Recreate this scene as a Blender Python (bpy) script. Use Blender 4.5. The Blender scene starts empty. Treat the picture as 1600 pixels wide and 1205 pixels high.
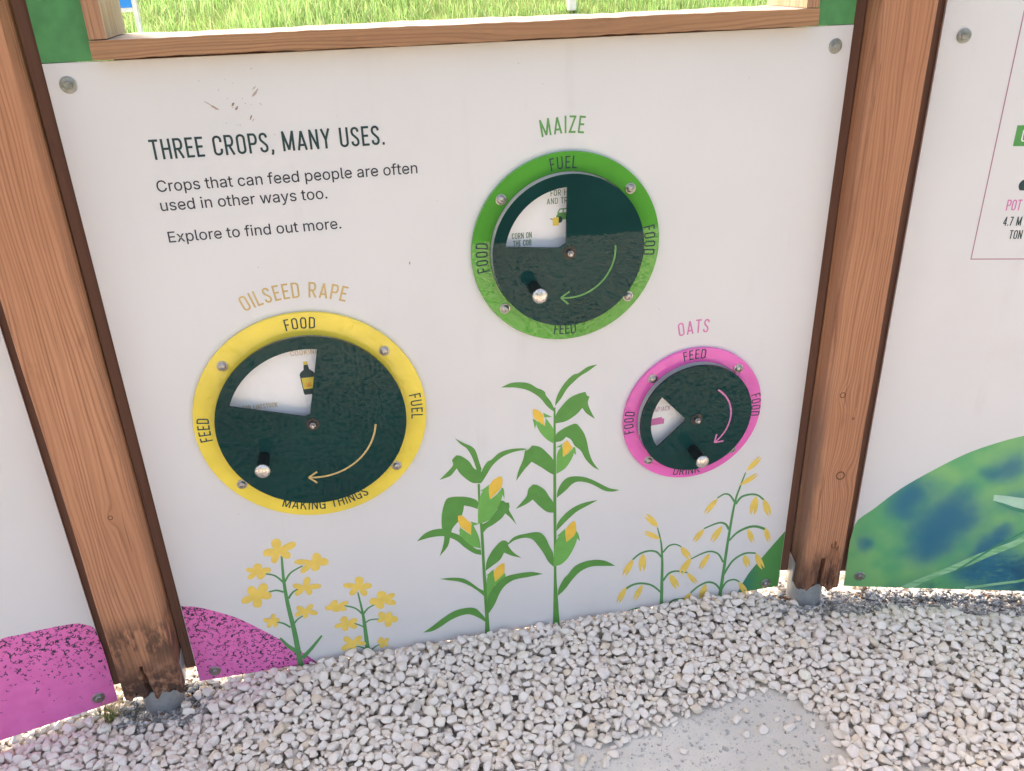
import bpy, bmesh, math, random
import numpy as np
from mathutils import Matrix, Vector
from mathutils.geometry import tessellate_polygon

# ------------------------------------------------------------------ camera, world, sun, exposure
SC = bpy.context.scene
COL = SC.collection
EYE = 1.508                                  # camera height above the ground, metres
cd = bpy.data.cameras.new('camera'); cam = bpy.data.objects.new('camera', cd); COL.objects.link(cam)
CM = [[0.9796124, 0.11397, -0.1654397], [-0.1986828, 0.4276991, -0.8818155], [-0.0297422, 0.8967075, 0.4416233]]
m4 = Matrix([[*CM[0], 0.0], [*CM[1], 0.0], [*CM[2], EYE], [0, 0, 0, 1]])
cam.matrix_world = m4
cd.sensor_fit = 'HORIZONTAL'; cd.sensor_width = 36.0; cd.lens = 1339.4538 * 36.0 / 1600.0
cd.clip_start = 0.02; cd.clip_end = 500.0
SC.camera = cam

SUN_AZ, SUN_EL = math.radians(-30), math.radians(50)   # azimuth from +Y towards +X
w = bpy.data.worlds.new('World'); SC.world = w; w.use_nodes = True
nt = w.node_tree; nt.nodes.clear()
sky = nt.nodes.new('ShaderNodeTexSky'); sky.sky_type = 'NISHITA'; sky.sun_disc = False
sky.sun_elevation = SUN_EL; sky.sun_rotation = SUN_AZ
sky.air_density = 1.0; sky.dust_density = 6.0; sky.ozone_density = 0.6
bg = nt.nodes.new('ShaderNodeBackground'); bg.inputs['Strength'].default_value = 0.15
out = nt.nodes.new('ShaderNodeOutputWorld')
nt.links.new(sky.outputs[0], bg.inputs[0]); nt.links.new(bg.outputs[0], out.inputs[0])
sd = bpy.data.lights.new('sun', 'SUN'); sd.energy = 1.5; sd.angle = math.radians(11); sd.color = (1.0, 0.965, 0.92)
sun = bpy.data.objects.new('sun', sd); COL.objects.link(sun)
sdir = Vector((math.sin(SUN_AZ) * math.cos(SUN_EL), math.cos(SUN_AZ) * math.cos(SUN_EL), math.sin(SUN_EL)))
sun.rotation_euler = sdir.to_track_quat('Z', 'Y').to_euler(); sun.location = (-3, 8, 9)
SC.view_settings.view_transform = 'Standard'; SC.view_settings.look = 'None'
SC.view_settings.gamma = 1.0; SC.view_settings.use_curve_mapping = False
SC.view_settings.exposure = 1.82
SC.view_settings.use_white_balance = True
SC.view_settings.white_balance_temperature = 7600
SC.view_settings.white_balance_tint = 13

random.seed(5); RNG = np.random.default_rng(11)

# ------------------------------------------------------------------ traced outlines: millimetres on each panel (u right, v up), metres on the ground
MAIZE_A = [('D',[(215,474.1),(214.3,426.6),(215.5,334.7),(215.3,246.1),(215.1,153.9),(215.1,87.8),(211,20.6),(225.1,17.6),(224.2,93.4),(223.8,166.6),(222.1,244.8),(222.1,333.6),(219.2,425.8),(220.3,473.2)]),('D',[(171.9,596.2),(183.9,579.7),(196.3,567.1),(206.6,543.2),(214.6,511.4),(226.3,509.1),(220.9,532),(214.4,560.3),(206,571.7),(194.3,579.4)]),('D',[(131.6,497.7),(150.1,515.2),(161.5,527.5),(164,534.4),(162.4,543.8),(172,554.4),(182.3,551.1),(199.8,533.9),(210.5,513.9),(224.1,509.4),(225.3,488.1),(218.3,475.4),(203.4,479),(189.6,491.8),(177.2,507.9),(171.1,521.2),(156.9,504.9),(145,500.6)]),('D',[(218.3,475.4),(226.1,506.6),(239.4,528),(247.5,531.1),(266.8,546.5),(291.1,552.1),(317.9,550.6),(331.2,546.2),(301.6,544.4),(279.9,538.5),(263.5,528.7),(249.6,515.4),(235.2,492.8),(223.7,475.8)]),('D',[(218.9,337.5),(218.5,364.1),(232.6,370.3),(247,385.6),(257.7,403.4),(262.3,423.9),(273.1,419),(275.7,415.3),(284,413.3),(285.3,402.1),(283.4,394.6),(291.1,374.9),(299.9,350.2),(285.4,372.6),(274.7,385.5),(266,373.8),(246,359.4),(231.8,351.9)]),('D',[(212.3,407.6),(196.4,416.7),(182,422.3),(177.8,403.6),(167.3,382.7),(152.6,365.5),(145.8,343.6),(138.7,318.1),(117.8,292.8),(126.5,316.9),(132.3,345.9),(128.4,369.7),(130.9,408.2),(141.2,441.7),(149.7,448.6),(176.4,446.8),(197.6,440.2),(213.3,428.1)]),('D',[(69.6,343.7),(87.1,360.4),(106.6,368.2),(131,367.3),(146.6,356.7),(167.8,343),(186,323.1),(201.5,300.1),(214.2,294.5),(214.6,279.4),(198.1,287.1),(176.9,307.9),(161.4,327.5),(145.6,340.3),(129.7,347.7),(102.5,349.1)]),('D',[(222.6,232.2),(226,258),(237.3,282.1),(252.1,301.3),(263.7,310.8),(272.2,310),(278.7,302),(278.5,294.6),(290.9,272.5),(309.3,253.9),(287.7,263.4),(268.2,276.5),(257.9,257.7),(238.5,243.2)]),('L',[(214.3,297.9),(194.7,308.1),(180.5,324.1),(171.9,339),(167.4,356.4),(170.1,363.8),(184.6,348.1),(193.5,339.9),(195.4,364.8),(197.9,370.9),(209,339.2),(213.4,314.9)]),('L',[(166.5,339.9),(170.2,367.1),(177.8,344.6)]),('L',[(194.3,376.8),(213.1,367),(199.7,364)]),('Y',[(166.5,397.1),(175.2,396.3),(189,379),(195.2,371.4),(193.5,339.9),(184.7,350.1),(171.8,365.5),(166.2,382.8)]),('L',[(210.9,367.4),(212.5,401.1),(215.9,426.3),(222.4,447.6),(232.7,461.8),(239.5,467.1),(243.3,429.6),(255.7,439.1),(268.8,452.9),(271.2,443),(264.8,418.4),(255.9,400.4),(247,385.6),(232.6,371.6)]),('L',[(220,454.4),(243.3,469),(232.4,454.3)]),('L',[(267.9,456.3),(273.2,452.3),(274.4,425.2),(269,442.1)]),('Y',[(240.6,428.7),(240.3,460.6),(250.8,479.1),(266.2,486.1),(271,482.3),(269,459.3),(254.8,442.5)]),('L',[(223.2,152.3),(223,188.3),(227.8,219.3),(240.9,233),(243,197.3),(254.2,205.1),(267.4,218.9),(268.7,206.6),(256.8,196.1),(241.9,184.7),(228.9,151.2),(222.8,130.5)]),('L',[(223.2,218),(243.3,233.9),(231.2,218.6)]),('Y',[(243.4,195.1),(242.4,227.1),(257.4,243.9),(268.3,246.8),(266.2,219.1),(256,206.9)]),('D',[(222.7,101.1),(224.9,151.9),(235.7,175.1),(250.9,193.6),(268.7,205.9),(297.7,209.7),(332.5,208.1),(360.4,197.2),(326.4,195),(291.4,193.1),(270.8,182.7),(255.6,164),(239.6,127.2)]),('D',[(113.5,229),(144.2,226.6),(169.2,219.1),(188.2,202.1),(204.4,183.3),(216.5,171.6),(214.8,159),(201.2,176.8),(182.1,196.1),(160.3,211.6),(135.4,220.6)]),('D',[(64,77.4),(86.9,91.9),(114.2,112.1),(143.9,128),(172.9,131),(192.9,125.5),(203.9,110.8),(214.7,91.6),(215.9,78.6),(200.2,94.5),(177.6,110.2),(157.4,110.7),(130.8,101.3),(106.7,86.3),(85.9,77.3)])]
MAIZE_B = [('D',[(390.1,642.5),(388.6,525.5),(387.5,398.4),(387.5,263.4),(386.9,192.9),(383,22.8),(401.3,18.9),(396.4,118.2),(393.4,191.7),(394.3,330.7),(394.6,524.6),(394.4,642)]),('D',[(276.3,705.1),(296.1,712.7),(316.8,712.4),(337.4,706.9),(355.4,693.3),(363.2,689.4),(371,682.7),(373.5,673.8),(383.9,657.9),(390.1,642.5),(390.1,632.6),(381.1,640.8),(373.2,650.6),(362.8,666.5),(349.9,679.7),(331.9,692.3),(306.1,701.3)]),('D',[(393.4,645),(395.6,662.2),(405.3,684),(418.6,702.4),(434.4,715.7),(445,717.8),(466.1,730.5),(487.3,733.5),(466.2,719.2),(450.3,710.9),(439.8,702.5),(421.2,684.9),(407.9,663.5)]),('D',[(394.1,602.4),(395.3,624.2),(410.5,645.7),(426.5,661.1),(445.2,668.5),(461.3,671.1),(465.1,661.8),(470.6,658.2),(466.9,644.1),(472.5,625.6),(483.7,601.4),(464.5,617.8),(454.6,632.8),(442.7,619.6),(418.4,605)]),('L',[(388.3,553.2),(374.8,564.2),(361.6,581.2),(353.8,597.3),(348.7,614.6),(356.7,611.7),(370.4,600.9),(371.7,618.6),(368.6,624.9),(380.7,605.5),(389.7,586.3)]),('L',[(343,621.3),(347.8,595.1),(351.4,614.2)]),('L',[(366.6,632.8),(386.7,619.5),(369.1,620.7)]),('Y',[(344,644),(351.9,643),(366,628.2),(367.4,613.2),(370.4,599.7),(356.7,611.7),(345.2,625.1)]),('D',[(394.8,555.3),(395,574.7),(410.2,586.4),(426.5,593.1),(440.1,595.5),(449.4,585.1),(459.4,567.4),(466.2,545),(470.9,519.6),(479.6,493.2),(495.7,466.7),(479.7,479.3),(462.7,502),(451.4,525.5),(437.5,539.9),(429.3,556.4),(418.3,565.3),(407.4,556.5)]),('L',[(395.3,472.5),(395.6,505.8),(399,530.1),(409,544),(411.1,514.7),(423.8,523.4),(434.8,536),(437.6,527.5),(429.3,503.9),(415.4,484)]),('L',[(394.7,541.8),(411.2,549.8),(405.7,540.2)]),('L',[(434.2,537.3),(438.7,535.4),(440.9,514.6),(435.4,523.5)]),('Y',[(410,514.9),(411.7,549.8),(421.1,556.4),(427.6,544.4),(433.1,537.5),(423.8,524.6)]),('D',[(302.1,468),(308.3,494),(319.9,523.3),(324.2,544.2),(331.2,545),(340.6,554.6),(358.3,548.3),(374.4,530.6),(386.8,513.3),(391.1,500.2),(393.1,468.4),(379.3,478.1),(360.3,495.5),(338.7,513.1),(321.9,495.1)]),('D',[(298.9,393.3),(314.3,410.3),(325.8,424.6),(330.1,443.2),(340.2,453.1),(351.2,449.5),(367.7,434),(378.6,412.9),(388,395),(387.8,368.7),(372.5,373.2),(355.9,390.4),(339.4,412.7),(325.3,403.3)]),('D',[(395.5,408.2),(398.4,429.2),(409.7,449.9),(423.7,459.2),(443.4,458.7),(468.8,450.3),(494.5,433.4),(520.6,414.9),(545.1,405.8),(529.5,403.7),(509.2,409.6),(489,424.5),(468.9,437.4),(446.2,444.2),(432.2,439.9),(418.1,426)]),('D',[(394.2,315.8),(396.7,337.1),(415.1,360.8),(438,376.9),(463.7,384.6),(493.5,386.4),(469.5,375.1),(443.7,362.7),(423.7,345.9),(406.4,328.7)]),('L',[(387.1,214.3),(387.4,256.4),(392.9,286.7),(403.4,305.4),(415,319.1),(417.8,280.2),(429.5,289.2),(441.1,305.7),(445.2,294.7),(439.4,268),(423.6,235.9),(405.9,217.9)]),('L',[(394.1,300.2),(416.2,320.2),(405.7,302.9)]),('L',[(440.5,310.6),(447.5,297.7),(451.1,277.1),(443.4,289.5)]),('Y',[(417.8,280.2),(416.1,313.4),(427.7,331.8),(438.1,337.5),(441.6,322.6),(439.3,299.1)]),('D',[(278.7,302),(295,317.5),(323.5,321.3),(351.9,319.8),(366,305.1),(377.2,275.6),(385.6,253.3),(387,212.9),(373.7,230.9),(362.4,257.5),(348.4,284.2),(334.5,303.8),(317.5,310.2),(294.7,307.4),(279.1,297.9)]),('D',[(396.5,123.4),(397.8,143.7),(411.7,173.8),(420.6,183),(438.4,204.8),(462.1,214.7),(491.9,214.9),(516,206.9),(540.6,188),(510.3,192.9),(480.2,197),(453.4,187.6),(432.5,166.2),(414.5,140.5)])]
RAPE_A = [('G',[(-228.9,356.6),(-229.8,348),(-231.1,335.9),(-232.5,321.7),(-233.8,306.7),(-234.8,292.4),(-235.5,279.2),(-236.1,266),(-236.5,252.5),(-236.7,238.4),(-236.8,223.4),(-236.5,207.4),(-236,190.7),(-235.3,173.3),(-234.8,155.2),(-234.5,136.4),(-234.5,114.7),(-234.6,90.1),(-235,65.6),(-235.3,44.1),(-235.6,28.8),(-222.2,29.1),(-222.4,44.3),(-222.5,65.8),(-222.7,90.5),(-223,115.2),(-223.5,137.1),(-224.3,156.2),(-225.3,174.5),(-226.5,191.8),(-227.4,208.3),(-228.1,224),(-228.5,238.9),(-228.7,252.8),(-228.8,266.1),(-228.6,279.2),(-228.4,292.2),(-227.8,306.3),(-226.9,321.2),(-225.9,335.5),(-225.1,347.6),(-224.6,356.2)]),('G',[(-231.7,287.4),(-233.7,290.3),(-236.6,294.6),(-240,299.5),(-243.6,304.2),(-247.3,308.1),(-251.4,310.8),(-255.8,312.9),(-260.1,314.5),(-263.8,315.7),(-266.4,316.6),(-267.3,313.3),(-264.7,312.2),(-261.1,310.8),(-257,309),(-252.9,306.9),(-249.4,304.3),(-246.2,300.7),(-242.9,296.1),(-239.7,291.2),(-237,286.8),(-235.1,283.7)]),('G',[(-227.7,284.6),(-225.8,287.9),(-223.1,292.4),(-219.9,297.5),(-216.3,302.4),(-212.5,306.4),(-207.6,309.9),(-201.6,313.2),(-195.5,316.2),(-190,318.7),(-186.2,320.5),(-187.1,323.8),(-190.9,322.2),(-196.4,320),(-202.8,317.2),(-209.1,314),(-214.5,310.5),(-219,306.2),(-223,301.1),(-226.6,296),(-229.4,291.6),(-231.5,288.6)]),('G',[(-235.5,261.1),(-237.6,262.1),(-240.5,263.7),(-243.9,265.4),(-247.6,267),(-251.3,268),(-255,268.2),(-259.1,267.8),(-262.9,267.2),(-266.2,266.5),(-268.5,266.1),(-268.4,262.5),(-266,262.8),(-262.7,263.2),(-259,263.6),(-255.2,263.8),(-251.9,263.4),(-248.8,262.4),(-245.5,260.7),(-242.2,258.8),(-239.4,257.1),(-237.4,255.8)]),('G',[(-227,236),(-225.5,238.3),(-223.4,241.6),(-221,245.2),(-218.4,248.7),(-215.9,251.5),(-213.1,253.9),(-209.8,256.1),(-206.4,258.2),(-203.4,259.9),(-201.3,261.2),(-202.1,263.9),(-204.3,263),(-207.4,261.6),(-211,259.9),(-214.7,257.9),(-218.1,255.6),(-221.1,252.7),(-224.2,249.3),(-226.9,245.8),(-229.3,242.8),(-230.9,240.8)]),('G',[(-226.3,161.6),(-224.9,163.4),(-222.9,166),(-220.5,168.8),(-218,171.6),(-215.5,174),(-212.9,176),(-209.7,178.1),(-206.6,180),(-203.9,181.7),(-202,182.9),(-202.8,185.6),(-204.8,184.7),(-207.6,183.3),(-210.9,181.6),(-214.2,179.7),(-217.3,177.7),(-220.1,175.4),(-222.9,172.7),(-225.5,170),(-227.7,167.7),(-229.2,166.1)]),('G',[(-234.3,158),(-236.1,159.8),(-238.6,162.5),(-241.5,165.7),(-244.6,168.8),(-247.8,171.4),(-251.1,173.5),(-254.7,175.3),(-258.2,176.9),(-261.1,178.2),(-263.2,179),(-264.3,175.6),(-262.2,174.5),(-259.3,173),(-256,171.3),(-252.6,169.3),(-249.7,167.2),(-247,164.7),(-244.1,161.6),(-241.3,158.3),(-239,155.4),(-237.3,153.4)]),('G',[(-219,53.7),(-215.8,57.5),(-211.1,62.7),(-205.6,68.7),(-199.9,75.2),(-194.4,81.6),(-188.8,88.6),(-182.7,96.3),(-176.8,104),(-171.8,110.6),(-168.4,115.4),(-171.1,119.3),(-175,115.2),(-180.4,109.2),(-186.7,102.2),(-193.1,95.1),(-199,89),(-204.7,83.4),(-210.7,77.8),(-216.5,72.5),(-221.5,68.1),(-225.2,65)]),('G',[(-220.6,80),(-224.1,83.2),(-228.9,87.7),(-234.2,93.1),(-239.5,98.7),(-244,103.9),(-248,109.4),(-252,115.7),(-255.7,122),(-258.8,127.4),(-261.2,131.1),(-265,127.6),(-263.2,123.4),(-260.7,117.3),(-257.5,110.3),(-254,103.1),(-250.2,96.3),(-245.8,89.8),(-240.8,83.1),(-235.7,76.7),(-231.4,71.4),(-228.5,67.4)]),('F',[(-225.6,370),(-227.4,366.3),(-230.9,364.4),(-234.8,365.1),(-237.7,368.1),(-238.3,372.3),(-236.5,376),(-233,377.8),(-229.1,377.2),(-226.2,374.2)]),('F',[(-234,403.8),(-228.5,403.1),(-224.4,399.3),(-222.6,393.1),(-223.3,385.8),(-225.6,378.9),(-228.6,373.9),(-232,371.8),(-235.6,372.9),(-239.2,376.8),(-242.3,382.9),(-243.8,389.8),(-242.9,396.4),(-239.4,401.4)]),('F',[(-191.9,384.6),(-193,379.3),(-197.8,374.1),(-205.5,370.4),(-214.4,368.4),(-222.7,368),(-228.7,369.1),(-231.2,371.4),(-229.8,375),(-224.9,379.7),(-217.4,384.7),(-208.9,388.6),(-200.9,390.1),(-194.8,388.7)]),('F',[(-208.4,351),(-212,347.5),(-216.9,347.2),(-222.2,350.1),(-226.8,355.4),(-230.2,361.6),(-231.9,367),(-231.5,370.7),(-228.8,372.6),(-224.1,372.5),(-218.3,370.8),(-212.6,367.3),(-208.5,362.3),(-207,356.5)]),('F',[(-247.5,341.2),(-250,345.2),(-250.1,351.1),(-247.8,357.6),(-243.8,363.6),(-239.1,368.2),(-235,370.7),(-232.3,370.6),(-231,367.5),(-231.1,361.9),(-232.5,354.7),(-235.3,347.6),(-239.1,342.3),(-243.5,340)]),('F',[(-264.5,370),(-262.8,375.3),(-258.4,379.2),(-252,380.6),(-244.9,379.8),(-238.5,377.5),(-234.1,374.4),(-232.6,371.1),(-234.2,367.7),(-238.7,364.3),(-245.1,361.5),(-252.3,360.2),(-258.7,361.2),(-263,364.8)]),('F',[(-155.6,327.7),(-157.4,323.9),(-160.9,322),(-165,322.7),(-167.9,325.8),(-168.6,330.1),(-166.9,333.9),(-163.3,335.8),(-159.3,335.1),(-156.3,332)]),('F',[(-146.9,348.3),(-144.1,343),(-143.7,337.3),(-145.9,332.5),(-149.9,329.1),(-154.6,327.5),(-158.9,327.5),(-161.8,329.3),(-163.3,333),(-163.3,338.3),(-162,344.2),(-159.4,349.3),(-155.6,352.1),(-151.1,351.7)]),('F',[(-129.3,322.9),(-131.5,317.8),(-136.5,314.8),(-143.1,314.7),(-150.2,317.2),(-156.3,321),(-160.3,325.1),(-161.5,328.8),(-159.4,331.9),(-154.6,334.4),(-147.8,335.8),(-140.5,335.6),(-134.2,333.2),(-130.2,328.6)]),('F',[(-156.9,303.4),(-162,303),(-166.1,305.3),(-168.2,309.9),(-168.4,315.8),(-167,321.7),(-164.8,326.1),(-162,328.4),(-158.7,328.2),(-155.1,325.8),(-151.7,321.6),(-149.5,316.4),(-149.6,311),(-152.3,306.3)]),('F',[(-192.3,304.6),(-192.6,309.3),(-189.7,315.1),(-184.1,320.7),(-177.2,325.3),(-170.4,328.3),(-165.3,329.5),(-162.7,328.4),(-163.1,325),(-166.1,319.6),(-171.2,313.1),(-177.4,307.1),(-183.8,303.1),(-189.1,302.3)]),('F',[(-202.8,335.7),(-200.3,339),(-194.5,340.7),(-186.4,340.3),(-177.7,338.1),(-169.9,334.9),(-164.6,331.7),(-162.9,329),(-165.2,327),(-171,325.7),(-179.2,325.2),(-188.2,325.9),(-196.1,328.1),(-201.3,331.6)]),('F',[(-275.4,323.6),(-277.2,319.8),(-280.8,317.9),(-284.7,318.6),(-287.5,321.7),(-288.1,325.9),(-286.3,329.7),(-282.7,331.6),(-278.8,330.9),(-276,327.8)]),('F',[(-280.1,346.1),(-275.6,344.9),(-272.7,341.8),(-271.9,337.5),(-273.2,332.9),(-275.8,328.8),(-278.8,326.1),(-281.7,325.2),(-284.5,326.4),(-287,329.5),(-288.9,333.8),(-289.4,338.5),(-288,342.7),(-284.7,345.4)]),('F',[(-254.5,324.3),(-256,320.2),(-259.8,317.3),(-265.3,316.4),(-271.2,317.4),(-276.4,319.5),(-280,322.1),(-281.2,324.8),(-279.7,327.3),(-275.9,329.8),(-270.5,331.8),(-264.5,332.5),(-259.2,331.4),(-255.6,328.5)]),('F',[(-274.6,304.4),(-279.4,302.6),(-283.5,303.4),(-286,306.8),(-286.6,311.8),(-285.8,317.2),(-284.1,321.6),(-281.6,324.4),(-278.4,325.1),(-274.7,324.1),(-271.1,321.5),(-268.6,317.6),(-268.3,312.9),(-270.4,308.2)]),('F',[(-305.8,309.6),(-305.8,313.7),(-303.4,318.1),(-298.9,321.8),(-293.4,324.4),(-288.1,325.8),(-284.1,325.8),(-282.2,324.5),(-282.6,321.6),(-285.2,317.5),(-289.3,312.9),(-294.4,308.9),(-299.4,306.7),(-303.5,307)]),('F',[(-306.2,334.7),(-304.1,337.3),(-300.2,338.2),(-295.2,337),(-290,334.2),(-285.6,330.7),(-282.8,327.4),(-282.2,325),(-284,323.4),(-287.9,322.9),(-293.2,323.3),(-298.7,324.8),(-303.3,327.5),(-306,331.1)]),('F',[(-286.9,260),(-288.7,256.1),(-292.4,254.2),(-296.3,254.9),(-299.2,258.1),(-299.7,262.5),(-297.9,266.3),(-294.3,268.3),(-290.3,267.5),(-287.5,264.3)]),('F',[(-309.8,284.6),(-305.3,287.8),(-300.5,287.8),(-296.4,284.2),(-293.5,278.3),(-292.1,271.5),(-292.1,265.6),(-293.6,261.7),(-296.8,260),(-301.3,260.5),(-306.4,262.9),(-310.8,267.1),(-313.1,272.8),(-312.8,279)]),('F',[(-269.6,287.4),(-267.6,281.4),(-268.6,274.5),(-272.6,268.2),(-278.4,263.5),(-284.6,260.7),(-289.7,260),(-292.8,261.7),(-293.6,266),(-292.3,272.5),(-289.1,279.9),(-284.6,286.6),(-279.2,290.6),(-273.8,290.8)]),('F',[(-263.9,253.6),(-266.4,248.1),(-271.2,245),(-277.3,245.1),(-283.5,248),(-288.7,252.4),(-292,257),(-292.7,261.1),(-290.6,264.4),(-285.9,266.9),(-279.6,268.3),(-273,267.9),(-267.5,265),(-264.2,259.9)]),('F',[(-298.8,226),(-303.8,228.7),(-306.6,234.3),(-306.7,241.5),(-304.5,248.9),(-300.8,255.3),(-297,259.5),(-293.4,260.5),(-290.4,258.2),(-288,252.8),(-286.5,245.4),(-286.7,237.5),(-289,230.8),(-293.3,226.7)]),('F',[(-329.8,248.1),(-328.8,253.7),(-324.5,258.9),(-317.5,262.6),(-309.4,264.5),(-301.8,264.6),(-296.3,263.4),(-294,261),(-295.2,257.2),(-299.7,252.4),(-306.4,247.4),(-314.2,243.6),(-321.6,242.1),(-327.2,243.8)]),('F',[(-182.5,261.4),(-184.3,257.5),(-187.9,255.5),(-192,256.3),(-194.9,259.5),(-195.6,263.9),(-193.8,267.8),(-190.2,269.7),(-186.1,269),(-183.2,265.8)]),('F',[(-178.3,289.9),(-175.5,286.6),(-174.7,281.5),(-176,275.6),(-179,270.1),(-182.8,265.7),(-186.2,263.2),(-188.8,263.2),(-190.4,265.8),(-190.9,270.8),(-190.4,277.2),(-188.7,283.5),(-185.8,288.4),(-182,290.7)]),('F',[(-153.4,260.2),(-155.3,256.4),(-160.3,254.1),(-167.4,253.6),(-175.1,255),(-182,257.4),(-186.8,260),(-188.3,262.6),(-186.5,264.9),(-181.5,266.9),(-174.4,268.4),(-166.6,268.6),(-159.6,267.2),(-154.9,264.2)]),('F',[(-177.5,241.1),(-180.8,239.7),(-184.4,240.8),(-187.3,244.5),(-189.2,249.7),(-190.1,255.2),(-190,259.6),(-188.8,262.2),(-186.5,262.8),(-183.2,261.4),(-179.6,258.4),(-176.5,254.2),(-174.9,249.4),(-175.3,244.7)]),('F',[(-212.9,245.8),(-213.1,250),(-210.8,254.7),(-206.5,258.8),(-201,261.7),(-195.6,263.4),(-191.6,263.6),(-189.5,262.3),(-189.8,259.4),(-192.1,255),(-196.1,250),(-201.1,245.7),(-206.1,243.1),(-210.3,243.2)]),('F',[(-214.8,273.1),(-212.6,276.3),(-208.4,277.4),(-203.1,276.2),(-197.7,273.2),(-193.1,269.4),(-190.2,265.7),(-189.5,262.9),(-191.4,261),(-195.5,260.2),(-201.1,260.5),(-206.9,262),(-211.7,265),(-214.5,269)]),('F',[(-189.8,194.8),(-191.7,190.8),(-195.4,188.8),(-199.5,189.6),(-202.5,193),(-203.2,197.5),(-201.3,201.5),(-197.7,203.5),(-193.5,202.6),(-190.6,199.3)]),('F',[(-178.5,211.1),(-177.9,207.4),(-179.4,203.3),(-182.6,199.7),(-186.8,197),(-191,195.5),(-194.4,195.3),(-196.2,196.4),(-196.2,199),(-194.6,202.9),(-191.8,207.3),(-188.2,211.1),(-184.3,213.4),(-180.8,213.4)]),('F',[(-171,183.4),(-173.2,180.6),(-177.4,180.1),(-182.7,181.8),(-188.1,185.3),(-192.6,189.4),(-195.4,193.2),(-196,195.9),(-194.1,197.4),(-190.1,197.6),(-184.6,196.8),(-178.8,194.7),(-174,191.4),(-171.2,187.3)]),('F',[(-199.2,175.7),(-202.1,177.3),(-203.9,180.5),(-204,184.7),(-202.8,189),(-200.8,192.7),(-198.6,195.1),(-196.6,195.7),(-194.8,194.4),(-193.3,191.2),(-192.4,186.9),(-192.3,182.3),(-193.6,178.4),(-196.1,176.1)]),('F',[(-221.5,187.9),(-220.9,191.7),(-217.9,195.2),(-213.2,197.7),(-207.6,198.8),(-202.4,198.7),(-198.6,197.7),(-197,196),(-197.8,193.4),(-200.8,190.2),(-205.5,186.9),(-210.8,184.4),(-215.9,183.6),(-219.7,184.8)]),('F',[(-214.8,210.8),(-212.3,213.5),(-208.7,213.9),(-204.7,211.8),(-201,207.9),(-198.2,203.4),(-196.7,199.3),(-196.9,196.4),(-198.8,195),(-202.3,194.9),(-206.7,196.2),(-211.1,198.7),(-214.3,202.4),(-215.6,206.7)]),('F',[(-266.3,181.6),(-268.1,177.6),(-271.8,175.6),(-275.9,176.4),(-278.8,179.7),(-279.4,184.3),(-277.5,188.3),(-273.9,190.2),(-269.8,189.4),(-266.9,186.1)]),('F',[(-267.1,202.3),(-265,200.2),(-264.2,196.9),(-264.7,192.8),(-266.5,188.8),(-268.8,185.5),(-271,183.6),(-272.7,183.3),(-273.9,184.9),(-274.6,188.2),(-274.6,192.6),(-273.8,197),(-272.1,200.6),(-269.7,202.4)]),('F',[(-256.6,183.4),(-257.4,180.1),(-259.7,177.7),(-262.9,176.8),(-266.4,177.4),(-269.6,178.9),(-271.8,180.9),(-272.5,182.9),(-271.7,185),(-269.5,187.1),(-266.3,188.9),(-262.7,189.6),(-259.5,189),(-257.4,186.7)]),('F',[(-265,163.7),(-267.6,162.9),(-270.3,164.4),(-272.3,167.8),(-273.6,172.4),(-274,176.9),(-273.7,180.6),(-272.7,182.5),(-270.9,182.7),(-268.5,181.1),(-265.8,178.1),(-263.7,174.3),(-262.6,170.1),(-263.1,166.3)]),('F',[(-284.9,165.9),(-286.2,168.9),(-285.8,172.8),(-283.8,176.7),(-280.8,179.9),(-277.6,182.2),(-274.8,183.2),(-273.1,182.6),(-272.5,180.4),(-273.1,176.7),(-274.5,172.3),(-276.8,168.1),(-279.6,165.3),(-282.5,164.5)]),('F',[(-291.4,189.4),(-289.8,192.3),(-286.7,193.6),(-282.9,193.1),(-279,191.1),(-275.7,188.2),(-273.6,185.4),(-273.2,183.1),(-274.6,181.3),(-277.6,180.3),(-281.6,180),(-285.8,180.7),(-289.3,182.8),(-291.3,185.9)])]
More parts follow.
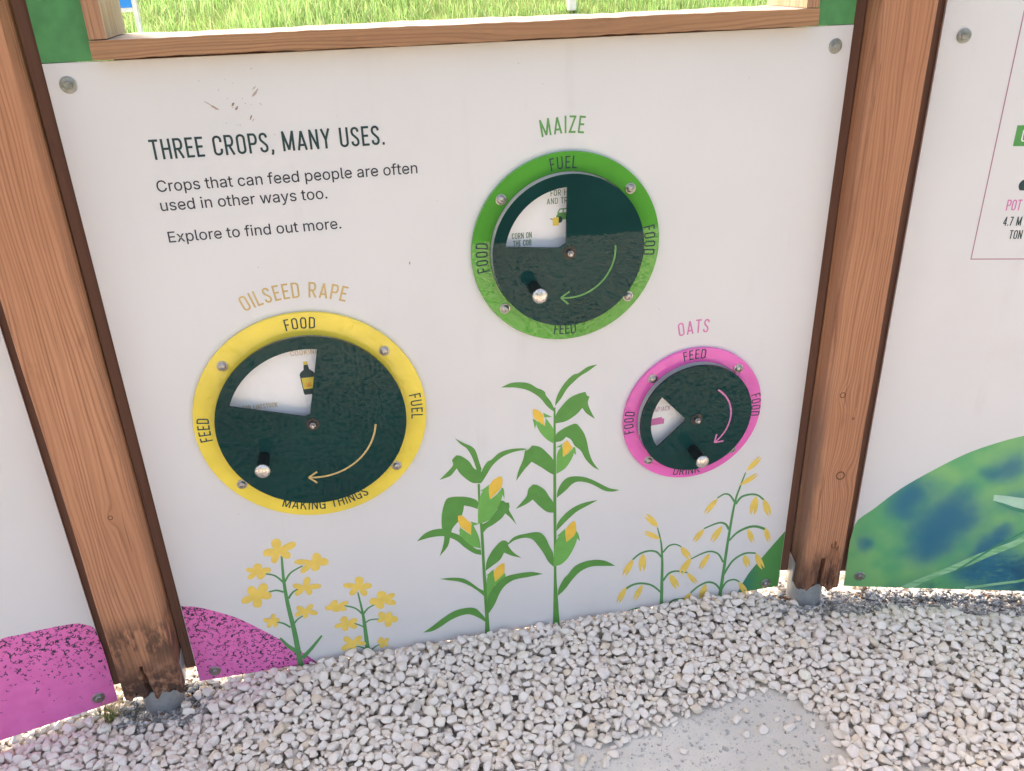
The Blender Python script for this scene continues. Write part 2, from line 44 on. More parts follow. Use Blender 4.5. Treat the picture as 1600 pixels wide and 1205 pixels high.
RAPE_B = [('G',[(-76.4,225.8),(-76.1,217.9),(-75.5,206.6),(-74.8,193.6),(-74.1,180.4),(-73.7,168.7),(-73.6,159.6),(-73.5,151.8),(-73.6,144),(-73.8,134.8),(-74.1,122.9),(-74.5,105.8),(-75,84.4),(-75.6,62.1),(-76.2,42.3),(-76.7,28.5),(-65.3,27.8),(-65.4,41.6),(-65.4,61.5),(-65.4,83.9),(-65.5,105.4),(-65.7,122.6),(-66,134.7),(-66.4,144),(-66.8,152),(-67.4,159.9),(-68.1,169.1),(-69.1,180.8),(-70.3,194),(-71.6,207),(-72.7,218.2),(-73.6,226.1)]),('G',[(-69.6,162.2),(-71.5,165.1),(-74,169.3),(-77.1,174.2),(-80.7,179.1),(-84.7,183.2),(-89.5,186.6),(-95.1,189.7),(-100.8,192.4),(-105.7,194.6),(-109,196.1),(-110,192.7),(-106.7,190.9),(-101.8,188.6),(-96.3,185.8),(-91,182.7),(-86.6,179.5),(-83.2,175.7),(-79.9,171.1),(-77,166.3),(-74.6,162),(-72.8,159)]),('G',[(-67.1,159.8),(-65.6,161.9),(-63.6,164.8),(-61.2,168),(-58.7,171.1),(-56.1,173.7),(-53.1,175.8),(-49.5,177.8),(-45.7,179.6),(-42.5,181.1),(-40.2,182.2),(-41,185.1),(-43.3,184.2),(-46.7,183),(-50.6,181.4),(-54.5,179.6),(-57.9,177.5),(-61,174.9),(-63.9,171.8),(-66.6,168.7),(-68.8,166),(-70.4,164.2)]),('G',[(-66.4,132.4),(-64.8,133.5),(-62.7,135),(-60.3,136.6),(-57.5,138),(-54.5,138.9),(-50.6,139.1),(-45.9,138.9),(-40.9,138.4),(-36.6,137.9),(-33.5,137.6),(-33.4,140.7),(-36.4,141.1),(-40.8,141.7),(-45.8,142.4),(-50.7,142.8),(-54.9,142.7),(-58.4,141.9),(-61.5,140.5),(-64.2,138.9),(-66.4,137.5),(-68,136.6)]),('G',[(-70.5,124.2),(-72,125.3),(-74,127),(-76.5,128.9),(-79.1,130.9),(-81.6,132.8),(-84.4,134.6),(-87.5,136.5),(-90.6,138.3),(-93.2,139.9),(-95.1,141),(-96,138.2),(-94.2,137),(-91.6,135.3),(-88.7,133.4),(-85.7,131.3),(-83,129.4),(-80.6,127.5),(-78.1,125.4),(-75.8,123.4),(-73.8,121.6),(-72.3,120.3)]),('G',[(-63.6,43.1),(-62.3,44.9),(-60.3,47.3),(-58.1,50.1),(-55.7,52.7),(-53.4,54.8),(-51.1,56.5),(-48.3,58.1),(-45.6,59.4),(-43.2,60.6),(-41.5,61.5),(-42.1,63.8),(-43.9,63.2),(-46.3,62.3),(-49.2,61.2),(-52.2,59.8),(-55,58.3),(-57.6,56.2),(-60.3,53.7),(-62.8,51.1),(-64.9,48.9),(-66.4,47.4)]),('G',[(-71.1,55.2),(-72.7,56.5),(-75,58.4),(-77.6,60.6),(-80.4,62.8),(-83,64.6),(-85.6,66.1),(-88.3,67.4),(-90.9,68.5),(-93.1,69.4),(-94.7,70),(-95.4,67),(-93.9,66.3),(-91.7,65.2),(-89.2,64),(-86.7,62.6),(-84.3,61.1),(-81.9,59.3),(-79.3,57.1),(-76.8,54.7),(-74.6,52.7),(-73,51.2)]),('F',[(-63.5,242.1),(-65.2,238.1),(-68.9,236.2),(-73.1,237),(-76.2,240.2),(-77,244.7),(-75.3,248.7),(-71.6,250.6),(-67.4,249.8),(-64.3,246.6)]),('F',[(-67.4,269.7),(-62.5,267.4),(-59.3,263.2),(-58.6,257.8),(-60.3,252.3),(-63.3,247.6),(-66.8,244.6),(-70.2,243.9),(-73.3,245.8),(-76,250),(-77.9,255.6),(-78.3,261.6),(-76.6,266.5),(-72.6,269.4)]),('F',[(-41.8,238.7),(-43.6,234.6),(-47.7,232.1),(-53.4,232.1),(-59.5,234),(-64.9,237.1),(-68.6,240.3),(-69.7,243.3),(-68.1,245.8),(-64,247.8),(-58.2,249),(-51.9,248.9),(-46.4,247),(-42.8,243.3)]),('F',[(-57.2,213.4),(-61.1,212.5),(-65.2,215),(-68.6,220.4),(-70.8,227.4),(-71.7,234.5),(-71.4,239.9),(-70,242.8),(-67.3,242.8),(-63.5,240.2),(-59.3,235.4),(-55.8,229.3),(-54,222.9),(-54.5,217.1)]),('F',[(-93.2,222.3),(-94.1,226.9),(-92.4,232.3),(-88.3,237.3),(-82.9,241.1),(-77.4,243.5),(-73.1,244.2),(-70.7,243),(-70.5,239.7),(-72.4,234.7),(-75.9,228.8),(-80.5,223.4),(-85.5,220.1),(-90,219.7)]),('F',[(-105.3,252),(-103.1,255.4),(-97.9,257),(-90.9,256.2),(-83.4,253.5),(-76.8,250),(-72.3,246.4),(-70.9,243.6),(-73,241.6),(-78.1,240.4),(-85.3,240.2),(-93.1,241.3),(-99.9,243.9),(-104.2,247.8)]),('F',[(-17.4,192.2),(-19.2,188.2),(-22.9,186.2),(-27.2,187),(-30.4,190.4),(-31.3,195),(-29.5,199),(-25.8,201),(-21.5,200.2),(-18.3,196.9)]),('F',[(-20.9,219.6),(-15.6,217),(-12.2,212.5),(-11.6,207.1),(-13.4,201.7),(-16.8,197.2),(-20.6,194.5),(-24.3,194.1),(-27.6,196.3),(-30.5,200.7),(-32.5,206.5),(-32.9,212.4),(-30.9,217.2),(-26.6,219.7)]),('F',[(7.6,204.5),(7,200.1),(3.3,195.9),(-2.8,192.8),(-10,191.2),(-16.7,191),(-21.6,191.9),(-23.7,193.8),(-22.7,196.8),(-18.9,200.7),(-13.1,204.7),(-6.3,207.9),(0.2,209.2),(5.1,207.9)]),('F',[(7.6,177.6),(4.9,174.2),(-0.3,173.4),(-6.9,175.6),(-13.6,180),(-19.3,185.2),(-22.9,189.9),(-23.7,193.3),(-21.4,195.2),(-16.4,195.6),(-9.6,194.5),(-2.3,191.9),(3.7,187.8),(7.2,182.6)]),('F',[(-32.6,170.2),(-37,174.3),(-39.2,179.6),(-38.7,184.9),(-35.9,189.4),(-32,192.5),(-27.9,193.9),(-24.5,193.1),(-21.9,190.2),(-20.1,185.2),(-19.3,179.1),(-20.2,173.4),(-22.9,169.5),(-27.4,168.4)]),('F',[(-52.2,193.4),(-51,198.8),(-47.3,202.5),(-41.9,203.9),(-35.8,202.8),(-30.2,200.2),(-26.3,197),(-24.9,193.6),(-26.2,190.2),(-29.9,186.9),(-35.3,184.2),(-41.3,183),(-46.9,184.2),(-50.7,188)]),('F',[(-120.9,194),(-122.7,190),(-126.4,188),(-130.6,188.8),(-133.6,192.2),(-134.4,196.7),(-132.6,200.8),(-128.9,202.7),(-124.8,201.9),(-121.7,198.6)]),('F',[(-134.4,212.7),(-129.8,214.6),(-125.9,214.3),(-123.6,211.5),(-122.9,207.2),(-123.7,202.4),(-125.4,198.3),(-127.8,195.7),(-130.8,194.8),(-134.4,195.5),(-137.8,197.5),(-140.1,200.7),(-140.4,204.8),(-138.4,209.1)]),('F',[(-99.3,203.1),(-100.1,199.4),(-103.6,196.1),(-109.1,193.8),(-115.4,192.8),(-121.2,192.9),(-125.4,193.9),(-127.1,195.5),(-126.1,198),(-122.5,201),(-117.2,204.1),(-111.2,206.5),(-105.5,207.2),(-101.2,206)]),('F',[(-106.2,181.5),(-108.5,179),(-112.3,178.6),(-116.8,180.6),(-121.2,184.3),(-124.8,188.6),(-127,192.4),(-127.2,195.1),(-125.4,196.5),(-121.8,196.5),(-117,195.4),(-112,193),(-108.1,189.5),(-106,185.4)]),('F',[(-131,180),(-135.4,182.4),(-138.2,185.7),(-138.7,189.1),(-137,192.1),(-134.1,194.3),(-130.8,195.4),(-127.7,195.1),(-124.9,193.3),(-122.6,190.2),(-120.9,186.3),(-120.7,182.6),(-122.4,180),(-126.2,179)]),('F',[(-153,194.8),(-151.8,198.6),(-148.4,201.3),(-143.5,202.3),(-137.9,201.7),(-132.9,199.9),(-129.4,197.7),(-128.2,195.4),(-129.4,193),(-132.8,190.6),(-137.7,188.6),(-143.3,187.7),(-148.3,188.4),(-151.8,191)]),('F',[(-10.9,135.7),(-12.6,131.5),(-16.4,129.5),(-20.7,130.3),(-24,133.8),(-24.9,138.5),(-23.1,142.7),(-19.4,144.7),(-15.1,143.9),(-11.8,140.4)]),('F',[(-6.3,153.6),(-4.2,149.6),(-3.9,145.2),(-5.6,141.2),(-8.6,138.2),(-12.2,136.5),(-15.4,136.2),(-17.7,137.4),(-18.8,140.2),(-18.8,144.4),(-17.8,149.2),(-15.9,153.4),(-13,155.9),(-9.5,155.9)]),('F',[(8.2,129),(6.2,124.4),(2.1,122.1),(-3.2,122.5),(-8.8,125.3),(-13.5,129.3),(-16.6,133.4),(-17.4,136.9),(-15.6,139.7),(-11.6,141.6),(-6.1,142.4),(-0.3,141.7),(4.7,138.9),(7.7,134.3)]),('F',[(-14.2,111.4),(-18.6,111.9),(-22,114.8),(-23.7,119.6),(-23.7,125.4),(-22.3,130.9),(-20.3,134.8),(-17.8,136.6),(-15,135.9),(-11.9,132.9),(-9.1,128.3),(-7.5,122.9),(-7.7,117.6),(-10.1,113.5)]),('F',[(-40.1,133.8),(-39.4,137.2),(-36.6,139.8),(-32.3,141.3),(-27.4,141.3),(-22.9,140.4),(-19.6,138.9),(-18.3,137),(-19.2,134.9),(-22,132.5),(-26.1,130.2),(-30.9,128.8),(-35.4,129),(-38.6,130.7)]),('F',[(-34.1,157.2),(-30.7,159.8),(-26.7,159.6),(-22.9,156.5),(-19.9,151.4),(-17.9,145.7),(-17.3,140.8),(-18.2,137.5),(-20.7,136.2),(-24.5,136.8),(-29,139),(-33.1,142.6),(-35.6,147.5),(-36,152.7)]),('F',[(-103.8,139.4),(-105.6,135.2),(-109.4,133.2),(-113.6,134.1),(-116.8,137.5),(-117.6,142.2),(-115.8,146.3),(-112,148.4),(-107.8,147.5),(-104.6,144.1)]),('F',[(-117.1,162.8),(-112.6,163.8),(-108.8,162.2),(-106.5,158.4),(-106,153.2),(-106.8,147.9),(-108.5,143.6),(-110.8,141.2),(-113.8,141),(-117.3,142.7),(-120.6,146),(-122.9,150.4),(-123.1,155.2),(-121,159.6)]),('F',[(-85,148.4),(-85.5,144),(-88.5,140.2),(-93.4,137.7),(-99.1,136.9),(-104.6,137.4),(-108.5,138.8),(-110.2,141),(-109.4,143.9),(-106.3,147.3),(-101.7,150.8),(-96.2,153.3),(-91,153.8),(-87,152)]),('F',[(-87.5,125),(-90,122.3),(-94.1,122),(-99,124.3),(-103.8,128.5),(-107.7,133.3),(-110,137.6),(-110.2,140.5),(-108.3,141.9),(-104.3,141.9),(-99.1,140.5),(-93.8,137.7),(-89.5,133.8),(-87.3,129.2)]),('F',[(-117.5,120.6),(-120.7,123.7),(-122.2,127.9),(-121.7,132.3),(-119.5,136.3),(-116.4,139.3),(-113.4,140.7),(-110.8,140.4),(-108.9,138.1),(-107.7,134.1),(-107.3,129.1),(-108.1,124.3),(-110.3,120.8),(-113.6,119.5)]),('F',[(-138.9,137.6),(-137.7,141.2),(-134.1,144),(-128.6,145.4),(-122.4,145.4),(-116.8,144.4),(-112.8,142.7),(-111.3,140.7),(-112.5,138.4),(-116.2,135.9),(-121.6,133.6),(-127.7,132.2),(-133.3,132.4),(-137.3,134.4)]),('F',[(-95.7,79.3),(-97.5,75.1),(-101.3,73),(-105.6,73.9),(-108.8,77.5),(-109.6,82.3),(-107.8,86.5),(-104,88.6),(-99.7,87.7),(-96.5,84.1)]),('F',[(-80.3,96.1),(-79.9,91.6),(-81.9,86.9),(-85.9,83),(-91.1,80.4),(-96.2,79.3),(-100.2,79.5),(-102.2,81.1),(-102.1,84.2),(-99.9,88.6),(-96.3,93.4),(-91.7,97.5),(-87,99.6),(-82.9,99.1)]),('F',[(-72.2,72.3),(-74.1,69.4),(-78.6,68.4),(-84.7,69.3),(-91.3,71.8),(-97,75.1),(-100.9,78.2),(-102.1,80.6),(-100.3,82.3),(-95.9,83.1),(-89.6,83),(-82.9,81.8),(-77,79.3),(-73.2,75.9)]),('F',[(-103.7,57.6),(-107.5,59.1),(-110.1,62.6),(-110.8,67.2),(-109.8,72.2),(-107.7,76.6),(-105.2,79.5),(-102.7,80.4),(-100.3,79),(-98,75.6),(-96.3,70.9),(-95.7,65.7),(-96.9,61.2),(-99.7,58.4)]),('F',[(-130.2,65.4),(-130.1,70.1),(-127.3,74.9),(-122.1,78.8),(-115.9,81.4),(-109.8,82.5),(-105.3,82.2),(-103.2,80.5),(-103.7,77.3),(-106.7,72.8),(-111.5,67.9),(-117.3,63.7),(-123,61.6),(-127.6,62.2)]),('F',[(-121.6,100.8),(-118.5,103.5),(-114.4,103.3),(-110.2,100.3),(-106.5,95.2),(-103.8,89.4),(-102.6,84.5),(-103,81.2),(-105.3,79.9),(-109.2,80.4),(-114,82.6),(-118.6,86.2),(-121.8,91),(-122.8,96.3)]),('F',[(-24.9,66.1),(-26.6,61.9),(-30.5,59.8),(-34.9,60.7),(-38.2,64.3),(-39.1,69.2),(-37.3,73.5),(-33.5,75.5),(-29.1,74.6),(-25.8,71)]),('F',[(-39.6,84.6),(-37.2,85.3),(-34.8,84),(-32.8,81.1),(-31.6,77.1),(-31,73),(-31.2,69.8),(-32.1,68),(-33.8,67.9),(-36,69.3),(-38.5,71.9),(-40.5,75.3),(-41.6,79),(-41.2,82.3)]),('F',[(-18.6,75.7),(-18.2,72.5),(-19.3,69.5),(-21.7,67.2),(-24.8,66),(-27.9,65.8),(-30.4,66.4),(-31.7,67.8),(-31.7,70),(-30.5,72.8),(-28.4,75.8),(-25.7,78.1),(-22.8,79),(-20.3,78.1)]),('F',[(-23.1,53.6),(-25.3,52.3),(-27.8,52.9),(-29.9,55.2),(-31.5,58.7),(-32.4,62.4),(-32.5,65.5),(-31.8,67.4),(-30.2,67.9),(-28,67.2),(-25.4,65.4),(-23.1,62.7),(-21.7,59.5),(-21.8,56.2)]),('F',[(-39.7,51),(-41.4,53.6),(-41.7,57),(-40.6,60.7),(-38.5,64),(-36,66.4),(-33.8,67.6),(-32.1,67.3),(-31.2,65.5),(-31.1,62.2),(-31.6,58.1),(-32.9,54.1),(-34.9,51.2),(-37.4,50.2)]),('F',[(-46.3,72.7),(-45.1,75.2),(-42.8,76.5),(-39.9,76.1),(-36.9,74.5),(-34.3,72.1),(-32.6,69.8),(-32.3,67.8),(-33.3,66.3),(-35.5,65.3),(-38.6,64.9),(-41.8,65.5),(-44.5,67.1),(-46.1,69.8)])]
OAT_B = [('G',[(856.9,405.9),(855.6,401.6),(853.7,395.6),(851.5,388.3),(849.2,380.3),(847,372.1),(844.8,364.2),(842.5,356.3),(840.1,347.4),(837.7,336.5),(835.6,322.7),(833.7,304.9),(831.8,283.7),(830.1,260.6),(828.5,236.9),(827.1,214.1),(825.8,191.8),(824.7,169),(823.7,146.5),(822.8,124.8),(821.8,104.7),(820.8,85.4),(819.8,66.6),(818.8,49.4),(818,34.9),(817.3,24.4),(827.3,20.6),(827.6,31.3),(828.2,45.9),(828.9,63.3),(829.6,82.2),(830.3,101.6),(831,121.9),(831.6,143.7),(832.3,166.4),(833.1,189.3),(834.1,211.6),(835.3,234.5),(836.6,258.2),(838,281.5),(839.5,302.6),(841.2,320.4),(843,334.1),(845,344.8),(847.1,353.7),(849.3,361.7),(851.2,369.7),(853.2,378.2),(855.2,386.2),(857.2,393.6),(858.8,399.7),(859.9,404.2)]),('G',[(839.1,326.4),(837.3,329.5),(834.7,334),(831.6,339.1),(828.2,344),(824.9,347.9),(821.6,350.6),(818.4,352.5),(815.1,353.7),(811.8,354.2),(808.3,354.1),(804.5,353),(800.5,350.9),(796.6,348.5),(793.2,346.3),(790.9,344.8),(792.8,341.6),(795.3,343),(798.7,345),(802.6,347.2),(806.4,349),(809.7,349.8),(812.4,349.7),(815,349.1),(817.5,348.1),(819.9,346.5),(822.2,344.5),(824.8,341.3),(827.7,336.7),(830.5,331.7),(833,327.2),(834.7,324)]),('G',[(843,315.6),(844.8,318.3),(847.1,322.3),(849.8,326.7),(852.9,330.7),(856,333.5),(859.7,335.2),(863.9,336.3),(868.6,337),(873.2,337.3),(877.5,337.3),(881.5,337),(885.4,336.3),(889.1,335.3),(892.7,333.9),(896.1,332.1),(899.8,329.4),(903.8,325.8),(907.7,321.9),(911.1,318.4),(913.6,315.9),(916.3,319.5),(913.9,321.9),(910.4,325.5),(906.4,329.6),(902,333.6),(897.6,336.7),(893.5,338.9),(889.3,340.6),(885.1,341.8),(880.8,342.6),(876.5,343),(871.8,343.1),(866.8,342.8),(861.8,342.1),(857,340.8),(852.6,338.8),(848.7,335.5),(845.3,331.1),(842.4,326.6),(840,322.6),(838.3,319.9)]),('G',[(833.1,246.5),(831.5,249.2),(829.4,253.2),(826.7,258),(823.5,262.7),(819.7,266.4),(815.9,268.9),(812.1,270.7),(807.8,271.9),(803.2,272.3),(797.9,272),(791.2,270.6),(783.3,268.2),(775.2,265.3),(768.1,262.7),(763.2,260.9),(764.7,257.4),(769.7,258.9),(776.9,261.3),(785.1,263.8),(792.9,265.9),(799.3,267),(804.1,266.9),(808.1,266.2),(811.5,265.1),(814.4,263.4),(817,261.5),(819.4,258.8),(821.7,255),(823.9,250.7),(825.8,246.6),(827.2,243.7)]),('G',[(835.8,209.2),(838.2,212),(841.6,216.1),(845.6,220.7),(849.9,225.2),(854.3,228.7),(859,231.5),(864.2,234),(869.6,236.2),(875,237.9),(880.1,239.1),(884.8,239.8),(889.4,239.9),(893.8,239.7),(898.2,239),(902.6,237.9),(907.3,236.1),(912.6,233.6),(917.8,230.7),(922.3,228.1),(925.6,226.2),(927.1,233.6),(923.9,235.2),(919.3,237.8),(913.8,240.7),(908.1,243.3),(902.6,245.2),(897.5,246.3),(892.6,246.9),(887.7,247.1),(882.7,246.8),(877.6,245.9),(872.3,244.5),(866.6,242.6),(861,240.2),(855.6,237.4),(850.6,234.2),(846,230.2),(841.5,225.5),(837.6,220.7),(834.3,216.5),(831.9,213.5)]),('G',[(825.6,147.7),(823.4,152),(820.4,158.3),(816.7,165.6),(812.3,172.7),(807.4,178.4),(802.2,182.4),(796.7,185.6),(790.8,187.9),(784.3,189.2),(777.2,189.3),(768.8,187.6),(758.9,184.3),(749,180.3),(740.4,176.7),(734.4,174.2),(736,170.6),(742.1,172.9),(750.8,176.4),(760.7,180.2),(770.4,183.2),(778.5,184.6),(784.9,184.3),(790.7,183),(795.9,180.8),(800.6,177.9),(804.9,174.4),(808.8,169.7),(812.5,163.3),(815.9,156.4),(818.7,150),(820.9,145.6)]),('G',[(830.4,104.4),(833,110.2),(836.6,118.4),(840.9,127.7),(845.6,136.5),(850.4,143.3),(855.6,148.4),(861.3,152.7),(867.4,156.2),(873.6,158.9),(879.6,160.6),(885.9,161.1),(892.8,160.4),(899.7,159),(905.7,157.6),(910.1,156.7),(909.7,161.4),(905.5,162.4),(899.4,163.9),(892.2,165.5),(884.8,166.4),(877.7,166),(871.2,164.2),(864.6,161.5),(858.1,157.9),(852,153.5),(846.3,148.1),(841.1,140.9),(836.1,131.9),(831.6,122.6),(827.9,114.4),(825.2,108.8)]),('G',[(824,62.9),(821.8,66),(818.8,70.5),(815.1,75.7),(811.1,80.8),(806.9,84.9),(802.7,87.8),(798.3,90.2),(793.8,92.1),(789.2,93.2),(784.5,93.6),(779.6,93),(774.7,91.7),(769.7,89.7),(765,87.4),(760.4,84.8),(755.8,81.5),(751.2,77.5),(746.9,73.4),(743.3,69.8),(740.8,67.3),(743.7,63.2),(746.3,65.6),(750,69.1),(754.3,73.1),(758.8,76.9),(763.2,79.9),(767.5,82.3),(772.2,84.4),(776.9,86.2),(781.5,87.3),(785.7,87.7),(789.7,87.3),(793.7,86.3),(797.5,84.6),(801.2,82.5),(804.6,80),(807.9,76.6),(811.5,72.1),(814.8,67.1),(817.8,62.6),(819.9,59.5)]),('G',[(828.3,58.5),(829.8,61.8),(831.8,66.5),(834.2,71.7),(836.8,76.4),(839.6,79.6),(842.7,81.4),(846.4,82.6),(850.5,83.2),(854.4,83.2),(857.9,82.8),(861.2,81.6),(864.6,79.6),(867.9,77.1),(870.8,74.8),(873,73.2),(874.5,77.1),(872.4,78.7),(869.5,81.1),(865.9,83.9),(861.8,86.4),(857.7,87.9),(853.5,88.4),(849.1,88.5),(844.5,87.9),(840.2,86.6),(836.3,84.4),(832.9,80.6),(829.9,75.6),(827.4,70.2),(825.3,65.5),(823.8,62.3)]),('F',[(861.1,408.4),(873.5,413.1),(885.1,422.5),(892.3,433),(896.5,443.1),(889.7,437.3),(881.9,431.2),(886.8,439),(891.2,446.7),(883.1,441.7),(872.7,432.5),(864.4,421.1),(860.3,409.3)]),('F',[(847.5,370.7),(861.6,372.8),(876.1,379.3),(886.3,387.5),(893.4,395.9),(884.9,391.8),(875.1,387.7),(882.3,393.9),(888.9,400),(879.2,396.9),(866,390.4),(854.3,381.6),(846.9,371.7)]),('F',[(792.3,342.2),(780.6,336.5),(769.9,326),(763.4,314.6),(759.9,303.7),(766.2,310.2),(773.5,317.1),(769.1,308.6),(765.3,300.2),(772.9,306),(782.5,316.3),(789.9,328.8),(793.2,341.4)]),('F',[(892.5,332.3),(883.8,321.4),(879.6,305.8),(880.8,290.9),(884.9,277.6),(887,287.2),(890,297.6),(891.5,286.6),(893.3,276),(897.5,285.4),(900.5,300.4),(899.6,316.9),(894,331.7)]),('F',[(913.3,319.9),(913,305),(917.6,288.4),(925.2,275.3),(933.7,265.4),(930.6,275.5),(927.7,286.7),(933.6,277.4),(939.6,268.7),(937.8,279.7),(932.7,295.2),(924.6,309.8),(914.5,320.2)]),('F',[(763.6,258.3),(753.1,253.7),(744.1,244.6),(739,234.2),(736.7,224.2),(742,229.9),(748.2,235.9),(744.9,228.1),(742,220.5),(748.7,225.4),(756.7,234.5),(762.6,245.8),(764.5,257.4)]),('F',[(810.6,259),(799.2,252.5),(789.8,240.7),(785.1,228),(783.4,216),(788.8,223.3),(795.3,231),(792.3,221.6),(789.8,212.2),(796.8,218.8),(805,230.4),(810.6,244.3),(811.6,258.1)]),('F',[(880.8,237.5),(880.5,224.8),(884.4,210.6),(890.7,199.5),(897.7,191),(895.1,199.6),(892.7,209.2),(897.6,201.3),(902.5,193.8),(901,203.2),(896.9,216.4),(890.2,228.8),(881.8,237.8)]),('F',[(926.5,234.2),(925.6,221.5),(928.7,206.8),(934.6,195),(941.4,185.8),(939.2,194.7),(937.2,204.5),(941.8,196.1),(946.5,188.1),(945.5,197.6),(941.9,211.3),(935.7,224.5),(927.6,234.3)]),('F',[(783.8,180.8),(773.2,173.3),(764.5,160.8),(760,147.9),(758.2,135.9),(763.3,143.6),(769.3,151.8),(766.4,142.2),(763.9,132.9),(770.5,140),(778.2,152.1),(783.5,166.3),(784.7,179.9)]),('F',[(735.2,176),(723.2,169),(713.4,156.4),(708.7,142.7),(707.2,129.6),(712.8,137.5),(719.5,145.8),(716.5,135.6),(714,125.5),(721.4,132.5),(729.9,145),(735.5,160),(736.3,175)]),('F',[(879.3,158.4),(876.5,147.4),(878.4,135),(883.8,125.1),(890.5,117.5),(889.1,125),(888.1,133.4),(892.3,126.3),(896.8,119.7),(896.8,127.8),(894.4,139.4),(888.8,150.5),(880.5,158.5)]),('F',[(908.5,159),(909.8,143),(916,125.4),(924.6,111.9),(933.7,102),(929.7,112.5),(925.7,124.4),(932.2,114.9),(938.8,106),(935.9,117.6),(929.5,133.9),(920.2,149),(909.6,159.4)]),('F',[(742.4,65.1),(731.8,60.4),(724.4,50.3),(722.2,38.6),(723,27),(727.1,33.3),(732.3,40),(731.1,31.1),(730.5,22.4),(736.4,27.8),(742.7,37.9),(745.5,50.7),(743.7,64)]),('F',[(780.8,86),(772,76.5),(766.8,62.2),(766.3,47.9),(768.6,35.1),(771.4,44),(775.2,53.5),(775.3,43),(775.9,32.8),(780.5,41.3),(784.7,55.2),(785.5,70.9),(782.1,85.3)]),('F',[(871.2,75.2),(873.5,61.2),(880.1,46.8),(888.4,36.6),(896.9,29.6),(892.7,38.2),(888.4,47.9),(894.7,40.8),(901,34.2),(897.7,44),(891,57.2),(882,68.7),(872.1,75.9)])]
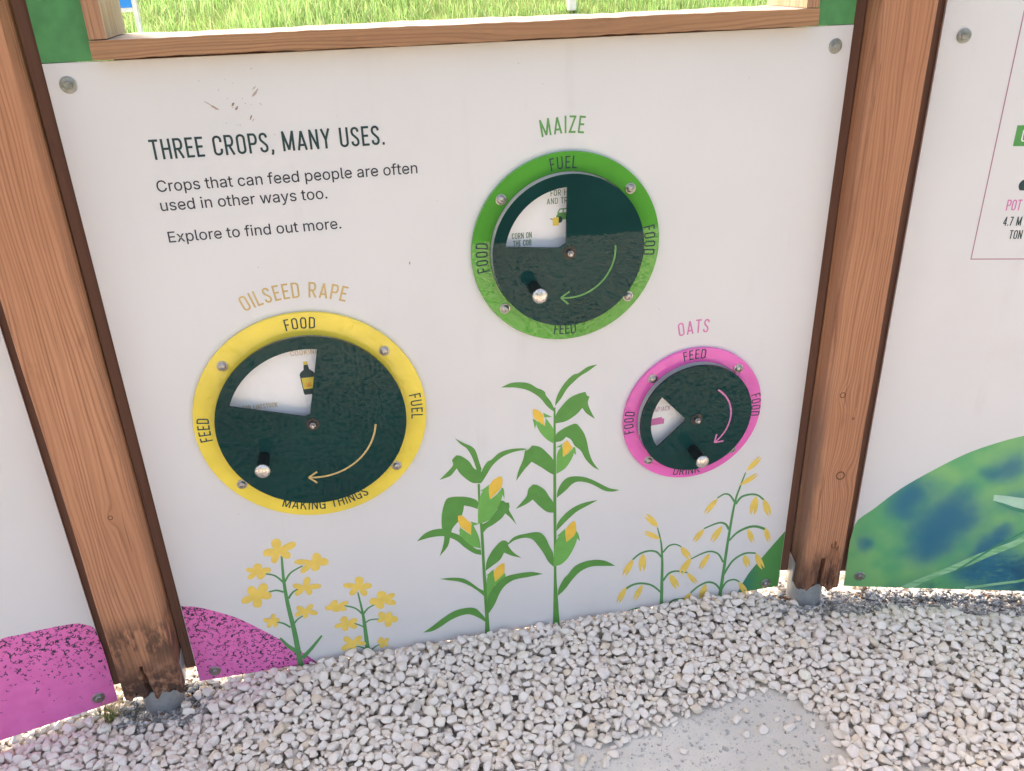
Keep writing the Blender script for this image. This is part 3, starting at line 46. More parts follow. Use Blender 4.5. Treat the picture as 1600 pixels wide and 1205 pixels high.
OAT_A = [('G',[(642.2,282.7),(643.7,276.3),(646,267.3),(648.7,256.7),(651.2,245.5),(653.2,234.8),(654.5,224.6),(655.6,214.2),(656.4,203.4),(657.1,192.2),(657.7,180.6),(658.2,168.9),(658.6,157.3),(658.8,145),(659,131.4),(659.3,116.2),(659.8,97),(660.3,74.2),(660.8,50.9),(661.2,30.4),(661.5,16),(671.1,13.8),(670.5,28.3),(669.7,48.9),(668.9,72.3),(668,95.2),(667.2,114.5),(666.6,129.8),(666,143.4),(665.4,155.9),(664.8,167.7),(663.9,179.6),(663,191.3),(661.9,202.6),(660.8,213.6),(659.4,224.3),(657.7,234.8),(655.3,245.8),(652.5,257.1),(649.5,267.7),(646.9,276.7),(645.1,283.1)]),('G',[(660.7,193.4),(658.9,196),(656.5,199.8),(653.5,204.3),(650,208.7),(646.3,212.3),(642.4,214.8),(638.4,216.8),(634.2,218.2),(629.9,219.2),(625.5,219.7),(621,219.8),(616.3,219.4),(611.4,218.5),(606.7,217.2),(602.2,215.4),(597.7,212.7),(593.1,209.1),(588.9,205.3),(585.4,202),(582.8,199.7),(585.5,195.8),(588.1,198.1),(591.7,201.3),(595.8,204.9),(600.2,208.3),(604.4,210.7),(608.6,212.3),(613,213.4),(617.6,214.1),(622,214.4),(626.2,214.3),(630.1,213.7),(634,212.8),(637.7,211.4),(641.1,209.7),(644.1,207.6),(646.9,204.8),(649.8,200.9),(652.6,196.7),(654.9,192.9),(656.7,190.2)]),('G',[(663.7,204),(665.4,206.6),(667.8,210.2),(670.6,214.2),(673.5,217.8),(676.4,220.3),(679.2,221.8),(682.4,222.7),(685.7,223.2),(689,223.2),(692.1,222.7),(695.4,221.4),(699.1,219.3),(702.8,216.7),(706,214.3),(708.3,212.7),(709.5,215.7),(707.3,217.4),(704.1,219.9),(700.3,222.7),(696.2,225.2),(692.2,226.8),(688.5,227.5),(684.7,227.7),(680.9,227.3),(677.3,226.3),(673.8,224.6),(670.4,221.8),(667.1,218.1),(664.2,214),(661.7,210.5),(659.9,208.1)]),('G',[(664.4,83.5),(661.1,87.4),(656.5,93),(651,99.5),(645.1,105.8),(639.3,110.9),(633.6,114.7),(627.7,117.8),(621.8,120.3),(616.1,122.3),(610.6,123.7),(605.4,124.7),(600.4,125.1),(595.6,125),(591,124.5),(586.5,123.6),(582.1,122.2),(577.6,120.1),(573.6,117.9),(570.2,115.9),(567.9,114.5),(570.9,108.4),(573.3,109.8),(576.6,111.9),(580.5,114.1),(584.6,116.1),(588.6,117.4),(592.6,118.2),(596.9,118.7),(601.3,118.8),(605.9,118.5),(610.7,117.7),(615.8,116.3),(621.3,114.5),(626.8,112.2),(632.2,109.4),(637.3,106),(642.5,101.4),(648.1,95.5),(653.5,89.3),(658.2,83.7),(661.5,79.7)]),('G',[(668.6,116.2),(670.3,119.1),(672.6,123.3),(675.4,127.9),(678.3,132.1),(681.3,135.1),(684.3,137),(687.4,138.4),(690.8,139.2),(694.7,139.5),(699.1,139.3),(704.7,138.1),(711.6,135.9),(718.7,133.3),(725,130.9),(729.4,129.3),(729.8,133.8),(725.4,135.5),(719.1,138.1),(711.9,140.8),(704.8,143.2),(698.6,144.6),(693.7,145),(689.3,144.8),(685.3,144),(681.6,142.5),(678,140.3),(674.4,136.9),(671.1,132.4),(668.1,127.7),(665.6,123.6),(663.9,120.8)]),('G',[(678.3,29.7),(680.9,32.5),(684.4,36.5),(688.5,40.9),(692.9,44.8),(697.3,47.4),(702,48.8),(707.1,49.5),(712.5,49.5),(718.2,49),(724.1,47.9),(730.8,45.8),(738.5,42.6),(746.2,39),(752.9,35.7),(757.6,33.5),(758.1,37.1),(753.4,39.4),(746.7,42.8),(739,46.6),(731.1,50),(724,52.4),(717.8,53.7),(711.7,54.4),(705.9,54.4),(700.4,53.8),(695.1,52.4),(690.1,49.6),(685.2,45.5),(680.9,41.1),(677.3,37.2),(674.8,34.6)]),('G',[(581.2,37),(584.6,37.8),(589.2,39.1),(594.7,40.3),(600.4,41),(606,40.8),(612.1,39.2),(619.1,36.6),(626.2,33.4),(632.4,30.6),(636.8,28.6),(637.3,32.3),(632.9,34.3),(626.8,37.3),(619.6,40.5),(612.3,43.4),(605.7,45.2),(599.6,45.5),(593.5,44.8),(587.9,43.7),(583.2,42.5),(579.8,41.9)]),('F',[(706.5,214.1),(709,200.2),(715.9,186.6),(724.5,177.5),(733.2,171.7),(728.8,179.8),(724.3,189.1),(730.9,182.8),(737.3,177.1),(733.8,186.6),(726.9,199),(717.6,209.3),(707.4,214.9)]),('F',[(683.1,134.4),(683.5,119),(688.9,103),(696.9,91.2),(705.7,83),(702.2,92.6),(698.8,103.5),(705,95.3),(711.3,87.7),(709,98.5),(703.3,113.3),(694.7,126.5),(684.3,134.9)]),('F',[(728.5,130.4),(732.5,117.5),(740,104.6),(748.4,95.9),(756.6,90.2),(751.8,97.8),(746.8,106.6),(753.1,100.5),(759.3,95),(755.2,103.9),(747.7,115.6),(738.5,125.5),(729.2,131.1)]),('F',[(645.1,285.3),(640.3,300.2),(631.2,314.4),(621.2,323.5),(611.7,329),(617.2,320.8),(623.1,311.2),(615.7,317.5),(608.4,323.1),(613.3,313.3),(622.1,300.6),(633.1,290),(644.3,284.4)]),('F',[(653.1,248.2),(643.5,260.4),(630.7,271),(619,276.7),(609,279.3),(616.7,273.2),(625.1,266.1),(616.6,269.9),(608.5,273.1),(616.2,265.5),(628.2,256.2),(641.3,249.4),(652.7,247.1)]),('F',[(585.1,198.8),(574.1,191.4),(565.1,178.7),(560.9,165.2),(559.6,152.6),(564.7,160.5),(570.9,168.9),(568.2,158.9),(566,149.1),(572.7,156.4),(580.5,168.8),(585.6,183.6),(586.2,197.9)]),('F',[(610.2,211),(602.8,199.2),(599.9,183.4),(601.9,168.8),(606.3,156.3),(607.8,166.1),(609.9,176.7),(611.9,166),(614.2,155.8),(617.5,165.6),(619.4,180.7),(617.6,196.8),(611.7,210.6)]),('F',[(569.9,117.3),(559.8,109.4),(551.7,96.6),(547.8,83.5),(546.6,71.3),(551.3,79.2),(556.9,87.7),(554.4,77.9),(552.4,68.4),(558.5,75.7),(565.6,88.2),(570.2,102.7),(570.9,116.5)]),('F',[(612.3,116.1),(602.8,108.5),(595.1,96.3),(591.5,83.7),(590.5,72),(594.9,79.6),(600.2,87.7),(597.9,78.3),(596.1,69.2),(601.9,76.3),(608.5,88.2),(612.8,102.1),(613.3,115.3)]),('F',[(700.3,43.7),(703.3,34.5),(708.9,27.3),(714.9,24.2),(720.6,23.6),(717.2,27.7),(713.6,32.7),(718.1,30.8),(722.5,29.3),(719.4,34.8),(714,41),(707.4,44.7),(700.8,44.7)]),('F',[(582.2,39),(576.2,39.4),(571.7,36.5),(570,31.7),(569.9,26.2),(572.4,28.1),(575.5,29.9),(574.5,26.1),(573.7,22.3),(577.2,23.3),(581,26.4),(583.2,31.6),(582.8,38.2)])]
PINK_M = [(-453.7,261.5),(-421.7,251.5),(-371.9,223.2),(-339.6,200),(-280.7,142.5),(-238.8,96.8),(-210.3,65),(-188.8,36.3)]
PINK_L = [(-171.2,294.5),(-136.3,293),(-102.4,290.3),(-54.2,283.5),(-25,275.5),(0.5,266.3)]
GREEN_M = [(980.3,210.2),(954.6,177.4),(927.5,140.5),(895.4,95.9),(866.7,29.1)]
GREEN_R = [(-0.2,232),(43.1,284.6),(93.1,339.8),(153.9,390.1),(224.5,440.2),(285.2,469.9),(344.6,491.4)]
BLADE1 = [(136.5,36.7),(183.9,70.7),(246.9,109.3),(301.9,146.8),(350.9,174.8),(387.1,195.4),(409.6,215.5),(414.4,194.1),(382.2,171.4),(336.9,143.5),(294.3,115.4),(250.3,91.3),(199.5,62.1),(171.8,38)]
BLADE2 = [(312,328.2),(338.8,325.9),(386.2,319.7),(393.6,286.8),(365.4,294.4),(340.2,304.2),(313.7,311.8)]
BLADE3 = [(315.6,310.6),(340.4,302.9),(365.6,293.6),(393.8,286),(395.9,276.5),(360.7,286),(331.2,299.8)]
BLOBS = [((124.8,334),27.8,0.9),((116.4,283.9),24.3,0.6),((237,270.2),38.2,1),((192.5,217.8),41.7,0.9),((181.3,165.1),31.2,0.8),((333.4,411.2),24.3,0.7),((295.7,390.5),17.4,0.5),((319.7,160.6),20.8,0.9),((356.4,196.7),20.8,0.9),((343.3,112.6),38.2,0.9),((401.3,83),38.2,1),((296.2,88.4),20.8,0.7),((29.9,178.1),15.6,0.6),((369.3,306.9),24.3,0.6)]
BOX = [(142.8,1394.5),(142,917.6),(249.8,915.8)]
TAG = [(175.4,1191.8),(176,1151.5)]
TXTR = {'U': [(190.5,1159.4),(187.9,1181.7)],'POT': [(190.3,1021.5),(189.8,1044.1)],'M47': [(192.8,989.2),(192.5,1008.1)],'TON': [(209.2,960.4),(208.8,979.6)],'blob': [(207.3,1072.7)]}
BOLT_M = [(-425.1,1350.2),(950.4,1347.9),(-419.2,64),(946.9,57.3)]
BOLT_L = [(-35.4,66.8)]
BOLT_R = [(41.6,1359.1),(35.5,74)]
MARKS = [(-204.8,1305.1),(-170.8,1305.3),(-165.4,1299.7),(-130.8,1321.9),(-144.8,1281.4),(-128,1306),(107.1,995.1),(-66.2,1464.1)]
MPAN = [(-574.5,1185.2),(1201.4,1419.3)]
PATCH = [[(0.457,1.157),(0.346,1.222),(0.433,1.253),(0.518,1.281),(0.611,1.298),(0.693,1.312),(0.775,1.338),(0.838,1.323),(0.876,1.275),(0.907,1.219),(0.934,1.173),(0.92,1.124),(0.865,1.064),(0.62,0.967)],[(1.055,1.124),(1.108,1.147),(1.155,1.125),(1.138,1.091),(1.08,1.084),(1.048,1.098)],[(0.887,1.058),(0.981,1.069),(1.072,1.053),(1.087,1.013),(0.984,0.968)],[(1.151,1.141),(1.181,1.098),(1.129,1.059),(1.105,1.099)],[(0.306,1.257),(0.33,1.294),(0.382,1.3),(0.392,1.259),(0.346,1.222)],[(0.239,1.206),(0.272,1.231),(0.405,1.209),(0.521,1.142),(0.417,1.04),(0.297,1.067)]]
LOOSE = [(0.38,1.265),(0.291,1.241),(0.35,1.212),(0.354,1.221),(0.406,1.213),(0.419,1.219),(0.398,1.201),(0.291,1.215),(0.709,1.246),(0.567,1.195),(0.755,1.209),(0.715,1.206),(0.777,1.31),(0.742,1.268),(0.869,1.29),(0.869,1.257),(0.887,1.238),(0.844,1.222),(0.864,1.196),(0.812,1.203),(0.867,1.16),(0.767,1.146),(0.848,1.111),(0.94,1.196),(0.798,1.231),(0.887,1.14),(1.124,1.143),(1.087,1.137),(0.945,1.153),(1.052,1.061),(0.925,1.073),(0.32,1.209),(0.643,1.285),(0.597,1.302)]
SLATE = [[(1.136,1.589),(1.606,1.463),(1.546,1.391),(1.331,1.466),(1.131,1.489),(1.073,1.479)],[(-0.625,1.608),(-0.58,1.588),(-0.489,1.658),(-0.311,1.658),(-0.31,1.632),(-0.441,1.615),(-0.494,1.578),(-0.557,1.535),(-0.635,1.517),(-0.636,1.591)],[(0.834,1.636),(1.019,1.644),(0.991,1.572),(0.85,1.593)]]
WEED = [(-0.644,1.546)]
VIEW = [(-0.853,1.456),(1.211,0.984),(1.615,1.474),(-0.884,1.556)]

# ------------------------------------------------------------------ helpers
def tag(o, label=None, cat=None, group=None, kind=None):
    if label: o['label'] = label
    if cat: o['category'] = cat
    if group: o['group'] = group
    if kind: o['kind'] = kind
    return o
def empty(name, loc, rz=0.0):
    o = bpy.data.objects.new(name, None); o.location = loc; o.rotation_euler = (0, 0, rz)
    o.empty_display_size = 0.1; COL.objects.link(o); return o
def link(name, me, mats, parent=None, loc=None, rot=None):
    o = bpy.data.objects.new(name, me); COL.objects.link(o)
    if mats is not None and not me.materials:
        for m_ in (mats if isinstance(mats, (list, tuple)) else [mats]): me.materials.append(m_)
    if parent: o.parent = parent
    if loc is not None: o.location = loc
    if rot is not None: o.rotation_euler = rot
    return o
def bmobj(name, bm, mats, parent=None, loc=None, rot=None, smooth=None):
    me = bpy.data.meshes.new(name); bmesh.ops.recalc_face_normals(bm, faces=bm.faces[:])
    bm.to_mesh(me); bm.free()
    if smooth is not None:
        me.shade_smooth()
        me.set_sharp_from_angle(angle=math.radians(smooth))
    return link(name, me, mats, parent, loc, rot)
def add_box(bm, x0, x1, y0, y1, z0, z1, bev=0.0):
    vs = [bm.verts.new((x, y, z)) for x in (x0, x1) for y in (y0, y1) for z in (z0, z1)]
    F = [(0, 1, 3, 2), (4, 6, 7, 5), (0, 4, 5, 1), (2, 3, 7, 6), (0, 2, 6, 4), (1, 5, 7, 3)]
    fs = [bm.faces.new([vs[i] for i in f]) for f in F]
    if bev:
        es = list({e for f in fs for e in f.edges})
        bmesh.ops.bevel(bm, geom=es, offset=bev, segments=2, affect='EDGES', profile=0.6)
def lathe_y(bm, prof, n=32, cx=0.0, cz=0.0):
    """profile [(radius, y)...] spun about the y axis"""
    rings = []
    for r, y in prof:
        if r < 1e-6: rings.append([bm.verts.new((cx, y, cz))])
        else: rings.append([bm.verts.new((cx + r * math.cos(2 * math.pi * k / n), y, cz + r * math.sin(2 * math.pi * k / n))) for k in range(n)])
    for a, b in zip(rings[:-1], rings[1:]):
        for k in range(n):
            k2 = (k + 1) % n
            q = [a[k % len(a)], a[k2 % len(a)], b[k2 % len(b)], b[k % len(b)]]
            u = []
            for v_ in q:
                if v_ not in u: u.append(v_)
            if len(u) > 2: bm.faces.new(u)
def lathe_z(bm, prof, n=32, cx=0.0, cy=0.0):
    rings = [[bm.verts.new((cx + r * math.cos(2 * math.pi * k / n), cy + r * math.sin(2 * math.pi * k / n), z)) for k in range(n)] for r, z in prof]
    for a, b in zip(rings[:-1], rings[1:]):
        for k in range(n): bm.faces.new((a[k], a[(k + 1) % n], b[(k + 1) % n], b[k]))

class E:
    """shader maths written as an expression"""
    def __init__(s, t, sock): s.t = t; s.s = sock
    def _m(s, op, *o):
        n = s.t.nodes.new('ShaderNodeMath'); n.operation = op
        for i, x in enumerate((s,) + o):
            if isinstance(x, E): s.t.links.new(x.s, n.inputs[i])
            else: n.inputs[i].default_value = x
        return E(s.t, n.outputs[0])
    def __add__(s, o): return s._m('ADD', o)
    __radd__ = __add__
    def __sub__(s, o): return s._m('SUBTRACT', o)
    def __mul__(s, o): return s._m('MULTIPLY', o)
    __rmul__ = __mul__
    def __truediv__(s, o): return s._m('DIVIDE', o)
    def sin(s): return s._m('SINE')
    def exp(s): return s._m('EXPONENT')
    def abs(s): return s._m('ABSOLUTE')
    def pow(s, o): return s._m('POWER', o)
    def mn(s, o): return s._m('MINIMUM', o)
    def mx(s, o): return s._m('MAXIMUM', o)
    def ramp(s, a, b, lo=0.0, hi=1.0, smooth=True):
        n = s.t.nodes.new('ShaderNodeMapRange'); n.interpolation_type = 'SMOOTHSTEP' if smooth else 'LINEAR'
        s.t.links.new(s.s, n.inputs[0])
        for i, x in zip((1, 2, 3, 4), (a, b, lo, hi)): n.inputs[i].default_value = x
        return E(s.t, n.outputs[0])
class Mat:
    def __init__(s, name, rough=0.5, spec=0.5, metal=0.0):
        s.m = bpy.data.materials.new(name); s.m.use_nodes = True; s.t = s.m.node_tree
        s.b = s.t.nodes['Principled BSDF']
        s.b.inputs['Roughness'].default_value = rough; s.b.inputs['Metallic'].default_value = metal
        s.b.inputs['Specular IOR Level'].default_value = spec
    def coord(s):
        if not hasattr(s, 'tc'): s.tc = s.t.nodes.new('ShaderNodeTexCoord')
        return s.tc.outputs['Object']
    def xyz(s):
        n = s.t.nodes.new('ShaderNodeSeparateXYZ'); s.t.links.new(s.coord(), n.inputs[0])
        return [E(s.t, n.outputs[i]) for i in range(3)]
    def vec(s, x, y, z):
        n = s.t.nodes.new('ShaderNodeCombineXYZ')
        for i, q in enumerate((x, y, z)):
            if isinstance(q, E): s.t.links.new(q.s, n.inputs[i])
            else: n.inputs[i].default_value = q
        return n.outputs[0]
    def noise(s, scale, detail=3.0, vec=None, stretch=None, rough=0.5, off=0.0):
        if vec is None: vec = s.coord()
        if stretch or off:
            mp = s.t.nodes.new('ShaderNodeMapping'); s.t.links.new(vec, mp.inputs[0])
            mp.inputs['Scale'].default_value = stretch or (1, 1, 1); mp.inputs['Location'].default_value = (off, off * 1.7, off * .6)
            vec = mp.outputs[0]
        n = s.t.nodes.new('ShaderNodeTexNoise'); n.inputs['Scale'].default_value = scale
        n.inputs['Detail'].default_value = detail; n.inputs['Roughness'].default_value = rough
        s.t.links.new(vec, n.inputs['Vector']); return E(s.t, n.outputs[0])
    def voro(s, scale, vec=None, feature='F1', stretch=None):
        if vec is None: vec = s.coord()
        if stretch:
            mp = s.t.nodes.new('ShaderNodeMapping'); s.t.links.new(vec, mp.inputs[0]); mp.inputs['Scale'].default_value = stretch; vec = mp.outputs[0]
        n = s.t.nodes.new('ShaderNodeTexVoronoi'); n.inputs['Scale'].default_value = scale; n.feature = feature
        s.t.links.new(vec, n.inputs['Vector']); return n
    def mix(s, f, a, b):
        n = s.t.nodes.new('ShaderNodeMix'); n.data_type = 'RGBA'
        if isinstance(f, E): s.t.links.new(f.s, n.inputs[0])
        else: n.inputs[0].default_value = f
        for i, c in ((6, a), (7, b)):
            if isinstance(c, tuple): n.inputs[i].default_value = (*c[:3], 1)
            else: s.t.links.new(c, n.inputs[i])
        return n.outputs[2]
    def color(s, c):
        if isinstance(c, tuple): s.b.inputs['Base Color'].default_value = (*c, 1)
        else: s.t.links.new(c, s.b.inputs['Base Color'])
        return s
    def rough(s, e): s.t.links.new(e.s, s.b.inputs['Roughness']); return s
    def bump(s, h, strength=0.4, dist=0.001):
        n = s.t.nodes.new('ShaderNodeBump'); n.inputs['Strength'].default_value = strength; n.inputs['Distance'].default_value = dist
        s.t.links.new(h.s, n.inputs['Height']); s.t.links.new(n.outputs[0], s.b.inputs['Normal']); return s
def mul(c, k): return tuple(min(1, x * k) for x in c)

# ------------------------------------------------------------------ materials
def print_mat(name, c, rough=0.45, var=0.06, spec=0.35):
    M_ = Mat(name, rough, spec); n = M_.noise(35, 4)
    M_.color(M_.mix(n.ramp(.3, .7), mul(c, 1 - var), mul(c, 1 + var))); return M_.m
def board_mat():
    M_ = Mat('white laminate board', 0.38, 0.4)
    n = M_.noise(2.2, 3); d = M_.noise(60, 5, rough=.7); e = M_.noise(7, 6, rough=.65, off=4)
    c = M_.mix(n.ramp(.3, .7), (.685, .675, .668), (.715, .706, .70))
    c = M_.mix(d.ramp(.66, .74) * 0.16, c, (.52, .49, .45))
    x, y, z = M_.xyz()
    c = M_.mix(z.ramp(0.03, 0.22, 1, 0) * e.ramp(.42, .72) * 0.28, c, (.55, .52, .47))     # dusty splash low down
    st_ = M_.noise(22, 4, stretch=(1, 1, .06), rough=.6, off=12)
    c = M_.mix(st_.ramp(.56, .76) * e.ramp(.4, .7) * .22, c, (.50, .46, .42))
    sm = M_.noise(3.4, 5, rough=.6, off=17)
    c = M_.mix(sm.ramp(.55, .75) * .12, c, (.58, .53, .50))
    M_.color(c); M_.rough(n.ramp(.2, .8, .32, .46)); M_.bump(M_.noise(400, 2), .04, .0004); return M_.m
def acrylic(name, c, var=.1, spec=.35):
    M_ = Mat(name, 0.02, spec); n = M_.noise(5, 4); s_ = M_.noise(180, 3, off=2)
    col = M_.mix(n.ramp(.3, .7), mul(c, 1 - var), mul(c, 1 + var))
    col = M_.mix(s_.ramp(.68, .76) * .25, col, mul(c, 1.5))
    M_.color(col); M_.rough(n.ramp(.3, .75, .0, .025)); return M_.m
def wood(name, light, dark, along='z', freq=165.0, knots=(), seed=0.0, stain=None, rough=.62, contrast=.95, grey=None):
    M_ = Mat(name, rough, .25); x, y, z = M_.xyz()
    a, l = {'z': (x + y * 0.6, z), 'x': (z + y * 0.6, x), 'y': (x + z * .5, y)}[along]
    st = {'z': (5, 5, .55), 'x': (.55, 5, 5), 'y': (5, .55, 5)}[along]
    wn = M_.noise(1.6, 3, stretch=st, off=seed)
    wn2 = M_.noise(9, 2, stretch=tuple(q * .6 for q in st), off=seed + 3)
    g = a + wn * .11 + wn2 * 0.012
    ring = None
    for kx, kz, kr in knots:
        dx = a - kx; dz = (l - kz) * .62
        r2 = dx * dx + dz * dz
        g = g + (r2 * (-1.0 / (kr * 3.2) ** 2)).exp() * (kr * 2.4)
        rr = (((x - kx) * (x - kx) + (l - kz) * (l - kz) * .8).pow(.5) - kr).abs()
        rg = rr.ramp(0.0006, max(.0013, kr * .28), 1, 0)
        ring = rg if ring is None else ring.mx(rg)
    fr = M_.noise(2.0, 1, vec=M_.vec(g, 0.0, 0.0), off=seed)
    amp = M_.noise(3.0, 2, stretch=tuple(q * (1 if q < 1 else 3) for q in st), off=seed + 20)
    s_ = ((g * freq * 2 * math.pi) .sin() * .5 + .5).pow(2.6) * amp.ramp(.3, .65, .25, 1.25)
    s2 = ((g * (freq * .37) * 2 * math.pi).sin() * .5 + .5).pow(2.0)
    fine = M_.noise(60, 5, stretch=tuple(q * (.4 if q < 1 else 6) for q in st), rough=.7, off=seed + 7)
    big = M_.noise(2.6, 4, stretch=tuple(q / (1 if q < 1 else 2.2) for q in st), off=seed + 1)
    f = (s_ * .5 + s2 * .22 + fine.ramp(.35, .75) * .45) * contrast
    c = M_.mix(f.mn(1.0), light, dark)
    c = M_.mix(big.ramp(.35, .72) * .45, c, mul(dark, 1.25))
    blot = M_.noise(14, 5, stretch=tuple(q * (1 if q < 1 else .35) for q in st), rough=.62, off=seed + 9)
    c = M_.mix(blot.ramp(.6, .74) * .3, c, mul(dark, .75))
    chk = M_.noise(70, 3, stretch=tuple(q * (.12 if q < 1 else .9) for q in st), rough=.55, off=seed + 51)
    c = M_.mix(chk.ramp(.655, .70) * .6, c, mul(dark, .45))
    if grey: c = M_.mix(blot.ramp(.38, .66) * .75, c, grey)
    if ring is not None: c = M_.mix(ring * .8, c, mul(dark, .28))
    if stain: c = stain(M_, c, x, l, blot, fine, big)
    M_.color(c); M_.bump(f * -1.0 + fine * .6, .35, .0009); return M_.m

WOODL, WOODD = (.60, .295, .165), (.27, .108, .055)
def stain_left(M_, c, x, z, blot, fine, big):
    lo = (z + blot * .30).ramp(.28, .42, 1, 0)
    c = M_.mix(lo * .62, c, (.13, .068, .045))
    lo2 = (z + fine * .05).ramp(.13, .22, 1, 0); bl2 = M_.noise(38, 4, rough=.7, off=31)
    c = M_.mix(lo2 * bl2.ramp(.40, .54) * .85, c, (.045, .03, .026)); c = M_.mix(lo2 * bl2.ramp(.42, .32) * .4, c, (.40, .31, .25))
    bl3 = M_.noise(16, 4, stretch=(1.6, 1.6, .6), rough=.7, off=41); mid_ = (z - .225).abs().ramp(.02, .09, 1, 0)
    c = M_.mix(mid_ * bl3.ramp(.44, .57) * .72, c, (.055, .035, .028))
    ed = (x + blot * .03).ramp(-.062, -.034, 1, 0) * z.ramp(.2, .55, 1, 0)
    return M_.mix(ed * .6, c, (.10, .065, .048))
def stain_right(M_, c, x, z, blot, fine, big):
    ed = (x + blot * .03).ramp(-.033, -.012, 1, 0) * z.ramp(.50, .70, 1, .22)
    c = M_.mix(ed * .62, c, (.125, .085, .065))
    bl2 = M_.noise(26, 5, stretch=(2.4, 2.4, .5), rough=.7, off=31); c = M_.mix((z + blot * .22).ramp(.20, .34, 1, 0) * bl2.ramp(.40, .56) * .85, c, (.045, .025, .019))
    c = M_.mix((z + blot * .3).ramp(.26, .42, 1, 0) * .35, c, (.15, .075, .05))
    lo = (z + fine * .10 + x * .5).ramp(.155, .215, 1, 0)
    return M_.mix(lo * fine.ramp(.38, .52) * .62, c, (.10, .052, .035))
M = dict(
    board=board_mat(),
    edge=print_mat('pale board edge', (.80, .78, .75)),
    ink=print_mat('dark green print', (.020, .052, .055)), inkgrey=print_mat('charcoal print', (.035, .042, .055)),
    gold=print_mat('sand yellow print', (.60, .42, .17)), greenp=print_mat('green print lettering', (.12, .33, .10)),
    pinkp=print_mat('pink print lettering', (.66, .20, .42)),
    leafd=print_mat('leaf green print', (.092, .295, .062)), leafl=print_mat('husk green print', (.145, .42, .09)),
    corn=print_mat('corn yellow print', (.84, .53, .075)), stem=print_mat('stem green print', (.09, .295, .10)),
    flower=print_mat('flower yellow print', (.85, .60, .13)),
    pinkline=print_mat('thin mauve print', (.42, .19, .27)), grntag=print_mat('tag green print', (.085, .33, .09)),
    greenboard=print_mat('green laminate board', (.078, .29, .105), .42, .1),
    yellow=acrylic('yellow acrylic', (.86, .66, .09)), green=acrylic('green acrylic', (.082, .345, .048)), pink=acrylic('pink acrylic', (.82, .15, .48)),
    disc=acrylic('dark green acrylic', (.008, .044, .041), .15, .13),
    under=print_mat('white dial underlay', (.82, .81, .80), .3, .012),
    rod=Mat('black knob plastic', .3, .5).color((.012, .014, .014)).m,
    steel=None, cap=None,
)
s_ = Mat('stainless steel', .28, .5, 1.0); n_ = s_.noise(120, 3); s_.color(s_.mix(n_.ramp(.3, .7), (.36, .35, .345), (.50, .49, .48))); s_.rough(n_.ramp(.3, .7, .28, .45)); M['steel'] = s_.m
s_ = Mat('brushed steel cap', .35, .5, 1.0); n_ = s_.noise(260, 3, stretch=(1, .2, 1)); s_.color(s_.mix(n_.ramp(.3, .7), (.55, .52, .50), (.72, .70, .68))); s_.bump(n_, .3, .0004); s_.rough(n_.ramp(.3, .7, .24, .42)); M['cap'] = s_.m
s_ = Mat('galvanised steel', .5, .5, .55); v_ = s_.voro(90); n_ = s_.noise(14, 5)
s_.color(s_.mix(E(s_.t, v_.outputs['Distance']).ramp(0, .6) * .35 + n_.ramp(.35, .7) * .5, (.34, .36, .37), (.52, .54, .55))); M['galv'] = s_.m
M['post_l'] = wood('left post timber', WOODL, WOODD, 'z', 118, ((.015, .55, .004),), 2.0, stain_left)
M['post_r'] = wood('right post timber', mul(WOODL, .96), WOODD, 'z', 132, ((.012, .408, .009), (-.012, .62, .0055), (.02, .56, .002)), 6.3, stain_right)
M['post_o'] = wood('outer post timber', WOODL, WOODD, 'z', 120, (), 12.0)
M['batten'] = wood('dark stained batten', (.175, .088, .060), (.110, .052, .036), 'z', 95, (), 9.0, contrast=.45)
M['rail'] = wood('window rail timber', (.47, .255, .135), (.235, .115, .06), 'x', 150, (), 4.0, contrast=1.0)
M['stile'] = wood('window stile timber', (.50, .27, .155), (.25, .12, .07), 'z', 150, (), 5.0)
M['reveal'] = wood('pale reveal timber', (.56, .42, .28), (.28, .19, .11), 'z', 140, (), 5.5, grey=(.50, .44, .36))  # stile inner sides, paler and greyer than the fronts
M['silltop'] = wood('weathered sill timber', (.42, .36, .31), (.12, .10, .085), 'x', 120, (), 8.5, contrast=1.2, grey=(.36, .34, .32))
M['ink_pink'] = M['ink']

def pink_mat(dense):
    M_ = Mat('speckled pink print', .45, .35); x, y, z = M_.xyz()
    n = M_.noise(30, 4); base = M_.mix(n.ramp(.3, .7), (.80, .165, .455), (.86, .20, .51))
    wv = M_.noise(60, 2, off=3); wv2 = M_.noise(60, 2, off=9)
    vv = M_.vec(x + (wv - .5) * .014, 0.0, z + (wv2 - .5) * .014)
    v1 = M_.voro(120, vec=vv, feature='DISTANCE_TO_EDGE', stretch=(1, 1, 1.35))
    d = E(M_.t, v1.outputs['Distance'])
    gate = M_.noise(95, 2, off=14)
    # the flecks crowd towards the top of the print's arc
    dens = dense(x, z, M_.noise(9, 2, off=21))
    f = d.ramp(.07, .13, 1, 0) * (gate + dens).ramp(.57, .61)
    M_.color(M_.mix(f, base, (.035, .028, .05))); return M_.m
M['pink_main'] = pink_mat(lambda x, z, n: ((x + .45) * (x + .45) + (z + .15) * (z + .15)).pow(.5).ramp(.10, .42, -.02, .10) + (n - .5) * .14)
M['pink_left'] = pink_mat(lambda x, z, n: z.ramp(.02, .27, -.16, .06) + x.ramp(-.3, 0, -.05, .05) + (n - .5) * .14)

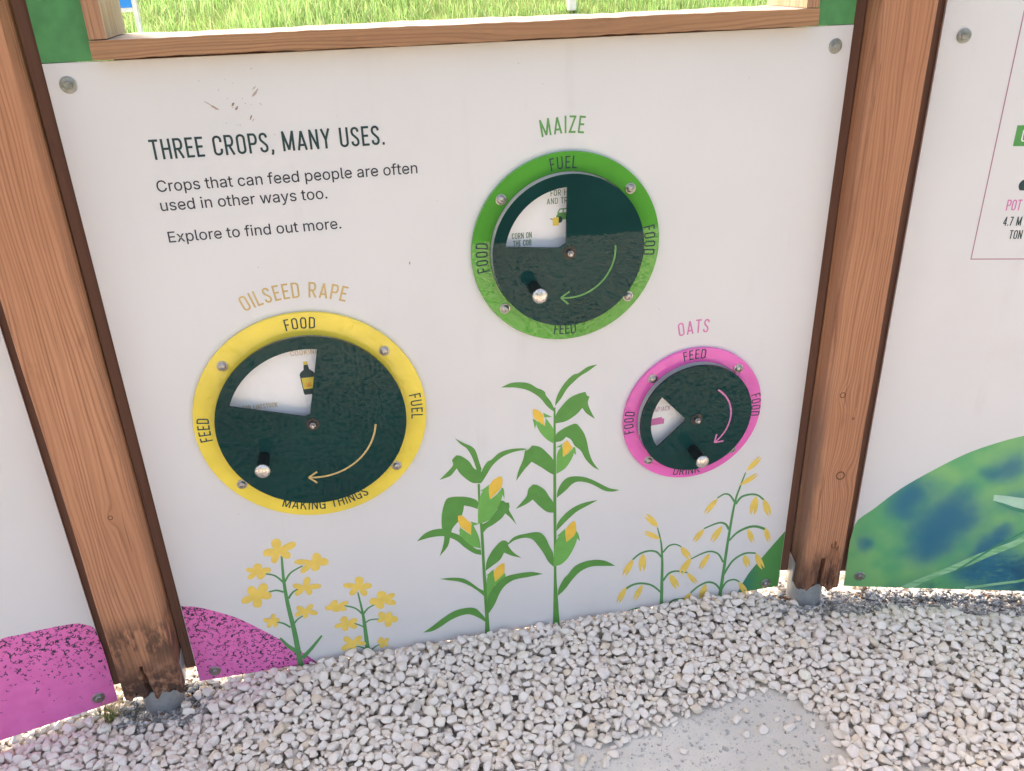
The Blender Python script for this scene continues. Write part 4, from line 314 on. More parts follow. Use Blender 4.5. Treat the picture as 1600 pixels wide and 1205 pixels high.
def greenprint():
    M_ = Mat('green gradient print', .42, .35); x, y, z = M_.xyz(); n = M_.noise(7, 3)
    M_.color(M_.mix((x + n * .05).ramp(.89, .965), (.02, .20, .145), (.075, .29, .075))); return M_.m
M['green_corner'] = greenprint()
def photo_print():
    M_ = Mat('blurred leaf photo print', .4, .4); x, y, z = M_.xyz()
    f = None
    wn = M_.noise(9, 3); wn2 = M_.noise(9, 3, off=5)
    for (u, v), r, k in BLOBS:
        dx = x - (u / 1000) + (wn - .5) * .08; dz = z - (v / 1000) + (wn2 - .5) * .08; r = r / 1000 * 1.35
        q = ((dx * dx + dz * dz) * (-1.0 / (r * r))).exp() * k
        f = q if f is None else f + q
    n = M_.noise(11, 2, off=2); c = M_.mix(n.ramp(.35, .65), (.10, .40, .17), (.20, .49, .18))
    c = M_.mix(((f * -2.5).exp() * -1.0 + 1.0) * .95, c, (.002, .125, .25))
    far = M_.noise(6, 2, off=8)      # beyond the part seen in the photograph the print goes on in the same manner
    c = M_.mix(x.ramp(.42, .6) * far.ramp(.42, .6), c, (.008, .12, .17))
    sharp = M_.noise(55, 5, stretch=(.6, 1, 1.4), rough=.7)
    m_ = (x * .9 - z).ramp(.05, .28) * sharp.ramp(.50, .64)
    c = M_.mix(m_ * .5, c, (.12, .36, .16))
    m2 = (x * .9 - z).ramp(.08, .28) * sharp.ramp(.46, .34)
    c = M_.mix(m2 * .45, c, (.004, .06, .10))
    dk = (x * .55 - z).ramp(-.03, .13) * M_.noise(13, 3, off=33).ramp(.40, .56)
    c = M_.mix(dk * .7, c, (.002, .075, .16))
    M_.color(c); return M_.m
M['photo'] = photo_print()
def blade_mat():
    M_ = Mat('printed pale grass blade', .42, .35); n = M_.noise(50, 3, stretch=(.3, 1, 1.6))
    M_.color(M_.mix(n.ramp(.35, .65), (.17, .46, .21), (.33, .62, .36))); return M_.m
M['blade'] = blade_mat()
M['blade_pale'] = print_mat('printed pale blade', (.42, .66, .50)); M['blade_dark'] = print_mat('printed blade underside', (.05, .27, .16))
M['mud'] = print_mat('dried mud', (.30, .20, .145), .8, .25); M['mudfaint'] = print_mat('faint smear', (.47, .39, .34), .6, .1)

def attr_mat(name, attr, rough, spec, bscale, bstr, dirt=None, bd=.001):
    M_ = Mat(name, rough, spec)
    a = M_.t.nodes.new('ShaderNodeAttribute'); a.attribute_name = attr
    c = a.outputs['Color']; n = M_.noise(bscale, 5, rough=.65)
    if dirt: c = M_.mix(n.ramp(.42, .75) * dirt[1], c, dirt[0])
    M_.color(c); M_.bump(n, bstr, bd); return M_
M['stone'] = attr_mat('pale limestone', 'tint', .85, .2, 130, .35, ((.60, .55, .50), .35)).m
M['slate'] = attr_mat('grey chippings', 'tint', .75, .3, 200, .4).m
gm = attr_mat('grass blades', 'tint', .5, .3, 30, .0)
gm.b.inputs['Transmission Weight'].default_value = 0
tl = gm.t.nodes.new('ShaderNodeBsdfTranslucent'); at_ = gm.t.nodes.new('ShaderNodeAttribute'); at_.attribute_name = 'tint'
gm.t.links.new(at_.outputs['Color'], tl.inputs[0]); ms = gm.t.nodes.new('ShaderNodeMixShader'); ms.inputs[0].default_value = .4
gm.t.links.new(gm.b.outputs[0], ms.inputs[1]); gm.t.links.new(tl.outputs[0], ms.inputs[2])
gm.t.links.new(ms.outputs[0], gm.t.nodes['Material Output'].inputs[0]); M['grass'] = gm.m
def ground_mat():
    M_ = Mat('dusty concrete', .9, .2)
    a = M_.noise(3.2, 6, rough=.65); b = M_.noise(24, 5, rough=.7, off=3); s1 = M_.noise(300, 3, off=5); s2 = M_.noise(330, 2, off=8)
    c = M_.mix(a.ramp(.32, .68), (.64, .605, .54), (.78, .745, .67))
    c = M_.mix(b.ramp(.4, .7) * .5, c, (.63, .61, .57))
    c = M_.mix(s1.ramp(.63, .70) * .5, c, (.26, .245, .22)); c = M_.mix(s2.ramp(.62, .70) * .5, c, (.22, .21, .19))
    M_.color(c); M_.bump(b * .7 + s1 * .3, .5, .002); return M_.m
M['ground'] = ground_mat()
s_ = Mat('meadow soil', .95, .1); n_ = s_.noise(6, 5); s_.color(s_.mix(n_.ramp(.3, .7), (.14, .20, .06), (.20, .26, .08))); M['soil'] = s_.m
s_ = Mat('added dark turf', .95, .1); n_ = s_.noise(6, 5); s_.color(s_.mix(n_.ramp(.3, .7), (.030, .050, .014), (.055, .085, .022))); M['added_lawn'] = s_.m  # darkened to hold down its bounce and its reflection in the dials
s_ = Mat('dark gap shade', .9, .1); n_ = s_.noise(60, 4); s_.color(s_.mix(n_.ramp(.3, .7), (.05, .047, .042), (.12, .11, .10))); M['gap_shade'] = s_.m  # colour of the added sheet that darkens gaps in the far gravel
M['roofwood'] = wood('roof boards', (.42, .27, .16), (.25, .14, .08), 'x', 60, (), 3.0)
M['roofedge'] = print_mat('grey roofing felt', (.09, .09, .09), .8)
M['blue'] = print_mat('blue painted board', (.0, .28, .85), .4); M['whitepaint'] = print_mat('white paint', (.8, .8, .8), .5)

# ------------------------------------------------------------------ flat print made as thin sheets lying on the board
def resample(pts, smooth=True):
    if not smooth: return pts
    p = [Vector(q) for q in pts]; n = len(p); o = []
    sharp = []
    for i in range(n):
        a = (p[i] - p[i - 1]); b = (p[(i + 1) % n] - p[i])
        sharp.append(a.length < 1e-6 or b.length < 1e-6 or a.angle(b) > math.radians(62))
    for i in range(n):
        a, b, c, d = p[i - 1], p[i], p[(i + 1) % n], p[(i + 2) % n]
        L = (c - b).length
        def tan(u_, v_, w_, sh):
            if sh: return (c - b)
            t = (w_ - u_); return t * (L / max(t.length, 1e-6))
        t0 = tan(a, b, c, sharp[i]); t1 = tan(b, c, d, sharp[(i + 1) % n])
        for k in range(4):
            t = k / 4; h = ((2 * t**3 - 3 * t**2 + 1) * b + (t**3 - 2 * t**2 + t) * t0 + (-2 * t**3 + 3 * t**2) * c + (t**3 - t**2) * t1)
            o.append((h.x, h.y))
    return o
class Sheet:
    """collects flat shapes (metres, x right, z up) at small offsets towards the viewer (-y)"""
    def __init__(s): s.v = []; s.f = []; s.m = []; s.k = 0
    def poly(s, pts, mat=0, y=None, smooth=False):
        pts = resample(pts, smooth); tri = tessellate_polygon([[Vector((x, z, 0)) for x, z in pts]])
        if y is None: y = -.0003 - s.k * .000012; s.k += 1
        b = len(s.v); s.v += [(x, y, z) for x, z in pts]
        for t in tri:
            a_, b_, c_ = [pts[i] for i in t]
            ar = (b_[0] - a_[0]) * (c_[1] - a_[1]) - (b_[1] - a_[1]) * (c_[0] - a_[0])
            if abs(ar) < 1e-12: continue
            t = t if ar > 0 else (t[0], t[2], t[1])     # face -y
            s.f.append(tuple(b + i for i in t)); s.m.append(mat)
    def stroke(s, pts, wd, mat=0, closed=False):
        p = [Vector(q) for q in pts]; n = len(p); L = []; R_ = []
        for i in range(n):
            if closed: a, c = p[i - 1], p[(i + 1) % n]
            else: a, c = (p[i - 1] if i else None), (p[i + 1] if i < n - 1 else None)
            d1 = (p[i] - a).normalized() if a is not None else None; d2 = (c - p[i]).normalized() if c is not None else None
            d1 = d1 if d1 is not None else d2; d2 = d2 if d2 is not None else d1
            t = (d1 + d2)
            t = t.normalized() if t.length > 1e-4 else d1
            nn = Vector((-t.y, t.x)); k = 1 / max(.35, nn.dot(Vector((-d1.y, d1.x))))
            L.append(p[i] + nn * wd / 2 * k); R_.append(p[i] - nn * wd / 2 * k)
        y = -.0003 - s.k * .000012; s.k += 1; b = len(s.v)
        for l, r in zip(L, R_): s.v += [(l.x, y, l.y), (r.x, y, r.y)]
        for i in range(n if closed else n - 1):
            j = (i + 1) % n
            s.f.append((b + 2 * i, b + 2 * i + 1, b + 2 * j + 1, b + 2 * j)); s.m.append(mat)
    def obj(s, name, mats, parent, loc=(0, 0, 0)):
        me = bpy.data.meshes.new(name); me.from_pydata(s.v, [], s.f)
        for m_ in mats: me.materials.append(m_)
        me.polygons.foreach_set('material_index', s.m); me.update()
        return link(name, me, None, parent, loc)

# condensed capitals drawn as strokes: cap height 1
def arc(cx, cy, rx, ry, a0, a1, n=8): return [(cx + rx * math.cos(math.radians(a0 + (a1 - a0) * i / n)), cy + ry * math.sin(math.radians(a0 + (a1 - a0) * i / n))) for i in range(n + 1)]
SW = .120; h_ = SW / 2
def glyph(ch):
    w_ = .40; r = (w_ - SW) / 2; L, R_, T, B_ = h_, w_ - h_, 1 - h_, h_; cx = w_ / 2
    if ch in 'O0': return w_, [(arc(cx, T - r * 1.15, r, r * 1.15, 0, 180) + arc(cx, B_ + r * 1.15, r, r * 1.15, 180, 360), True)]
    if ch in 'CG':
        p = [(R_, .66)] + arc(cx, T - r * 1.15, r, r * 1.15, 0, 180) + arc(cx, B_ + r * 1.15, r, r * 1.15, 180, 360) + [(R_, .34)]
        if ch == 'C': return w_ - .01, [(p, False)]
        return w_, [(p[:-1] + [(R_, .47)], False), ([(cx, .47), (R_ + h_, .47)], False), ([(R_, .3), (R_, 0)], False)]
    if ch == 'U': return w_, [([(L, 1)] + arc(cx, B_ + r * 1.15, r, r * 1.15, 180, 360) + [(R_, 1)], False)]
    if ch == 'D': return w_, [([(L, T), (cx, T)] + arc(cx, T - r * 1.1, r, r * 1.1, 90, 0, 6)[1:] + arc(cx, B_ + r * 1.1, r, r * 1.1, 0, -90, 6) + [(L, B_)], False), ([(L, 0), (L, 1)], False)]
    if ch in 'PRB':
        q = .47 if ch != 'B' else .53; rr = (T - q) / 2
        bow = [(L, T), (cx, T)] + arc(R_ - .10, T - rr, .10, rr, 90, -90, 8) + [(L, q)]
        o = [([(L, 0), (L, 1)], False), (bow, False)]
        if ch == 'R': o.append(([(cx - .01, q), (R_ + .015, 0)], False))
        if ch == 'B': rb = (q - B_) / 2; o.append(([(L, q), (cx, q)] + arc(R_ - .09, B_ + rb, .10, rb, 90, -90, 8) + [(L, B_)], False))
        return w_ - (.03 if ch == 'P' else 0), o
    if ch == 'S':
        return .375, [([(.375 - h_, .74)] + arc(.1875, .80, .122, .136, 0, 180, 8) + [(h_, .74), (h_ + .03, .62), (.1875, .50), (.375 - h_ - .03, .38), (.375 - h_, .27)] + arc(.1875, .20, .122, .136, 0, -180, 8) + [(h_, .27)], False)]
    if ch == 'E': return .325, [([(L, 0), (L, 1)], False), ([(L, T), (.325, T)], False), ([(L, .515), (.29, .515)], False), ([(L, B_), (.325, B_)], False)]
    if ch == 'F': return .31, [([(L, 0), (L, 1)], False), ([(L, T), (.31, T)], False), ([(L, .50), (.28, .50)], False)]
    if ch == 'L': return .31, [([(L, 0), (L, 1)], False), ([(L, B_), (.31, B_)], False)]
    if ch == 'I': return SW, [([(h_, 0), (h_, 1)], False)]
    if ch == 'T': return .36, [([(.18, 0), (.18, 1)], False), ([(0, T), (.36, T)], False)]
    if ch == 'H': return w_, [([(L, 0), (L, 1)], False), ([(R_, 0), (R_, 1)], False), ([(L, .51), (R_, .51)], False)]
    if ch == 'N': return w_ + .01, [([(L, 0), (L, 1)], False), ([(R_ + .01, 0), (R_ + .01, 1)], False), ([(L, .96), (R_ + .01, .04)], False)]
    if ch == 'M': return .52, [([(L, 0), (L, 1)], False), ([(.52 - h_, 0), (.52 - h_, 1)], False), ([(L, .97), (.26, .06)], False), ([(.52 - h_, .97), (.26, .06)], False)]
    if ch == 'A': return .44, [([(.055, 0), (.22, .96)], False), ([(.385, 0), (.22, .96)], False), ([(.10, .26), (.34, .26)], False)]
    if ch == 'V': return .42, [([(.055, 1), (.21, .04)], False), ([(.365, 1), (.21, .04)], False)]
    if ch == 'Y': return .42, [([(.05, 1), (.21, .45)], False), ([(.37, 1), (.21, .45)], False), ([(.21, .48), (.21, 0)], False)]
    if ch == 'Z': return .35, [([(0.01, T), (.35, T)], False), ([(.30, T), (.055, B_)], False), ([(0, B_), (.35, B_)], False)]
    if ch == 'K': return .41, [([(L, 0), (L, 1)], False), ([(L, .36), (.36, 1)], False), ([(.17, .56), (.37, 0)], False)]
    if ch == 'J': return .26, [([(.26 - h_, 1), (.26 - h_, .2)] + arc(.10, .17, .096, .11, 0, -100, 6), False)]
    if ch == '4': return .38, [([(.27, 0), (.27, 1)], False), ([(.27, .97), (.05, .27)], False), ([(.03, .25), (.38, .25)], False)]
    if ch == '7': return .33, [([(0, T), (.33, T)], False), ([(.27, T), (.11, 0)], False)]
    if ch == '.': return SW, [([(h_, 0), (h_, .135)], False)]
    if ch == ',': return SW, [([(h_ + .01, .135), (h_ + .01, .0), (h_ - .03, -.13)], False)]
    return .20, []
GAP = .085
def text_width(t): return sum(glyph(c)[0] + GAP for c in t) - GAP
def caps(sh, t, x, z, hgt, width=None, mat=0, center=False):
    k = 1.0 if width is None else width / (text_width(t) * hgt)
    if center: x -= text_width(t) * hgt * k / 2
    for c in t:
        w_, st = glyph(c)
        for pts, cl in st: sh.stroke([(x + px * hgt * k, z + pz * hgt) for px, pz in pts], SW * hgt * .95, mat, cl)
        x += (w_ + GAP) * hgt * k
def caps_arc(sh, t, cx, cz, r, mid, hgt, span=None, mat=0, inward=False):
    """letters set on a circle; mid = clockwise angle from the top in degrees; inward: tops point to the centre"""
    W = text_width(t) * hgt; k = 1.0
    if span: k = math.radians(span) * r / W
    s0 = -W * k / 2
    for c in t:
        w_, st = glyph(c); wc = w_ * hgt * k; a = (s0 + wc / 2) / r
        th = math.radians(mid) + (-a if inward else a)
        ur = Vector((math.sin(th), math.cos(th))); ut = Vector((math.cos(th), -math.sin(th)))
        if inward: up, rt = -ur, -ut
        else: up, rt = ur, ut
        o = Vector((cx, cz)) + ur * r
        for pts, cl in st:
            sh.stroke([tuple(o + rt * ((px * hgt * k) - wc / 2) + up * (pz * hgt)) for px, pz in pts], SW * hgt * .95, mat, cl)
        s0 += wc + GAP * hgt * k
